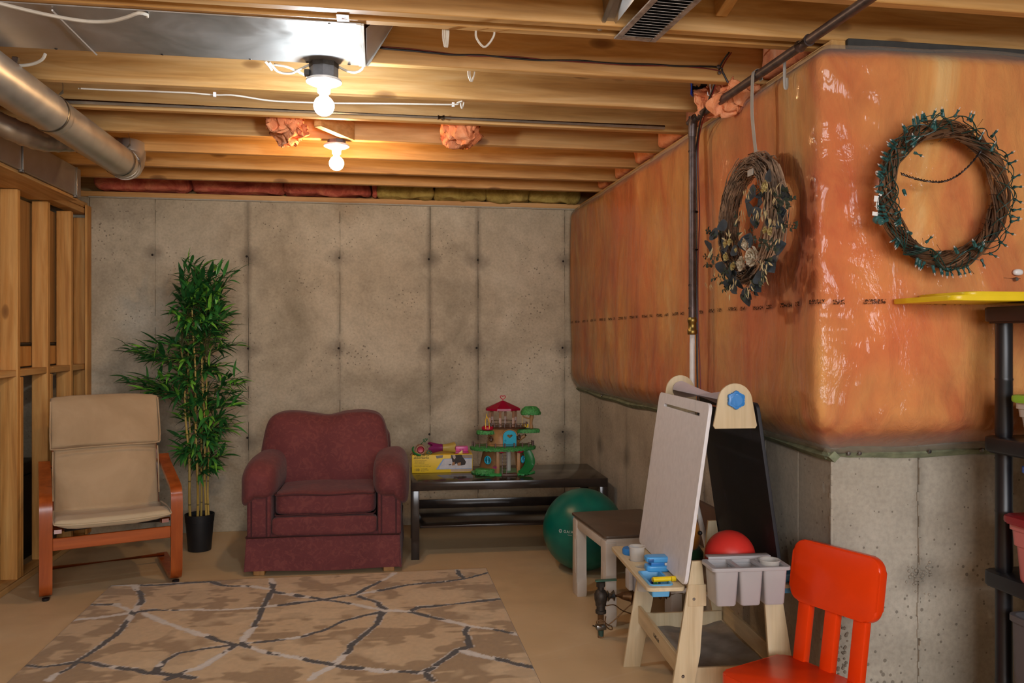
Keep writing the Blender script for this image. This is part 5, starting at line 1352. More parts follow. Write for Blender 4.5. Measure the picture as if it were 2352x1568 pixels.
for me, Mx in big[:nb]:
    o = bpy.data.objects.new('leaf', me); COL.objects.link(o); o.parent = bp; o.matrix_local = Mx
jm = BM(); mats = leafmats
for me, Mx in big[nb:] + rest:
    base_i = len(jm.verts); mi = [i for i, m in enumerate(leafmats) if me.materials[0] == m][0]
    vs = [jm.verts.new(Mx @ v_.co) for v_ in me.vertices]
    for p in me.polygons:
        f = jm.faces.new([vs[i] for i in p.vertices]); f.material_index = mi; f.smooth = True
me = bpy.data.meshes.new('foliage'); jm.to_mesh(me); jm.free()
for m in leafmats: me.materials.append(m)
link('foliage', me, None, bp, 'stuff')
# ------------------------------------------------------------------ easel
ez = thing('art_easel', 'wooden double-sided easel with white and black boards and paper roll', 'easel', (1.222, 2.666, 0), R(-3.56))
def bx(z): return 0.083 + (1.14 - z) * 0.1445          # half-spread of the boards at height z
TH = math.atan(0.1445); LEN = (1.14 - 0.517) / math.cos(TH); EW = 0.608
def board_M(s):   # board plane: local X' = along width (y), Y' = up the slope
    top = Vector((s * 0.083, EW / 2, 1.14)); up = Vector((-s * math.sin(TH), 0, math.cos(TH))); ax = Vector((0, -s, 0)); nn = ax.cross(up)
    M = Matrix((ax, up, nn)).transposed().to_4x4(); M.translation = top - up * (LEN / 2); return M
ML = board_M(-1)
plate('whiteboard', rrect(EW, LEN, 0.022), [rrect(0.44, 0.014, 0.002, 1, 0, LEN / 2 - 0.045)], 0.010, M_WBOARD, ez, ML)
plate('blackboard', rrect(EW, LEN, 0.022), [rrect(0.44, 0.014, 0.002, 1, 0, LEN / 2 - 0.045)], 0.010, M_BBOARD, ez, board_M(1))
bm = BM(); tube(bm, [ML @ Vector((-0.23, -LEN / 2 + 0.075, 0.0065)), ML @ Vector((0.25, -LEN / 2 + 0.075, 0.0065))], 0.0022, 6); obj('paper_bar', bm, M_STEEL, ez)
for (x, y) in ((-0.27, LEN / 2 - 0.075), (0.27, LEN / 2 - 0.075), (0.27, -LEN / 2 + 0.05), (-0.27, -LEN / 2 + 0.05)):
    bm = BM(); lathe(bm, [(0.0, 0.0085), (0.0045, 0.0075), (0.0065, 0.0055)], 12, (0, 0, 0)); bm.transform(ML @ Matrix.Translation((x, y, 0))); obj('screw', bm, M_STEEL, ez)
for y in (0.0, EW):   # rounded cheeks that hold the roll
    prof = [(0.062 * math.cos(R(a)) * 1.0, 1.146 + 0.066 * math.sin(R(a))) for a in range(0, 181, 12)]
    prof += [(-0.078, 1.066), (-0.072, 1.056), (0.072, 1.056), (0.078, 1.066)]
    yy = y - 0.004 if y == 0 else y + 0.004
    bm = BM(); prism(bm, prof, 0.010, TM((0, yy, 0), rx=R(90)), 0.0015); obj('side_cheek', bm, M_BIRCH, ez)
bm = BM(); tube(bm, [(0, 0.008, 1.152), (0, EW - 0.008, 1.152)], 0.036, 32); obj('paper_roll', bm, M_PAPER, ez, angle=60)
for s, y in ((-1, -0.010),):
    star = []
    for k in range(48):
        a = 2 * math.pi * k / 48; star.append(((0.0295 + 0.0035 * math.cos(6 * a)) * math.cos(a + 0.5), (0.0295 + 0.0035 * math.cos(6 * a)) * math.sin(a + 0.5)))
    bm = BM(); prism(bm, star, 0.014, TM((0.0, y - 0.006, 1.155), rx=R(90)), 0.003); o = obj('knob', bm, M_SKYD, ez)
    bm = BM(); prism(bm, [(p[0] * 0.72, p[1] * 0.72) for p in star], 0.003, TM((0.0, y - 0.0135, 1.155), rx=R(90)), 0.001); obj('knob_face', bm, M_SKYD, o)
# legs, each a tapered board in the side plane
for y in (0.006, EW - 0.006):
    for s in (-1, 1):
        def X(z, o): return s * (bx(z) - o)
        prof = [(X(0.60, 0.010), 0.60), (X(0.0, 0.000), 0.0), (X(0.0, 0.072), 0.0), (X(0.28, 0.085), 0.28), (X(0.50, 0.070), 0.50), (X(0.60, 0.045), 0.60)]
        bm = BM(); prism(bm, prof, 0.014, TM((0, y, 0), rx=R(90)), 0.0015); obj('leg', bm, M_BIRCH, ez)
        if y < 0.1:
            for z in (0.12, 0.47, 0.205):
                bm = BM(); lathe(bm, [(0.0, 0.003), (0.004, 0.0025), (0.006, 0.0)], 12, (X(z, 0.035), y - 0.0075, z), Matrix.Rotation(R(90), 4, 'X')); obj('screw', bm, M_STEEL, ez)
    bm = BM(); box(bm, -bx(0.5) + 0.01, -bx(0.5) + 0.075, y - 0.0085 if y < 0.1 else y - 0.006, y + 0.006 if y < 0.1 else y + 0.0085, 0.445, 0.52, 0.0015, 1); obj('joint_block', bm, M_BIRCH, ez)
# low rails
for s in (-1, 1):
    xo = s * (bx(0.23) - 0.035)
    bm = BM(); box(bm, xo - 0.006, xo + 0.006, 0.014, EW - 0.014, 0.185, 0.255, 0.0015, 1, None); obj('low_rail', bm, M_BIRCHY, ez)
for y in (0.022, EW - 0.022):
    bm = BM(); box(bm, -0.17, 0.17, y - 0.006, y + 0.006, 0.16, 0.225, 0.0015, 1); obj('cross_rail', bm, M_BIRCH, ez)
M_ink = simple('black_ink', '2A2622', 0.6)
text('lettering', 'KidKraft', 0.022, M_ink, ez, TM((-(bx(0.23) - 0.035) - 0.0065, 0.36, 0.213), rx=R(90), rz=R(-90)))
# sagging cloth shelf
gx, gy = np.meshgrid(np.linspace(-0.165, 0.165, 24), np.linspace(0.03, EW - 0.03, 30), indexing='ij')
gz = 0.185 - 0.018 * (1 - (gx / 0.165) ** 2) + 0.003 * np.sin(gx * 60 + gy * 20)
grid_mesh('cloth_shelf', gx, gy, gz, simple('grey_cloth', '8F8880', 0.8, 0, 0.1, 20), ez)
# plate of the trays: left one carries holes and a blue insert
def hole(cx, cy, r): return [(cx + r * math.cos(2 * math.pi * i / 28), cy + r * math.sin(2 * math.pi * i / 28)) for i in range(28)]
TZ = 0.497
xl0, xl1 = -0.300, -bx(0.5) + 0.012
out = [(p[0], p[1]) for p in rrect(xl1 - xl0, 0.572, 0.022, 5, (xl0 + xl1) / 2, 0.312)]
HX = -0.245
plate('tray', out, [hole(HX, 0.475, 0.033), hole(HX, 0.385, 0.033), hole(HX, 0.295, 0.031), rrect(0.075, 0.165, 0.012, 4, -0.243, 0.135)], 0.011, M_BIRCHY, ez, Matrix.Translation((0, 0, TZ)), 0.0012)
xr0, xr1 = bx(0.5) - 0.012, 0.246
plate('tray', rrect(xr1 - xr0, 0.572, 0.012, 5, (xr0 + xr1) / 2, 0.305), [], 0.011, M_BIRCHY, ez, Matrix.Translation((0, 0, TZ)), 0.0012)
def tub(name, cx, cy, w_, l_, h, z, mat, parent, wall=0.004):
    bm = BM(); rings = []
    spec = [(1.0, 0, -0.0), (1.0, 0, 0.006), (1 - 0.10, 0, 0.006), (1 - 0.24, 0, -h + 0.004)]
    n_ = 5
    def ring(dw, zz): return [bm.verts.new((cx + p[0], cy + p[1], z + zz)) for p in rrect(w_ + dw, l_ + dw, max(0.004, 0.012 + dw / 2), n_)]
    R0 = [ring(0.014, -0.001), ring(0.014, 0.004), ring(-0.002, 0.004), ring(-0.018, -h + 0.004)]
    R1 = [ring(0.0, -0.001), ring(-0.012, -h)]
    seq = [R1[1], R1[0], R0[0], R0[1], R0[2], R0[3]]
    for a, b in zip(seq, seq[1:]):
        for j in range(len(a)): bm.faces.new((a[j], a[(j + 1) % len(a)], b[(j + 1) % len(a)], b[j]))
    bm.faces.new(seq[0][::-1]); bm.faces.new(seq[-1]); return obj(name, bm, mat, parent, angle=35)
def ewp(x, y, z): return ez.matrix_basis_world @ Vector((x, y, z)) if False else Matrix.Translation(ez.location) @ Matrix.Rotation(ez.rotation_euler.z, 4, 'Z') @ Vector((x, y, z))
def at_easel(name, label, cat, x, y, z, rz=0, group=None): return thing(name, label, cat, ewp(x, y, z), ez.rotation_euler.z + rz, group)
g = at_easel('paint_tub', 'light blue plastic tub set in left tray of the easel, holding markers', 'tub', -0.243, 0.135, TZ + 0.006)
tub('tub_body', 0, 0, 0.073, 0.163, 0.042, 0.001, M_SKY, g)
g = at_easel('paint_tub', 'light blue plastic tub on right tray of the easel near the wall', 'tub', 0.203, 0.11, TZ + 0.006 + 0.028)
tub('tub_body', 0, 0, 0.066, 0.15, 0.0275, 0.001, M_SKY, g)
bxo('tub_underside', 0.172, 0.235, 0.04, 0.18, TZ - 0.032, TZ - 0.0065, M_SKY, ez, 0.004)
def marker(x, y, z, rz, col, name, L=0.075, tilt=0.0):
    g = at_easel('marker', name, 'marker', x, y, z, 0)
    g.rotation_euler = (0, tilt, g.rotation_euler.z + rz)
    m = plastic('marker_' + col, col, 0.3)
    bm = BM(); tube(bm, [(-L / 2, 0, 0), (-L / 2 + 0.003, 0, 0), (L * 0.28, 0, 0)], [0.0075, 0.009, 0.009], 14); obj('barrel', bm, m, g)
    bm = BM(); tube(bm, [(L * 0.281, 0, 0), (L * 0.30, 0, 0), (L / 2 - 0.002, 0, 0), (L / 2, 0, 0)], [0.0082, 0.0098, 0.0096, 0.007], 14); obj('cap', bm, m, g)
marker(-0.243, 0.185, TZ - 0.022, R(60), '2A2480', 'dark blue marker lying deepest in the left blue tub')
marker(-0.232, 0.165, TZ - 0.012, R(75), '1F7A3A', 'green marker lying in the left blue tub')
marker(-0.235, 0.095, TZ - 0.018, R(15), 'D8321E', 'red marker lying under the yellow one in the blue tub')
marker(-0.222, 0.095, TZ + 0.016, R(4), 'E8C818', 'yellow marker lying across front rim of the blue tub', 0.088)
# clear cups
def cup(g, r, h, mat=M_CUP):
    bm = BM(); lathe(bm, [(r * 0.78, 0.0), (r * 0.80, 0.001), (r * 0.97, h - 0.004), (r * 1.06, h - 0.003), (r * 1.06, h), (r * 0.955, h), (r * 0.78, 0.003), (0.0, 0.003)], 32, caps=False); bm2 = bm
    lathe(bm, [(0.0, 0.0), (r * 0.78, 0.0)], 32, caps=False); obj('cup_wall', bm, mat, g, angle=50)
g = at_easel('paint_cup', 'clear plastic paint cup standing up in far hole of the left tray', 'cup', HX, 0.385, TZ - 0.045); cup(g, 0.031, 0.105)
g = at_easel('paint_cup', 'clear plastic paint cup sunk in near hole of left tray', 'cup', HX, 0.295, TZ - 0.085); cup(g, 0.0285, 0.0865)
g = at_easel('round_lid', 'round light blue lid at far end of the left tray', 'lid', HX, 0.475, TZ + 0.0065)  # a loose round lid lying on the tray
bm = BM(); lathe(bm, [(0.0, 0.0), (0.034, 0.0), (0.036, 0.003), (0.036, 0.018), (0.032, 0.024), (0.0, 0.025)], 28); obj('lid_body', bm, M_SKYD, g); bxo('pour_tab', -0.012, 0.012, -0.042, -0.030, 0.006, 0.016, M_SKY, g, 0.002)
g = at_easel('spring_clip', 'blue two-layer plastic clip standing on left tray against the whiteboard', 'clip', -0.205, 0.235, TZ + 0.0065, R(0))
M_SKY2 = plastic('clip_blue', '4A9FDE', 0.3)
def clipbody(z0, z1): 
    bm = BM(); soft(bm, 0.095, 0.055, z1 - z0, 6, 6, (0, 0, (z0 + z1) / 2)); return bm
obj('lower_jaw', clipbody(0.0, 0.024), M_SKY2, g); obj('upper_jaw', clipbody(0.034, 0.056), M_SKY2, g)
bxo('hinge', -0.03, 0.03, -0.020, 0.018, 0.020, 0.038, M_SKYD, g, 0.003); bxo('white_pad', 0.020, 0.040, -0.026, -0.012, 0.024, 0.034, M_WHITEP, g, 0.002)
bxo('finger_slot', -0.042, -0.022, -0.030, -0.026, 0.038, 0.050, simple('deep_blue', '1F5A9A', 0.4), g, 0.001)
# grey caddy with three bins, hung on the near side
g = at_easel('bottle_caddy', 'grey plastic caddy with three bins hanging on near side of the easel', 'caddy', 0.012, -0.012, 0.60)
CW, CD = 0.262, 0.115
def cell(bm, x0, x1):
    cx = (x0 + x1) / 2
    def ring(w_, d_, z, yo): return [bm.verts.new((cx + p[0], p[1] + yo, z)) for p in rrect(w_, d_, 0.010, 4)]
    w_ = x1 - x0
    a = [ring(w_, CD - 0.006, 0.0, -CD / 2), ring(w_ - 0.014, CD - 0.018, -0.115, -CD / 2 + 0.0), ring(w_ - 0.018, CD - 0.024, -0.120, -CD / 2)]
    b = [ring(w_ - 0.006, CD - 0.012, 0.0, -CD / 2), ring(w_ - 0.020, CD - 0.024, -0.114, -CD / 2)]
    seq = [a[2], a[1], a[0], b[0], b[1]]
    for p, q in zip(seq, seq[1:]):
        for j in range(len(p)): bm.faces.new((p[j], p[(j + 1) % len(p)], q[(j + 1) % len(p)], q[j]))
    bm.faces.new(seq[0][::-1]); bm.faces.new(seq[-1])
for k in range(3):
    x0 = -CW / 2 + 0.006 + k * (CW - 0.012) / 3; bm = BM(); cell(bm, x0 + 0.001, x0 + (CW - 0.012) / 3 - 0.001); o = obj('bin', bm, M_GREYCADDY, g, angle=35)
def frame_ring(x0, x1): return None
holes = [rrect((CW - 0.012) / 3 - 0.012, CD - 0.016, 0.009, 4, -CW / 2 + 0.006 + (k + 0.5) * (CW - 0.012) / 3, -CD / 2) for k in range(3)]
plate('rim', rrect(CW + 0.006, CD + 0.004, 0.014, 5, 0, -CD / 2), holes, 0.008, M_GREYCADDY, g, Matrix.Translation((0, 0, 0.003)), 0.002)
bxo('hanger', -CW / 2 + 0.02, CW / 2 - 0.02, -0.003, 0.030, 0.012, 0.018, M_GREYCADDY, g, 0.002); bxo('back_lip', -CW / 2 + 0.02, CW / 2 - 0.02, -0.006, -0.002, 0.002, 0.018, M_GREYCADDY, g, 0.001)
g2 = at_easel('paint_cup', 'clear plastic cup standing in right bin of the grey caddy', 'cup', 0.012 + 0.083, -0.012 - 0.060, 0.60 - 0.080); cup(g2, 0.034, 0.100)
# shelf board between the boards that carries the toys
bxo('toy_shelf', -0.135, 0.135, 0.016, EW - 0.016, 0.478, 0.489, M_BIRCHY, ez, 0.001)
g = at_easel('rubber_ball', 'red rubber ball lying between the easel boards behind the grey caddy', 'ball', 0.035, 0.135, 0.5795)
bm = BM(); bmesh.ops.create_uvsphere(bm, u_segments=48, v_segments=32, radius=0.090); obj('ball_skin', bm, M_REDBALL, g, angle=180)
bm = BM(); lathe(bm, [(0.0, 0.0905), (0.014, 0.0895)], 16, M=Matrix.Rotation(R(32), 4, 'Y') @ Matrix.Rotation(R(-10), 4, 'X')); obj('print_patch', bm, simple('faded_print', 'B88A8A', 0.6), g)
g = at_easel('plush_toy', 'orange and yellow plush toy with green collar between the easel boards', 'toy', -0.050, 0.44, 0.4895)
M_PL = fabric('orange_plush', '9A5A12', 'B4741A', 120, 0.1); M_PLY = fabric('yellow_plush', 'B8961E', 'C8A830', 120, 0.1); M_PLG = fabric('green_plush', '1A4A2C', '265A36', 120, 0.1)
bm = BM(); soft(bm, 0.15, 0.14, 0.155, 10, 2.4, (0, 0, 0.098), lambda q: q * (1 + 0.06 * noise.noise(q * 20))); obj('head', bm, M_PL, g)
bm = BM(); soft(bm, 0.11, 0.10, 0.045, 8, 2.4, (0.01, 0, 0.172)); obj('hair', bm, M_PLY, g)
bm = BM(); lathe(bm, [(0.0, 0.0), (0.085, 0.0), (0.092, 0.02), (0.075, 0.045), (0.03, 0.05)], 9); obj('collar', bm, M_PLG, g)
for s in (-1, 1):
    bm = BM(); bmesh.ops.create_icosphere(bm, subdivisions=2, radius=0.009, matrix=Matrix.Translation((0.055 if s > 0 else 0.0, -0.066 + 0.0 * s, 0.115))); obj('eye', bm, M_BLACK, g)

# ------------------------------------------------------------------ children's table behind
kt = thing('play_table', 'low off-white plastic play table with dark brown top behind the easel', 'table', (1.062, 3.735, 0), R(3))
M_LEGP = simple('off_white_plastic', 'C9C0B4', 0.45, 0, 0.04, 8)
M_BRTOP = simple('brown_top', '5A4C40', 0.4, 0, 0.1, 10)
TX, TY = 0.40, 0.555
bm = BM(); prism(bm, rrect(TX, TY, 0.02, 4, TX / 2, TY / 2), 0.014, Matrix.Translation((0, 0, 0.424)), 0.003); obj('tabletop', bm, M_BRTOP, kt)
bm = BM(); box(bm, 0.010, TX - 0.01, 0.010, TY - 0.01, 0.355, 0.4165, 0.012, 2); obj('apron', bm, M_LEGP, kt)
for (x, y, f) in ((0.034, 0.045, 1), (0.034, TY - 0.045, 1), (TX - 0.034, 0.045, 1), (TX - 0.034, TY - 0.045, 1)):
    bm = BM(); so = 1 if y > 0.2 else -1
    prof = [(y - 0.040, 0.0), (y - 0.046, 0.02), (y - 0.040, 0.395), (y - 0.03, 0.405), (y + 0.03, 0.405), (y + 0.040, 0.395), (y + 0.030, 0.32), (y + 0.028, 0.10), (y + 0.046, 0.075), (y + 0.046, 0.02), (y + 0.040, 0.0)]
    if so > 0: prof = [(2 * y - p[0], p[1]) for p in prof][::-1]
    prism(bm, prof, 0.055, Matrix.Translation((x, 0, 0)) @ Matrix(((0, 0, 1, 0), (1, 0, 0, 0), (0, 1, 0, 0), (0, 0, 0, 1))), 0.006); obj('leg', bm, M_LEGP, kt)
    bxo('leg_recess', x - 0.029 if x < 0.2 else x + 0.0275, x - 0.0275 if x < 0.2 else x + 0.029, y - 0.018, y + 0.018, 0.12, 0.30, M_LEGP, kt, 0.0005)
# ------------------------------------------------------------------ water meter
wm = thing('water_meter', 'brass water pipe with lever valve and grey meter rising from floor', 'meter', (1.011, 3.621, 0))
bm = BM(); tube(bm, [(0, 0, 0), (0, 0, 0.155)], 0.0145, 14); obj('riser_pipe', bm, M_BRONZE, wm)
bm = BM(); lathe(bm, [(0.019, 0.108), (0.025, 0.112), (0.025, 0.124), (0.020, 0.126), (0.020, 0.145), (0.025, 0.147), (0.025, 0.156), (0.027, 0.165), (0.030, 0.175), (0.030, 0.200), (0.022, 0.214), (0.015, 0.218), (0.015, 0.232), (0.019, 0.236)], 14); lathe(bm, [(0.021, 0.232), (0.021, 0.252), (0.012, 0.256)], 6); obj('valve_body', bm, M_DARKMETAL, wm)
bm = BM(); tube(bm, [(0.0, 0, 0.187), (0.05, 0.0, 0.187)], 0.014, 12); tube(bm, [(0.032, 0, 0.187), (0.062, 0.0, 0.187)], 0.026, 8); obj('union_nut', bm, M_STEEL, wm)
bm = BM(); box(bm, -0.012, 0.086, -0.012, 0.012, 0.256, 0.262, 0.001, 1, TM(rz=R(-8), ry=R(-3))); obj('lever', bm, simple('green_lever', '3E6A5A', 0.4, 0.3), wm)
bm = BM(); tube(bm, [(0.055, 0, 0.187), (0.10, 0.0, 0.185), (0.14, 0, 0.180)], [0.014, 0.016, 0.024], 14); obj('brass_pipe', bm, M_BRONZE, wm)
bm = BM(); lathe(bm, [(0.0, 0.145), (0.035, 0.145), (0.045, 0.155), (0.045, 0.20), (0.038, 0.206), (0.0, 0.206)], 20, (0.185, 0, 0)); tube(bm, [(0.22, 0, 0.18), (0.33, 0.01, 0.18)], 0.018, 12); tube(bm, [(0.285, 0.01, 0.18), (0.315, 0.01, 0.18)], 0.027, 6); obj('meter_body', bm, M_BRONZE, wm)
bm = BM(); lathe(bm, [(0.0, 0.138), (0.038, 0.138), (0.040, 0.1445)], 20, (0.185, 0, 0)); obj('base_ring', bm, M_BLACK, wm)
bm = BM(); box(bm, 0.145, 0.225, -0.040, 0.040, 0.208, 0.30, 0.008, 2); obj('register_box', bm, simple('grey_meter_plastic', 'A5A4A8', 0.45), wm)
bm = BM(); box(bm, 0.125, 0.144, -0.030, 0.030, 0.215, 0.305, 0.004, 2); obj('register_lid', bm, M_WHITEP, wm)
bm = BM(); tube(bm, [(0.33, 0.01, 0.18), (0.40, 0.02, 0.18), (0.44, 0.02, 0.20), (0.45, 0.02, 0.6)], 0.011, 10); obj('outlet_pipe', bm, M_WHITEP, wm)
bm = BM(); box(bm, -0.024, 0.024, -0.018, 0.018, 0.036, 0.060, 0.006, 2); tube(bm, [(-0.024, 0, 0.05), (-0.038, 0, 0.056)], 0.004, 6); obj('ground_clamp', bm, M_STEEL, wm)
bm = BM(); lathe(bm, [(0.0135, 0.0), (0.0135, 0.034)], 12); obj('green_tape', bm, simple('green_paint', '2C4A40', 0.6), wm)
for pts in ([(0.02, -0.01, 0.145), (0.06, -0.01, 0.148), (0.10, -0.01, 0.12), (0.17, 0.0, 0.09)], [(0.03, -0.01, 0.055), (0.07, -0.01, 0.085), (0.13, -0.005, 0.135), (0.17, 0, 0.16)],
            [(0.02, -0.015, 0.10), (0.015, -0.02, 0.07), (0.03, -0.02, 0.045), (0.048, -0.02, 0.04), (0.045, -0.02, 0.055), (0.03, -0.02, 0.06), (0.0, -0.02, 0.085), (-0.022, -0.015, 0.08), (-0.02, -0.015, 0.062), (0.0, -0.02, 0.055)]):
    bm = BM(); tube(bm, spline(pts, 6), 0.0026, 6); obj('bonding_wire', bm, M_BRONZE, wm)
bxo2 = bxo('backing_board', 1.492, 1.516, 3.25, 3.72, 0.40, 0.60, simple('brown_board', '5A4030', 0.7), None, 0.002)
tag(bxo2, 'brown board fixed low on concrete wall behind the easel', 'board')

# ------------------------------------------------------------------ orange child's chair
oc = thing('child_chair', "bright orange plastic child's chair in the front right corner", 'chair', (1.43, 2.43, 0), 0)
# local frame: +x toward the wall corner side (back), y along the backrest;  facing direction = (-0.929,-0.371)
oc.rotation_euler = (0, 0, math.atan2(0.371, 0.929))     # local +x points backwards
BWd = 0.33
bm = BM(); prof = rrect(0.31, 0.345, 0.035, 5, -0.155, 0); prism(bm, prof, 0.042, Matrix.Translation((0, 0, 0.279)), 0.006); obj('seat', bm, M_ORANGE, oc)
bm = BM(); box(bm, -0.275, -0.02, -0.145, 0.145, 0.225, 0.258, 0.003, 1); obj('seat_apron', bm, M_ORANGE, oc)
LEAN = 0.16
for y in (0.105, 0.0, -0.105):
    bm = BM(); M_ = TM((0.0, y, 0.285), ry=LEAN); box(bm, -0.014, 0.016, -0.023, 0.023, -0.02, 0.27, 0.004, 2, M_ @ Matrix.Translation((0, 0, 0))); obj('slat', bm, M_ORANGE, oc)
bm = BM(); prof = rrect(BWd, 0.205, 0.045, 7); M_ = TM((0.002, 0, 0.285), ry=LEAN) @ Matrix.Translation((-0.006, 0, 0.303)) @ Matrix(((0, 0, 1, 0), (1, 0, 0, 0), (0, 1, 0, 0), (0, 0, 0, 1))); prism(bm, prof, 0.036, M_, 0.007); obj('backrest', bm, M_ORANGE, oc)
for (x, y) in ((-0.275, 0.135), (-0.275, -0.135), (-0.035, 0.135), (-0.035, -0.135)):
    bm = BM(); sx, sy = (-1 if x < -0.1 else 1), (1 if y > 0 else -1)
    tube(bm, [(x, y, 0.26), (x + sx * 0.022, y + sy * 0.018, 0.0)], [0.026, 0.019], 16); obj('leg', bm, M_ORANGE, oc)

# ------------------------------------------------------------------ storage rack with bins
rk = thing('storage_rack', 'black plastic storage shelving unit at the right edge', 'shelf', (1.90, 2.27, 0))
M_RACK = simple('black_rack_plastic', '17171C', 0.38, 0, 0.1, 10)
RL, RD = 0.75, 0.44   # extends +x and -y
for (x, y) in ((0.035, -0.0), (RL, -0.0), (0.035, -RD + 0.05), (RL, -RD + 0.05)):
    if y < -0.1 and x < 0.1: continue
    bm = BM()
    for (a, b) in ((0.0, 0.595), (0.64, 1.015), (1.06, 1.42)):
        lathe(bm, [(0.023, a), (0.0255, a + 0.02), (0.0245, (a + b) / 2 - 0.005), (0.0262, (a + b) / 2), (0.0245, (a + b) / 2 + 0.005), (0.0245, b)], 18, (x, y, 0))
    obj('post', bm, M_RACK, rk)
for z in (0.595, 1.015, 1.42):
    bm = BM(); prism(bm, rrect(RL + 0.07, RD, 0.03, 5, RL / 2 + 0.02, -RD / 2 + 0.04), 0.045, Matrix.Translation((0, 0, z + 0.0225)), 0.005)
    box(bm, 0.0, RL + 0.04, -RD + 0.06, 0.02, z - 0.006, z + 0.001); obj('shelf_board', bm, M_RACK, rk)
yl = thing('tote_lid', 'yellow plastic tote lid lying on top of the black rack', 'lid', (1.955, 2.27, 1.478), R(0))
bm = BM(); prism(bm, rrect(0.62, 0.30, 0.03, 5, 0.0, 0.0), 0.016, Matrix.Translation((0, 0, 0.008)), 0.003); obj('lid_rim', bm, M_YELLOW, yl)
bm = BM(); prism(bm, rrect(0.52, 0.24, 0.03, 5, 0.02, 0.0), 0.012, Matrix.Translation((0, 0, 0.0222)), 0.003); obj('lid_panel', bm, M_YELLOW, yl)
def tote(name, label, x, y, z, w_, d_, h, body, lidm, lid=True, rz=0.0, taper=0.88):
    g = thing(name, label, 'bin', (x, y, z), rz)
    bm = BM(); n_ = 5
    def ring(k, zz, r=0.03): return [bm.verts.new((p[0], p[1], zz)) for p in rrect(w_ * k, d_ * k, r, n_)]
    hb = h
    seq = [ring(taper, 0.0), ring(taper + 0.02, 0.008), ring(0.955, hb * 0.62), ring(0.985, hb * 0.63), ring(1.0, hb - 0.02), ring(1.03, hb - 0.018), ring(1.03, hb), ring(0.975, hb), ring(taper - 0.02, 0.008)]
    for a, b in zip(seq, seq[1:]):
        for j in range(len(a)): bm.faces.new((a[j], a[(j + 1) % len(a)], b[(j + 1) % len(a)], b[j]))
    bm.faces.new(seq[0][::-1]); bm.faces.new(seq[-1]); obj('body', bm, body, g, angle=35)
    if lid:
        bm = BM(); prism(bm, rrect(w_ * 1.10, d_ * 1.10, 0.035, 5), 0.022, Matrix.Translation((0, 0, hb + 0.0115)), 0.006); prism(bm, rrect(w_ * 0.9, d_ * 0.85, 0.03, 5), 0.008, Matrix.Translation((0, 0, hb + 0.026)), 0.002); obj('lid', bm, lidm, g)
    return g
M_TRB = plastic('milky_plastic', 'B8B6AE', 0.3); M_LIME = plastic('lime_plastic', '86C23A', 0.35); M_BLUEB = plastic('blue_bin_plastic', '4466B8', 0.35); M_PINK = plastic('pink_bin_plastic', 'C8706C', 0.35); M_DRED = plastic('dark_red_plastic', '8E1620', 0.35); M_GREYB = plastic('grey_bin_plastic', '5A5658', 0.5)
tote('storage_bin', 'milky storage bin with lime green lid on middle shelf', 2.045, 2.055, 1.0605, 0.30, 0.26, 0.115, M_TRB, M_LIME)
tote('storage_bin', 'pink storage bin with dark red lid on lower shelf', 2.075, 2.035, 0.6405, 0.40, 0.30, 0.175, M_PINK, M_DRED, taper=0.9)
tote('storage_bin', 'blue open storage bin standing on the dark red lid', 2.09, 2.06, 0.846, 0.34, 0.26, 0.135, M_BLUEB, None, False)
tote('storage_bin', 'dark grey storage bin on floor under the black rack', 2.095, 2.03, 0.0, 0.43, 0.32, 0.54, M_GREYB, None, False, taper=0.94)
bm = BM(); tube(bm, spline([(-0.03, 0, 0.0), (-0.02, 0, 0.014), (0.0, 0, 0.018), (0.03, 0, 0.012), (0.04, 0, 0.0)], 4), 0.004, 6)
o = obj('cord', bm, M_BLKCABLE); o.location = (2.0, 2.2, 1.507); tag(o, 'short black cord lying on the yellow tote lid', 'cord')

# ---- carton glimpsed between the studs, on a black box added to darken the space
g = thing('dark_filler_box', 'black box added to darken the space behind the stud wall', 'trunk', (-2.42, 5.25, 0))
bm = BM(); box(bm, -0.28, 0.28, -0.45, 0.45, 0.0, 0.52, 0.015, 2); obj('filler_box_body', bm, M_BLACK, g)
bm = BM(); box(bm, -0.285, 0.285, -0.455, 0.455, 0.521, 0.60, 0.015, 2); obj('filler_box_lid', bm, M_BLACK, g)
g = thing('cardboard_box', 'brown cardboard box on black filler box behind the stud wall', 'box', (-2.40, 5.22, 0.601))
M_CARD = simple('cardboard', '8A5E38', 0.8, 0, 0.1)
bm = BM(); box(bm, -0.22, 0.22, -0.30, 0.30, 0.0, 0.26, 0.003, 1); obj('carton', bm, M_CARD, g)
bm = BM(); box(bm, -0.22, 0.22, -0.30, -0.005, 0.261, 0.265); box(bm, -0.22, 0.22, 0.005, 0.30, 0.261, 0.265); obj('flap', bm, M_CARD, g)
# ------------------------------------------------------------------ things on the coffee table (top z 0.478)
TZ0 = 0.4785
bx_ = thing('pad_box', 'yellow cardboard box of absorbent pads on coffee table beside treehouse', 'box', (0.428, 5.40, TZ0), R(-2))
BW, BH, BD = 0.40, 0.118, 0.20
M_BOXY = simple('yellow_card', 'D8B41A', 0.5, 0, 0.03, 8); M_BOXT = simple('tan_card', 'A89070', 0.6, 0, 0.05); M_BOXS = simple('brown_card', '8A6A44', 0.7, 0, 0.1)
bxo('carton', -BW / 2, BW / 2, 0.0, BD, 0.0, BH, M_BOXY, bx_, 0.002)
bxo('carton_flap', -BW / 2 - 0.012, -BW / 2 + 0.02, 0.01, 0.09, BH + 0.0005, BH + 0.004, M_BOXS, bx_, 0.0, TM((-BW / 2, 0, BH), ry=R(-35)) @ TM((BW / 2, 0, -BH)))
F_ = -0.0006
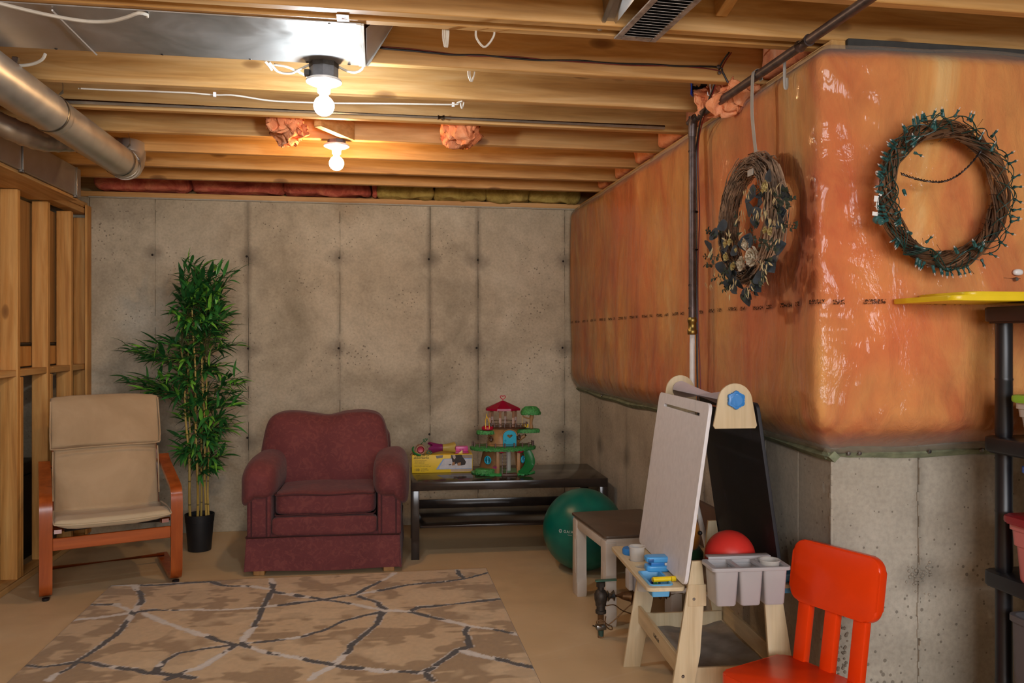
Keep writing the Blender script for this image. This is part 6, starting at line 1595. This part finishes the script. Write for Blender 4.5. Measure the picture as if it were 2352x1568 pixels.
def flat(name, pts, mat, parent, y=F_, th=0.0006):
    bm = BM(); prism(bm, pts, th, TM((0, y, 0), rx=R(90))); return obj(name, bm, mat, parent, smooth=False)
flat('picture_ground', [(0.055, 0.004), (0.198, 0.004), (0.198, 0.026), (0.055, 0.026)], M_BOXT, bx_)
flat('picture_wall', [(0.055, 0.090), (0.198, 0.090), (0.198, 0.116), (0.055, 0.116)], simple('grey_card', '8A7A68', 0.6), bx_)
flat('pad_border', [(-0.042, 0.022), (0.196, 0.022), (0.196, 0.092), (0.006, 0.092)], simple('pale_blue_print', '7E9CC8', 0.6), bx_, -0.0010)
flat('pad_picture', [(-0.026, 0.026), (0.196, 0.026), (0.196, 0.088), (0.012, 0.088)], simple('white_print2', 'B8B6B8', 0.6), bx_, -0.0014)
M_PB = simple('dark_fur_print', '2E241E', 0.7, 0, 0.2); M_PT = simple('tan_fur_print', '9A6E48', 0.7, 0, 0.1)
flat('puppy_body', [(0.060, 0.098), (0.066, 0.070), (0.078, 0.052), (0.095, 0.06), (0.100, 0.050), (0.125, 0.045), (0.15, 0.050), (0.156, 0.068), (0.146, 0.085), (0.135, 0.098), (0.128, 0.116), (0.060, 0.116)], M_PB, bx_, -0.0018)
flat('puppy_chest', [(0.064, 0.116), (0.084, 0.116), (0.088, 0.098), (0.080, 0.086), (0.070, 0.096)], simple('white_fur_print', 'A89C90', 0.7), bx_, -0.0022)
flat('puppy_leg', [(0.066, 0.066), (0.080, 0.070), (0.082, 0.048), (0.062, 0.046)], M_PT, bx_, -0.0022); flat('puppy_leg', [(0.100, 0.064), (0.122, 0.066), (0.120, 0.044), (0.100, 0.044)], M_PT, bx_, -0.0022)
flat('puppy_tail', [(0.040, 0.053), (0.058, 0.056), (0.058, 0.050), (0.044, 0.048)], M_PB, bx_, -0.0018)
flat('tape', [(-0.044, 0.112), (0.004, 0.116), (0.001, 0.098), (-0.038, 0.094)], simple('grey_tape', '6E6A66', 0.5), bx_, -0.0012)
Mt = lambda x, z: TM((x, -0.0013, z), rx=R(90))
M_INK = simple('print_black', '1E1A10', 0.6); M_INKG = simple('print_brown', '6A5A20', 0.6)
text('lettering', 'absorbants', 0.0225, M_INK, bx_, Mt(-0.188, 0.094)); text('lettering', 'Tapis de pr', 0.0225, M_INK, bx_, Mt(-0.188, 0.1105))
text('lettering', '100', 0.027, M_INK, bx_, Mt(-0.184, 0.012), sx=0.85); text('lettering', 'training pads', 0.0085, M_INK, bx_, Mt(-0.142, 0.026)); text('lettering', 'tapis de dressage', 0.0075, M_INKG, bx_, Mt(-0.142, 0.018)); text('lettering', '56 x 56 cm', 0.0065, M_INKG, bx_, Mt(-0.142, 0.010))
for k in range(5):
    text('small_lettering', '\u2022 ' + ('leak-proof backing pads', 'absorbs quickly here', 'odour control layer', 'attracts puppies to pad area', 'plastic lining protects floors well')[k], 0.0080, M_INKG, bx_, Mt(-0.186, 0.080 - k * 0.0095))

zt = TZ0 + BH + 0.001
M_MAG = plastic('magenta_plastic', 'A03078', 0.35); M_MAG2 = plastic('pink_plastic', 'C8468C', 0.35); M_PY = plastic('pale_yellow_plastic', 'D8C060', 0.35); M_TOYG = simple('toy_green', '2E7A38', 0.55, 0, 0.2, 60, 0.4); M_TOYB = plastic('toy_brown', '8A5A34', 0.45); M_TOYR = plastic('toy_red', 'A81030', 0.4); M_TG2 = simple('toy_green_dark', '1F5A2E', 0.5)
g = thing('toy_log', 'hollow brown toy log with red core and green leaf on the yellow box', 'toy', (0.285, 5.45, zt + 0.034))
bm = BM(); lathe(bm, [(0.030, -0.03), (0.032, 0.0), (0.032, 0.05), (0.024, 0.05), (0.022, 0.0)], 14, (0, 0, 0), Matrix.Rotation(R(90), 4, 'X') @ Matrix.Rotation(0, 4, 'Z')); obj('log', bm, M_TOYB, g)
bm = BM(); lathe(bm, [(0.0, 0.03), (0.020, 0.034), (0.0225, 0.03), (0.0225, 0.0)], 12, M=Matrix.Rotation(R(90), 4, 'X')); obj('core', bm, M_TOYR, g)
bm = BM(); tube(bm, spline([(-0.045, -0.03, 0.02), (-0.052, -0.035, 0.0), (-0.04, -0.045, -0.02), (-0.015, -0.055, -0.032), (0.0, -0.055, -0.034)], 5), [0.010] * 21, 8, flat=0.35); obj('leaf', bm, M_TOYG, g)
bm = BM(); tube(bm, spline([(0.0, -0.01, 0.03), (0.015, -0.015, 0.045), (0.03, -0.02, 0.06)], 4), 0.0022, 6)
for (x, z) in ((0.022, 0.062), (0.034, 0.068), (0.040, 0.058), (0.030, 0.050), (0.044, 0.066)): bmesh.ops.create_icosphere(bm, subdivisions=1, radius=0.0065, matrix=Matrix.Translation((x, -0.02, z)) @ Matrix.Diagonal((1, 0.4, 0.8, 1)))
obj('sprig', bm, M_TG2, g)
g = thing('toy_vine', 'green toy vine with berries lying between log and magenta cup', 'toy', (0.343, 5.43, zt + 0.016))
bm = BM(); tube(bm, spline([(-0.02, 0.0, -0.012), (-0.005, 0, 0.008), (0.015, 0.0, 0.012), (0.03, 0, 0.02)], 5), 0.003, 6)
for k in range(12): a = k * 0.9; bmesh.ops.create_icosphere(bm, subdivisions=1, radius=0.0085, matrix=Matrix.Translation((0.014 * math.cos(a), 0.01 * math.sin(a * 2), -0.004 + 0.010 * math.sin(a))) @ Matrix.Diagonal((1, 0.7, 0.6, 1)))
obj('leaf_cluster', bm, simple('grey_green_toy', '4A6A4A', 0.5), g)
def flower(name, label, x, r0, r1, L, mat, scal, cat='toy', n=40):
    g = thing(name, label, cat, (x, 5.455, zt + max(r0, r1) * 0.98))
    bm = BM(); rings = []
    for i in range(10):
        t_ = i / 9; r = r0 + (r1 - r0) * t_ ** 1.6; ring = []
        for j in range(n):
            a = 2 * math.pi * j / n; rr = r * (1 + 0.06 * t_ * math.cos(5 * a)); xx = L * t_ + scal * t_ ** 6 * math.cos(5 * a) * 0.5
            ring.append(bm.verts.new((xx, rr * math.cos(a), rr * math.sin(a))))
        rings.append(ring)
    for a, b in zip(rings, rings[1:]):
        for j in range(n): bm.faces.new((a[j], a[(j + 1) % n], b[(j + 1) % n], b[j]))
    bmesh.ops.solidify(bm, geom=list(bm.faces), thickness=0.002); obj('petal_cup', bm, mat, g); return g
g = flower('toy_flower_cup', 'magenta toy flower cup lying open to the left on the box', 0.425, 0.024, 0.040, 0.082, M_MAG, 0.03); g.rotation_euler = (0, 0, R(180)); g.location.x = 0.432
bm = BM(); lathe(bm, [(0.006, 0.0), (0.006, 0.004)], 10, (0.035, -0.030, 0.012), Matrix.Rotation(R(90), 4, 'X')); obj('round_hole', bm, simple('dark_magenta', '4A1438', 0.5), g)
flower('toy_flower_cup', 'pale yellow flared toy cup lying next to the magenta one', 0.434, 0.024, 0.038, 0.082, M_PY, 0.008)
g = thing('toy_block', 'pink toy block with slots lying beside the pale yellow cup', 'toy', (0.560, 5.46, zt))
bm = BM(); box(bm, -0.042, 0.042, -0.025, 0.025, 0.012, 0.046, 0.003, 2); obj('block', bm, M_MAG2, g); bxo('block_base', -0.046, 0.046, -0.027, 0.027, 0.0, 0.0115, plastic('dark_pink', '9A2058', 0.4), g, 0.002)
for x in (-0.012, 0.008): bxo('slot', x - 0.002, x + 0.002, -0.0262, -0.0245, 0.014, 0.030, simple('slot_pink', '7E1E52', 0.5), g)
g = thing('toy_shard', 'small pale yellow toy wedge on right end of the box', 'toy', (0.552, 5.425, zt)); bm = BM(); prism(bm, [(-0.018, 0), (0.012, 0), (0.012, 0.022), (0.004, 0.02)], 0.006, TM(rx=R(90)), 0.001); obj('wedge', bm, M_PY, g)

# ---- toy treehouse
th = thing('toy_treehouse', 'toy treehouse playset with red roof and green ledges on coffee table', 'toy', (0.822, 5.33, TZ0), R(-3)); th.scale = (1.08, 1, 1)
M_TW = simple('toy_trunk', 'A07648', 0.5, 0, 0.12, 20, 0.3); M_TG = simple('toy_grass', '429048', 0.6, 0, 0.3, 120, 1.0); M_TGL = plastic('toy_light_green', '3E9A50', 0.3); M_TURQ = plastic('turquoise_plastic', '17A0C0', 0.35); M_TBR = plastic('toy_dark_brown', '4A2E1A', 0.45); M_ROOF = plastic('crimson_plastic', 'B8143E', 0.3); M_POSTT = plastic('toy_post_brown', '8A5C34', 0.4); M_YT = plastic('toy_yellow', 'E0B818', 0.35); M_SLIDE = plastic('toy_slide_green', '1F8A44', 0.25)
def blob(name, rx, ry, h, c, mat, n=44, rag=0.006, seed=0, parent=th):
    bm = BM(); rings = []
    for (k, z) in ((0.0, h), (0.6, h * 1.02), (0.93, h * 0.95), (1.0, h * 0.6), (0.98, 0.0), (0.85, -h * 0.15), (0.0, -h * 0.1)):
        ring = []
        for j in range(n):
            a = 2 * math.pi * j / n; e = rag * noise.noise(Vector((math.cos(a) * 6, math.sin(a) * 6, seed))) + (rag * 0.5 if j % 2 else 0) * (k > 0.9)
            ring.append(bm.verts.new((c[0] + (rx + e) * k * math.cos(a), c[1] + (ry + e) * k * math.sin(a), c[2] + z - (rag * 0.8 if (j % 2 and z == 0.0) else 0))))
        rings.append(ring)
    for a, b in zip(rings, rings[1:]):
        for j in range(n): bm.faces.new((a[j], a[(j + 1) % n], b[(j + 1) % n], b[j]))
    bmesh.ops.remove_doubles(bm, verts=bm.verts, dist=1e-5); return obj(name, bm, mat, parent, angle=50)
blob('base_plate', 0.190, 0.130, 0.012, (0, 0, 0.0025), M_TGL, 60, 0.010, 1)
bxo('doorstep', -0.02, 0.075, -0.142, -0.06, 0.0, 0.0145, M_TBR, th, 0.002)
blob('grass_mound', 0.060, 0.05, 0.028, (-0.115, -0.070, 0.014), M_TG, 30, 0.006, 3)
# lower walls
for (a0, a1) in ((150, 252), (300, 375)):
    bm = BM(); n_ = 12; rows = []
    for i in range(n_ + 1):
        a = R(a0 + (a1 - a0) * i / n_); rows.append([bm.verts.new(((0.150 - 0.03 * t_) * math.cos(a), (0.105 - 0.02 * t_) * math.sin(a), 0.014 + 0.145 * t_)) for t_ in (0, 0.33, 0.66, 1)])
    for a, b in zip(rows, rows[1:]):
        for j in range(3): bm.faces.new((a[j], b[j], b[j + 1], a[j + 1]))
    bmesh.ops.solidify(bm, geom=list(bm.faces), thickness=0.008); obj('lower_wall', bm, M_TW, th)
for (x, y) in ((-0.040, -0.098), (0.086, -0.09)): 
    bm = BM(); box(bm, x - 0.010, x + 0.010, y - 0.008, y + 0.008, 0.012, 0.158, 0.003, 2); obj('door_post', bm, M_TW, th)
def disc_window(x, y, z, r, mat, rz, bars=True, name='round_window'):
    bm = BM(); Mx = TM((x, y, z), rx=R(90), rz=rz); pts = [(Mx @ Vector((r * math.cos(R(a)), r * 1.15 * math.sin(R(a)), 0))) for a in range(0, 360, 20)]; tube(bm, pts, 0.0035, 6, closed=True)
    if bars: tube(bm, [Mx @ Vector((-r, 0, 0)), Mx @ Vector((r, 0, 0))], 0.0025, 6); tube(bm, [Mx @ Vector((0, -r, 0)), Mx @ Vector((0, r, 0))], 0.0025, 6)
    o = obj(name, bm, mat, th); bm = BM(); lathe(bm, [(0.0, 0.0), (r, 0.0)], 16, caps=False); bm.transform(Mx @ Matrix.Translation((0, 0, -0.002))); obj('window_back', bm, M_TBR if mat != M_TURQ else plastic('turq_dark', '0E6A80', 0.4), o); return o
disc_window(-0.100, -0.088, 0.098, 0.021, M_TURQ, R(-35)); disc_window(0.113, -0.080, 0.098, 0.019, M_TURQ, R(55))
rose('flower', (-0.060, -0.116, 0.060), 0.016, M_MAG, th, 10, 3)
bm = BM()
for x in (-0.016, 0.010): tube(bm, [(x, -0.122, 0.014), (x + 0.004, -0.095, 0.155)], 0.0025, 6)
for k in range(7): z = 0.026 + k * 0.020; y = -0.122 + 0.027 * (z - 0.014) / 0.14; tube(bm, [(-0.016, y, z), (0.012, y, z)], 0.002, 6)
obj('ladder', bm, M_TBR, th)
for x in (-0.018, 0.092): bm = BM(); lathe(bm, [(0.0, 0.137), (0.024, 0.148), (0.026, 0.156)], 20, (x, -0.09, 0)); obj('red_scallop', bm, M_ROOF, th)
# slide
bm = BM(); rows = []
for i in range(15):
    t_ = i / 14; x = 0.120 + 0.045 * math.sin(t_ * math.pi * 0.9) - 0.02 * t_; y = -0.07 - 0.055 * t_; z = 0.160 * (1 - t_) ** 1.3 + 0.016; w_ = 0.024 + 0.012 * t_
    rows.append([bm.verts.new((x + dx * w_, y, z + dz)) for dx, dz in ((-1, 0.014), (-0.8, 0.0), (0, -0.003), (0.8, 0.0), (1, 0.014))])
for a, b in zip(rows, rows[1:]):
    for j in range(4): bm.faces.new((a[j], b[j], b[j + 1], a[j + 1]))
bmesh.ops.solidify(bm, geom=list(bm.faces), thickness=0.003); obj('slide', bm, M_SLIDE, th)
blob('middle_ledge', 0.200, 0.140, 0.022, (0, 0.0, 0.160), M_TG, 90, 0.006, 5)
# upper trunk
bm = BM(); lathe(bm, [(0.104, 0.180), (0.094, 0.21), (0.090, 0.25), (0.098, 0.285), (0.108, 0.295)], 28, M=Matrix.Diagonal((1, 0.8, 1, 1)))
for v_ in bm.verts: a = math.atan2(v_.co.y, v_.co.x); k = 1 + 0.025 * math.sin(a * 9); v_.co.x *= k; v_.co.y *= k
obj('trunk', bm, M_TW, th)
# turquoise door with arch, heart cut-out and knob
dp = [(-0.040, 0), (0.040, 0), (0.040, 0.065)] + [(0.040 * math.cos(R(a)), 0.065 + 0.038 * math.sin(R(a))) for a in range(10, 171, 16)] + [(-0.040, 0.065)]
hp = [(0.018 * 16 / 16 * math.sin(t) ** 3, 0.066 + 0.0150 * (13 * math.cos(t) - 5 * math.cos(2 * t) - 2 * math.cos(3 * t) - math.cos(4 * t)) / 16) for t in [2 * math.pi * k / 28 for k in range(28)]]
plate('door', dp, [hp], 0.006, M_TURQ, th, TM((0.032, -0.092, 0.186), rx=R(90), rz=R(6)), 0.0008)
dr = [c for c in th.children if c.name.startswith('door') and 'post' not in c.name][0]
bm = BM(); bmesh.ops.create_icosphere(bm, subdivisions=2, radius=0.006, matrix=Matrix.Translation((0.005, -0.099, 0.225))); obj('door_knob', bm, M_TURQ, dr)
bm = BM(); tube(bm, [TM((0.032, -0.090, 0.186), rx=R(90), rz=R(6)) @ Vector((p[0] * 1.12, p[1] * 1.04, 0)) for p in dp[2:]], 0.0035, 6); obj('door_arch', bm, M_TW, th)
disc_window(-0.078, -0.066, 0.232, 0.014, M_TBR, R(-45)); disc_window(0.094, -0.050, 0.238, 0.014, M_TBR, R(55))
# railing
def rail(n_, rx, ry, z, a0, a1, h, cx=0.0, cy=0.0):
    P = []
    for i in range(n_):
        a = R(a0 + (a1 - a0) * i / (n_ - 1)); p = Vector((cx + rx * math.cos(a), cy + ry * math.sin(a), z)); P.append(p)
        bm = BM(); box(bm, p.x - 0.004, p.x + 0.004, p.y - 0.003, p.y + 0.003, z, z + h, 0.001, 1); obj('fence_post', bm, M_TBR, th)
    for k in (0.45, 0.78): bm = BM(); tube(bm, [p + Vector((0, 0, h * k)) for p in P], 0.0016, 5); obj('fence_rail', bm, M_TBR, th)
rail(13, 0.188, 0.128, 0.180, 165, 375, 0.030)
blob('side_ledge', 0.058, 0.05, 0.022, (-0.105, -0.03, 0.264), M_TG, 36, 0.005, 7); blob('side_ledge', 0.075, 0.05, 0.022, (0.150, -0.01, 0.268), M_TG, 40, 0.005, 9)
blob('upper_deck', 0.125, 0.09, 0.012, (0.02, 0.0, 0.296), M_TBR, 40, 0.002, 2)
rail(12, 0.118, 0.085, 0.306, 190, 372, 0.028, 0.03, 0.0)
bm = BM(); tube(bm, spline([(0.14, -0.01, 0.25), (0.10, -0.01, 0.22), (0.09, 0, 0.20)], 4), 0.012, 10); obj('branch_support', bm, M_TW, th)
# red tub swing with yellow frame
bm = BM(); lathe(bm, [(0.0, 0.0), (0.030, 0.0), (0.036, 0.006), (0.036, 0.020), (0.030, 0.024), (0.022, 0.016), (0.0, 0.014)], 28, (-0.098, -0.05, 0.289)); obj('red_tub', bm, M_TOYR, th)
bm = BM(); tube(bm, spline([(-0.112, -0.086, 0.30), (-0.112, -0.075, 0.35), (-0.105, -0.05, 0.375), (-0.103, -0.05, 0.395)], 5), 0.0022, 6); tube(bm, spline([(-0.090, -0.086, 0.30), (-0.092, -0.07, 0.35), (-0.102, -0.05, 0.375)], 5), 0.0022, 6); obj('tub_hanger', bm, M_YT, th)
# pavilion
PC = (0.000, 0.01)
for k in range(6):
    a = R(k * 60 + 15); x, y = PC[0] + 0.085 * math.cos(a), PC[1] + 0.065 * math.sin(a)
    bm = BM(); tube(bm, [(x, y, 0.306), (x, y, 0.418)], [0.0085, 0.0075], 8); obj('pavilion_post', bm, M_POSTT, th)
hexp = [Vector((PC[0] + 0.085 * math.cos(R(k * 60 + 15)), PC[1] + 0.065 * math.sin(R(k * 60 + 15)), 0)) for k in range(6)]
for k in range(6):
    if k == 3: continue
    a, b = hexp[k], hexp[(k + 1) % 6]
    if k in (3, 4): continue
    bm = BM()
    for z in (0.318, 0.340): tube(bm, [a + Vector((0, 0, z)), b + Vector((0, 0, z))], 0.0025, 6)
    for i in range(1, 8): p = a.lerp(b, i / 8); tube(bm, [p + Vector((0, 0, 0.308)), p + Vector((0, 0, 0.34))], 0.0016, 5)
    obj('balustrade', bm, M_POSTT, th)
for k in range(6):
    a, b = hexp[k], hexp[(k + 1) % 6]; bm = BM()
    tube(bm, spline([a + Vector((0, 0, 0.398)), a.lerp(b, 0.25) + Vector((0, 0, 0.412)), a.lerp(b, 0.75) + Vector((0, 0, 0.412)), b + Vector((0, 0, 0.398))], 4), 0.003, 6); obj('arch_bracket', bm, M_POSTT, th)
for k in range(8):   # roof panels
    a0, a1 = R(k * 45 + 22.5), R(k * 45 + 67.5); bm = BM(); v_ = lambda r, a, z: bm.verts.new((PC[0] + r * math.cos(a), PC[1] + r * 0.8 * math.sin(a), z))
    q = [v_(0.112, a0, 0.412), v_(0.112, a1, 0.412), v_(0.110, a1, 0.426), v_(0.110, a0, 0.426), v_(0.004, a0, 0.476), v_(0.004, a1, 0.476)]
    bm.faces.new((q[0], q[1], q[2], q[3])); bm.faces.new((q[3], q[2], q[5], q[4])); bmesh.ops.solidify(bm, geom=list(bm.faces), thickness=0.003); obj('roof_panel', bm, M_ROOF, th, smooth=False)
bm = BM(); tube(bm, [(PC[0] + 1.05 * p[0] * 0.95, PC[1], 0.478 + (p[1] - 0.048)) for p in [(q[0] * 0.9, q[1]) for q in hp]], 0.0028, 6, closed=True); obj('heart_finial', bm, M_ROOF, th)
# little tree and yellow bucket swing
bm = BM(); tube(bm, spline([(0.175, -0.01, 0.285), (0.172, -0.01, 0.33), (0.178, -0.01, 0.385)], 4), [0.011] * 3 + [0.009] * 3 + [0.013] * 3, 10); tube(bm, spline([(0.176, -0.01, 0.355), (0.14, -0.01, 0.362), (0.12, -0.01, 0.375)], 4), 0.005, 8); obj('tree_trunk', bm, M_TW, th)
bm = BM(); rings = []; n_ = 40
for (k, z) in ((0.0, 0.437), (0.55, 0.434), (0.85, 0.418), (1.0, 0.395), (0.95, 0.383), (0.5, 0.388), (0.0, 0.39)):
    rings.append([bm.verts.new((0.170 + (0.063 + 0.004 * noise.noise(Vector((j * 0.9, z * 30, 2)))) * k * math.cos(2 * math.pi * j / n_), -0.01 + 0.05 * k * math.sin(2 * math.pi * j / n_), z + 0.003 * math.sin(j * 2.4))) for j in range(n_)])
for a, b in zip(rings, rings[1:]):
    for j in range(n_): bm.faces.new((a[j], a[(j + 1) % n_], b[(j + 1) % n_], b[j]))
bmesh.ops.remove_doubles(bm, verts=bm.verts, dist=1e-4); obj('tree_crown', bm, M_TG, th, angle=60)
bxo('yellow_bucket', 0.120, 0.154, -0.03, 0.01, 0.300, 0.322, M_YT, th, 0.003)
bm = BM(); tube(bm, [(0.118, -0.01, 0.368), (0.117, -0.01, 0.322)], 0.0012, 5); tube(bm, [(0.152, -0.01, 0.365), (0.153, -0.01, 0.322)], 0.0012, 5); obj('swing_rope', bm, M_YT, th)
bm = BM(); lathe(bm, [(0.014, 0.014), (0.014, 0.155)], 14, (0.035, 0.0, 0)); obj('clear_tube', bm, M_CUP, th)
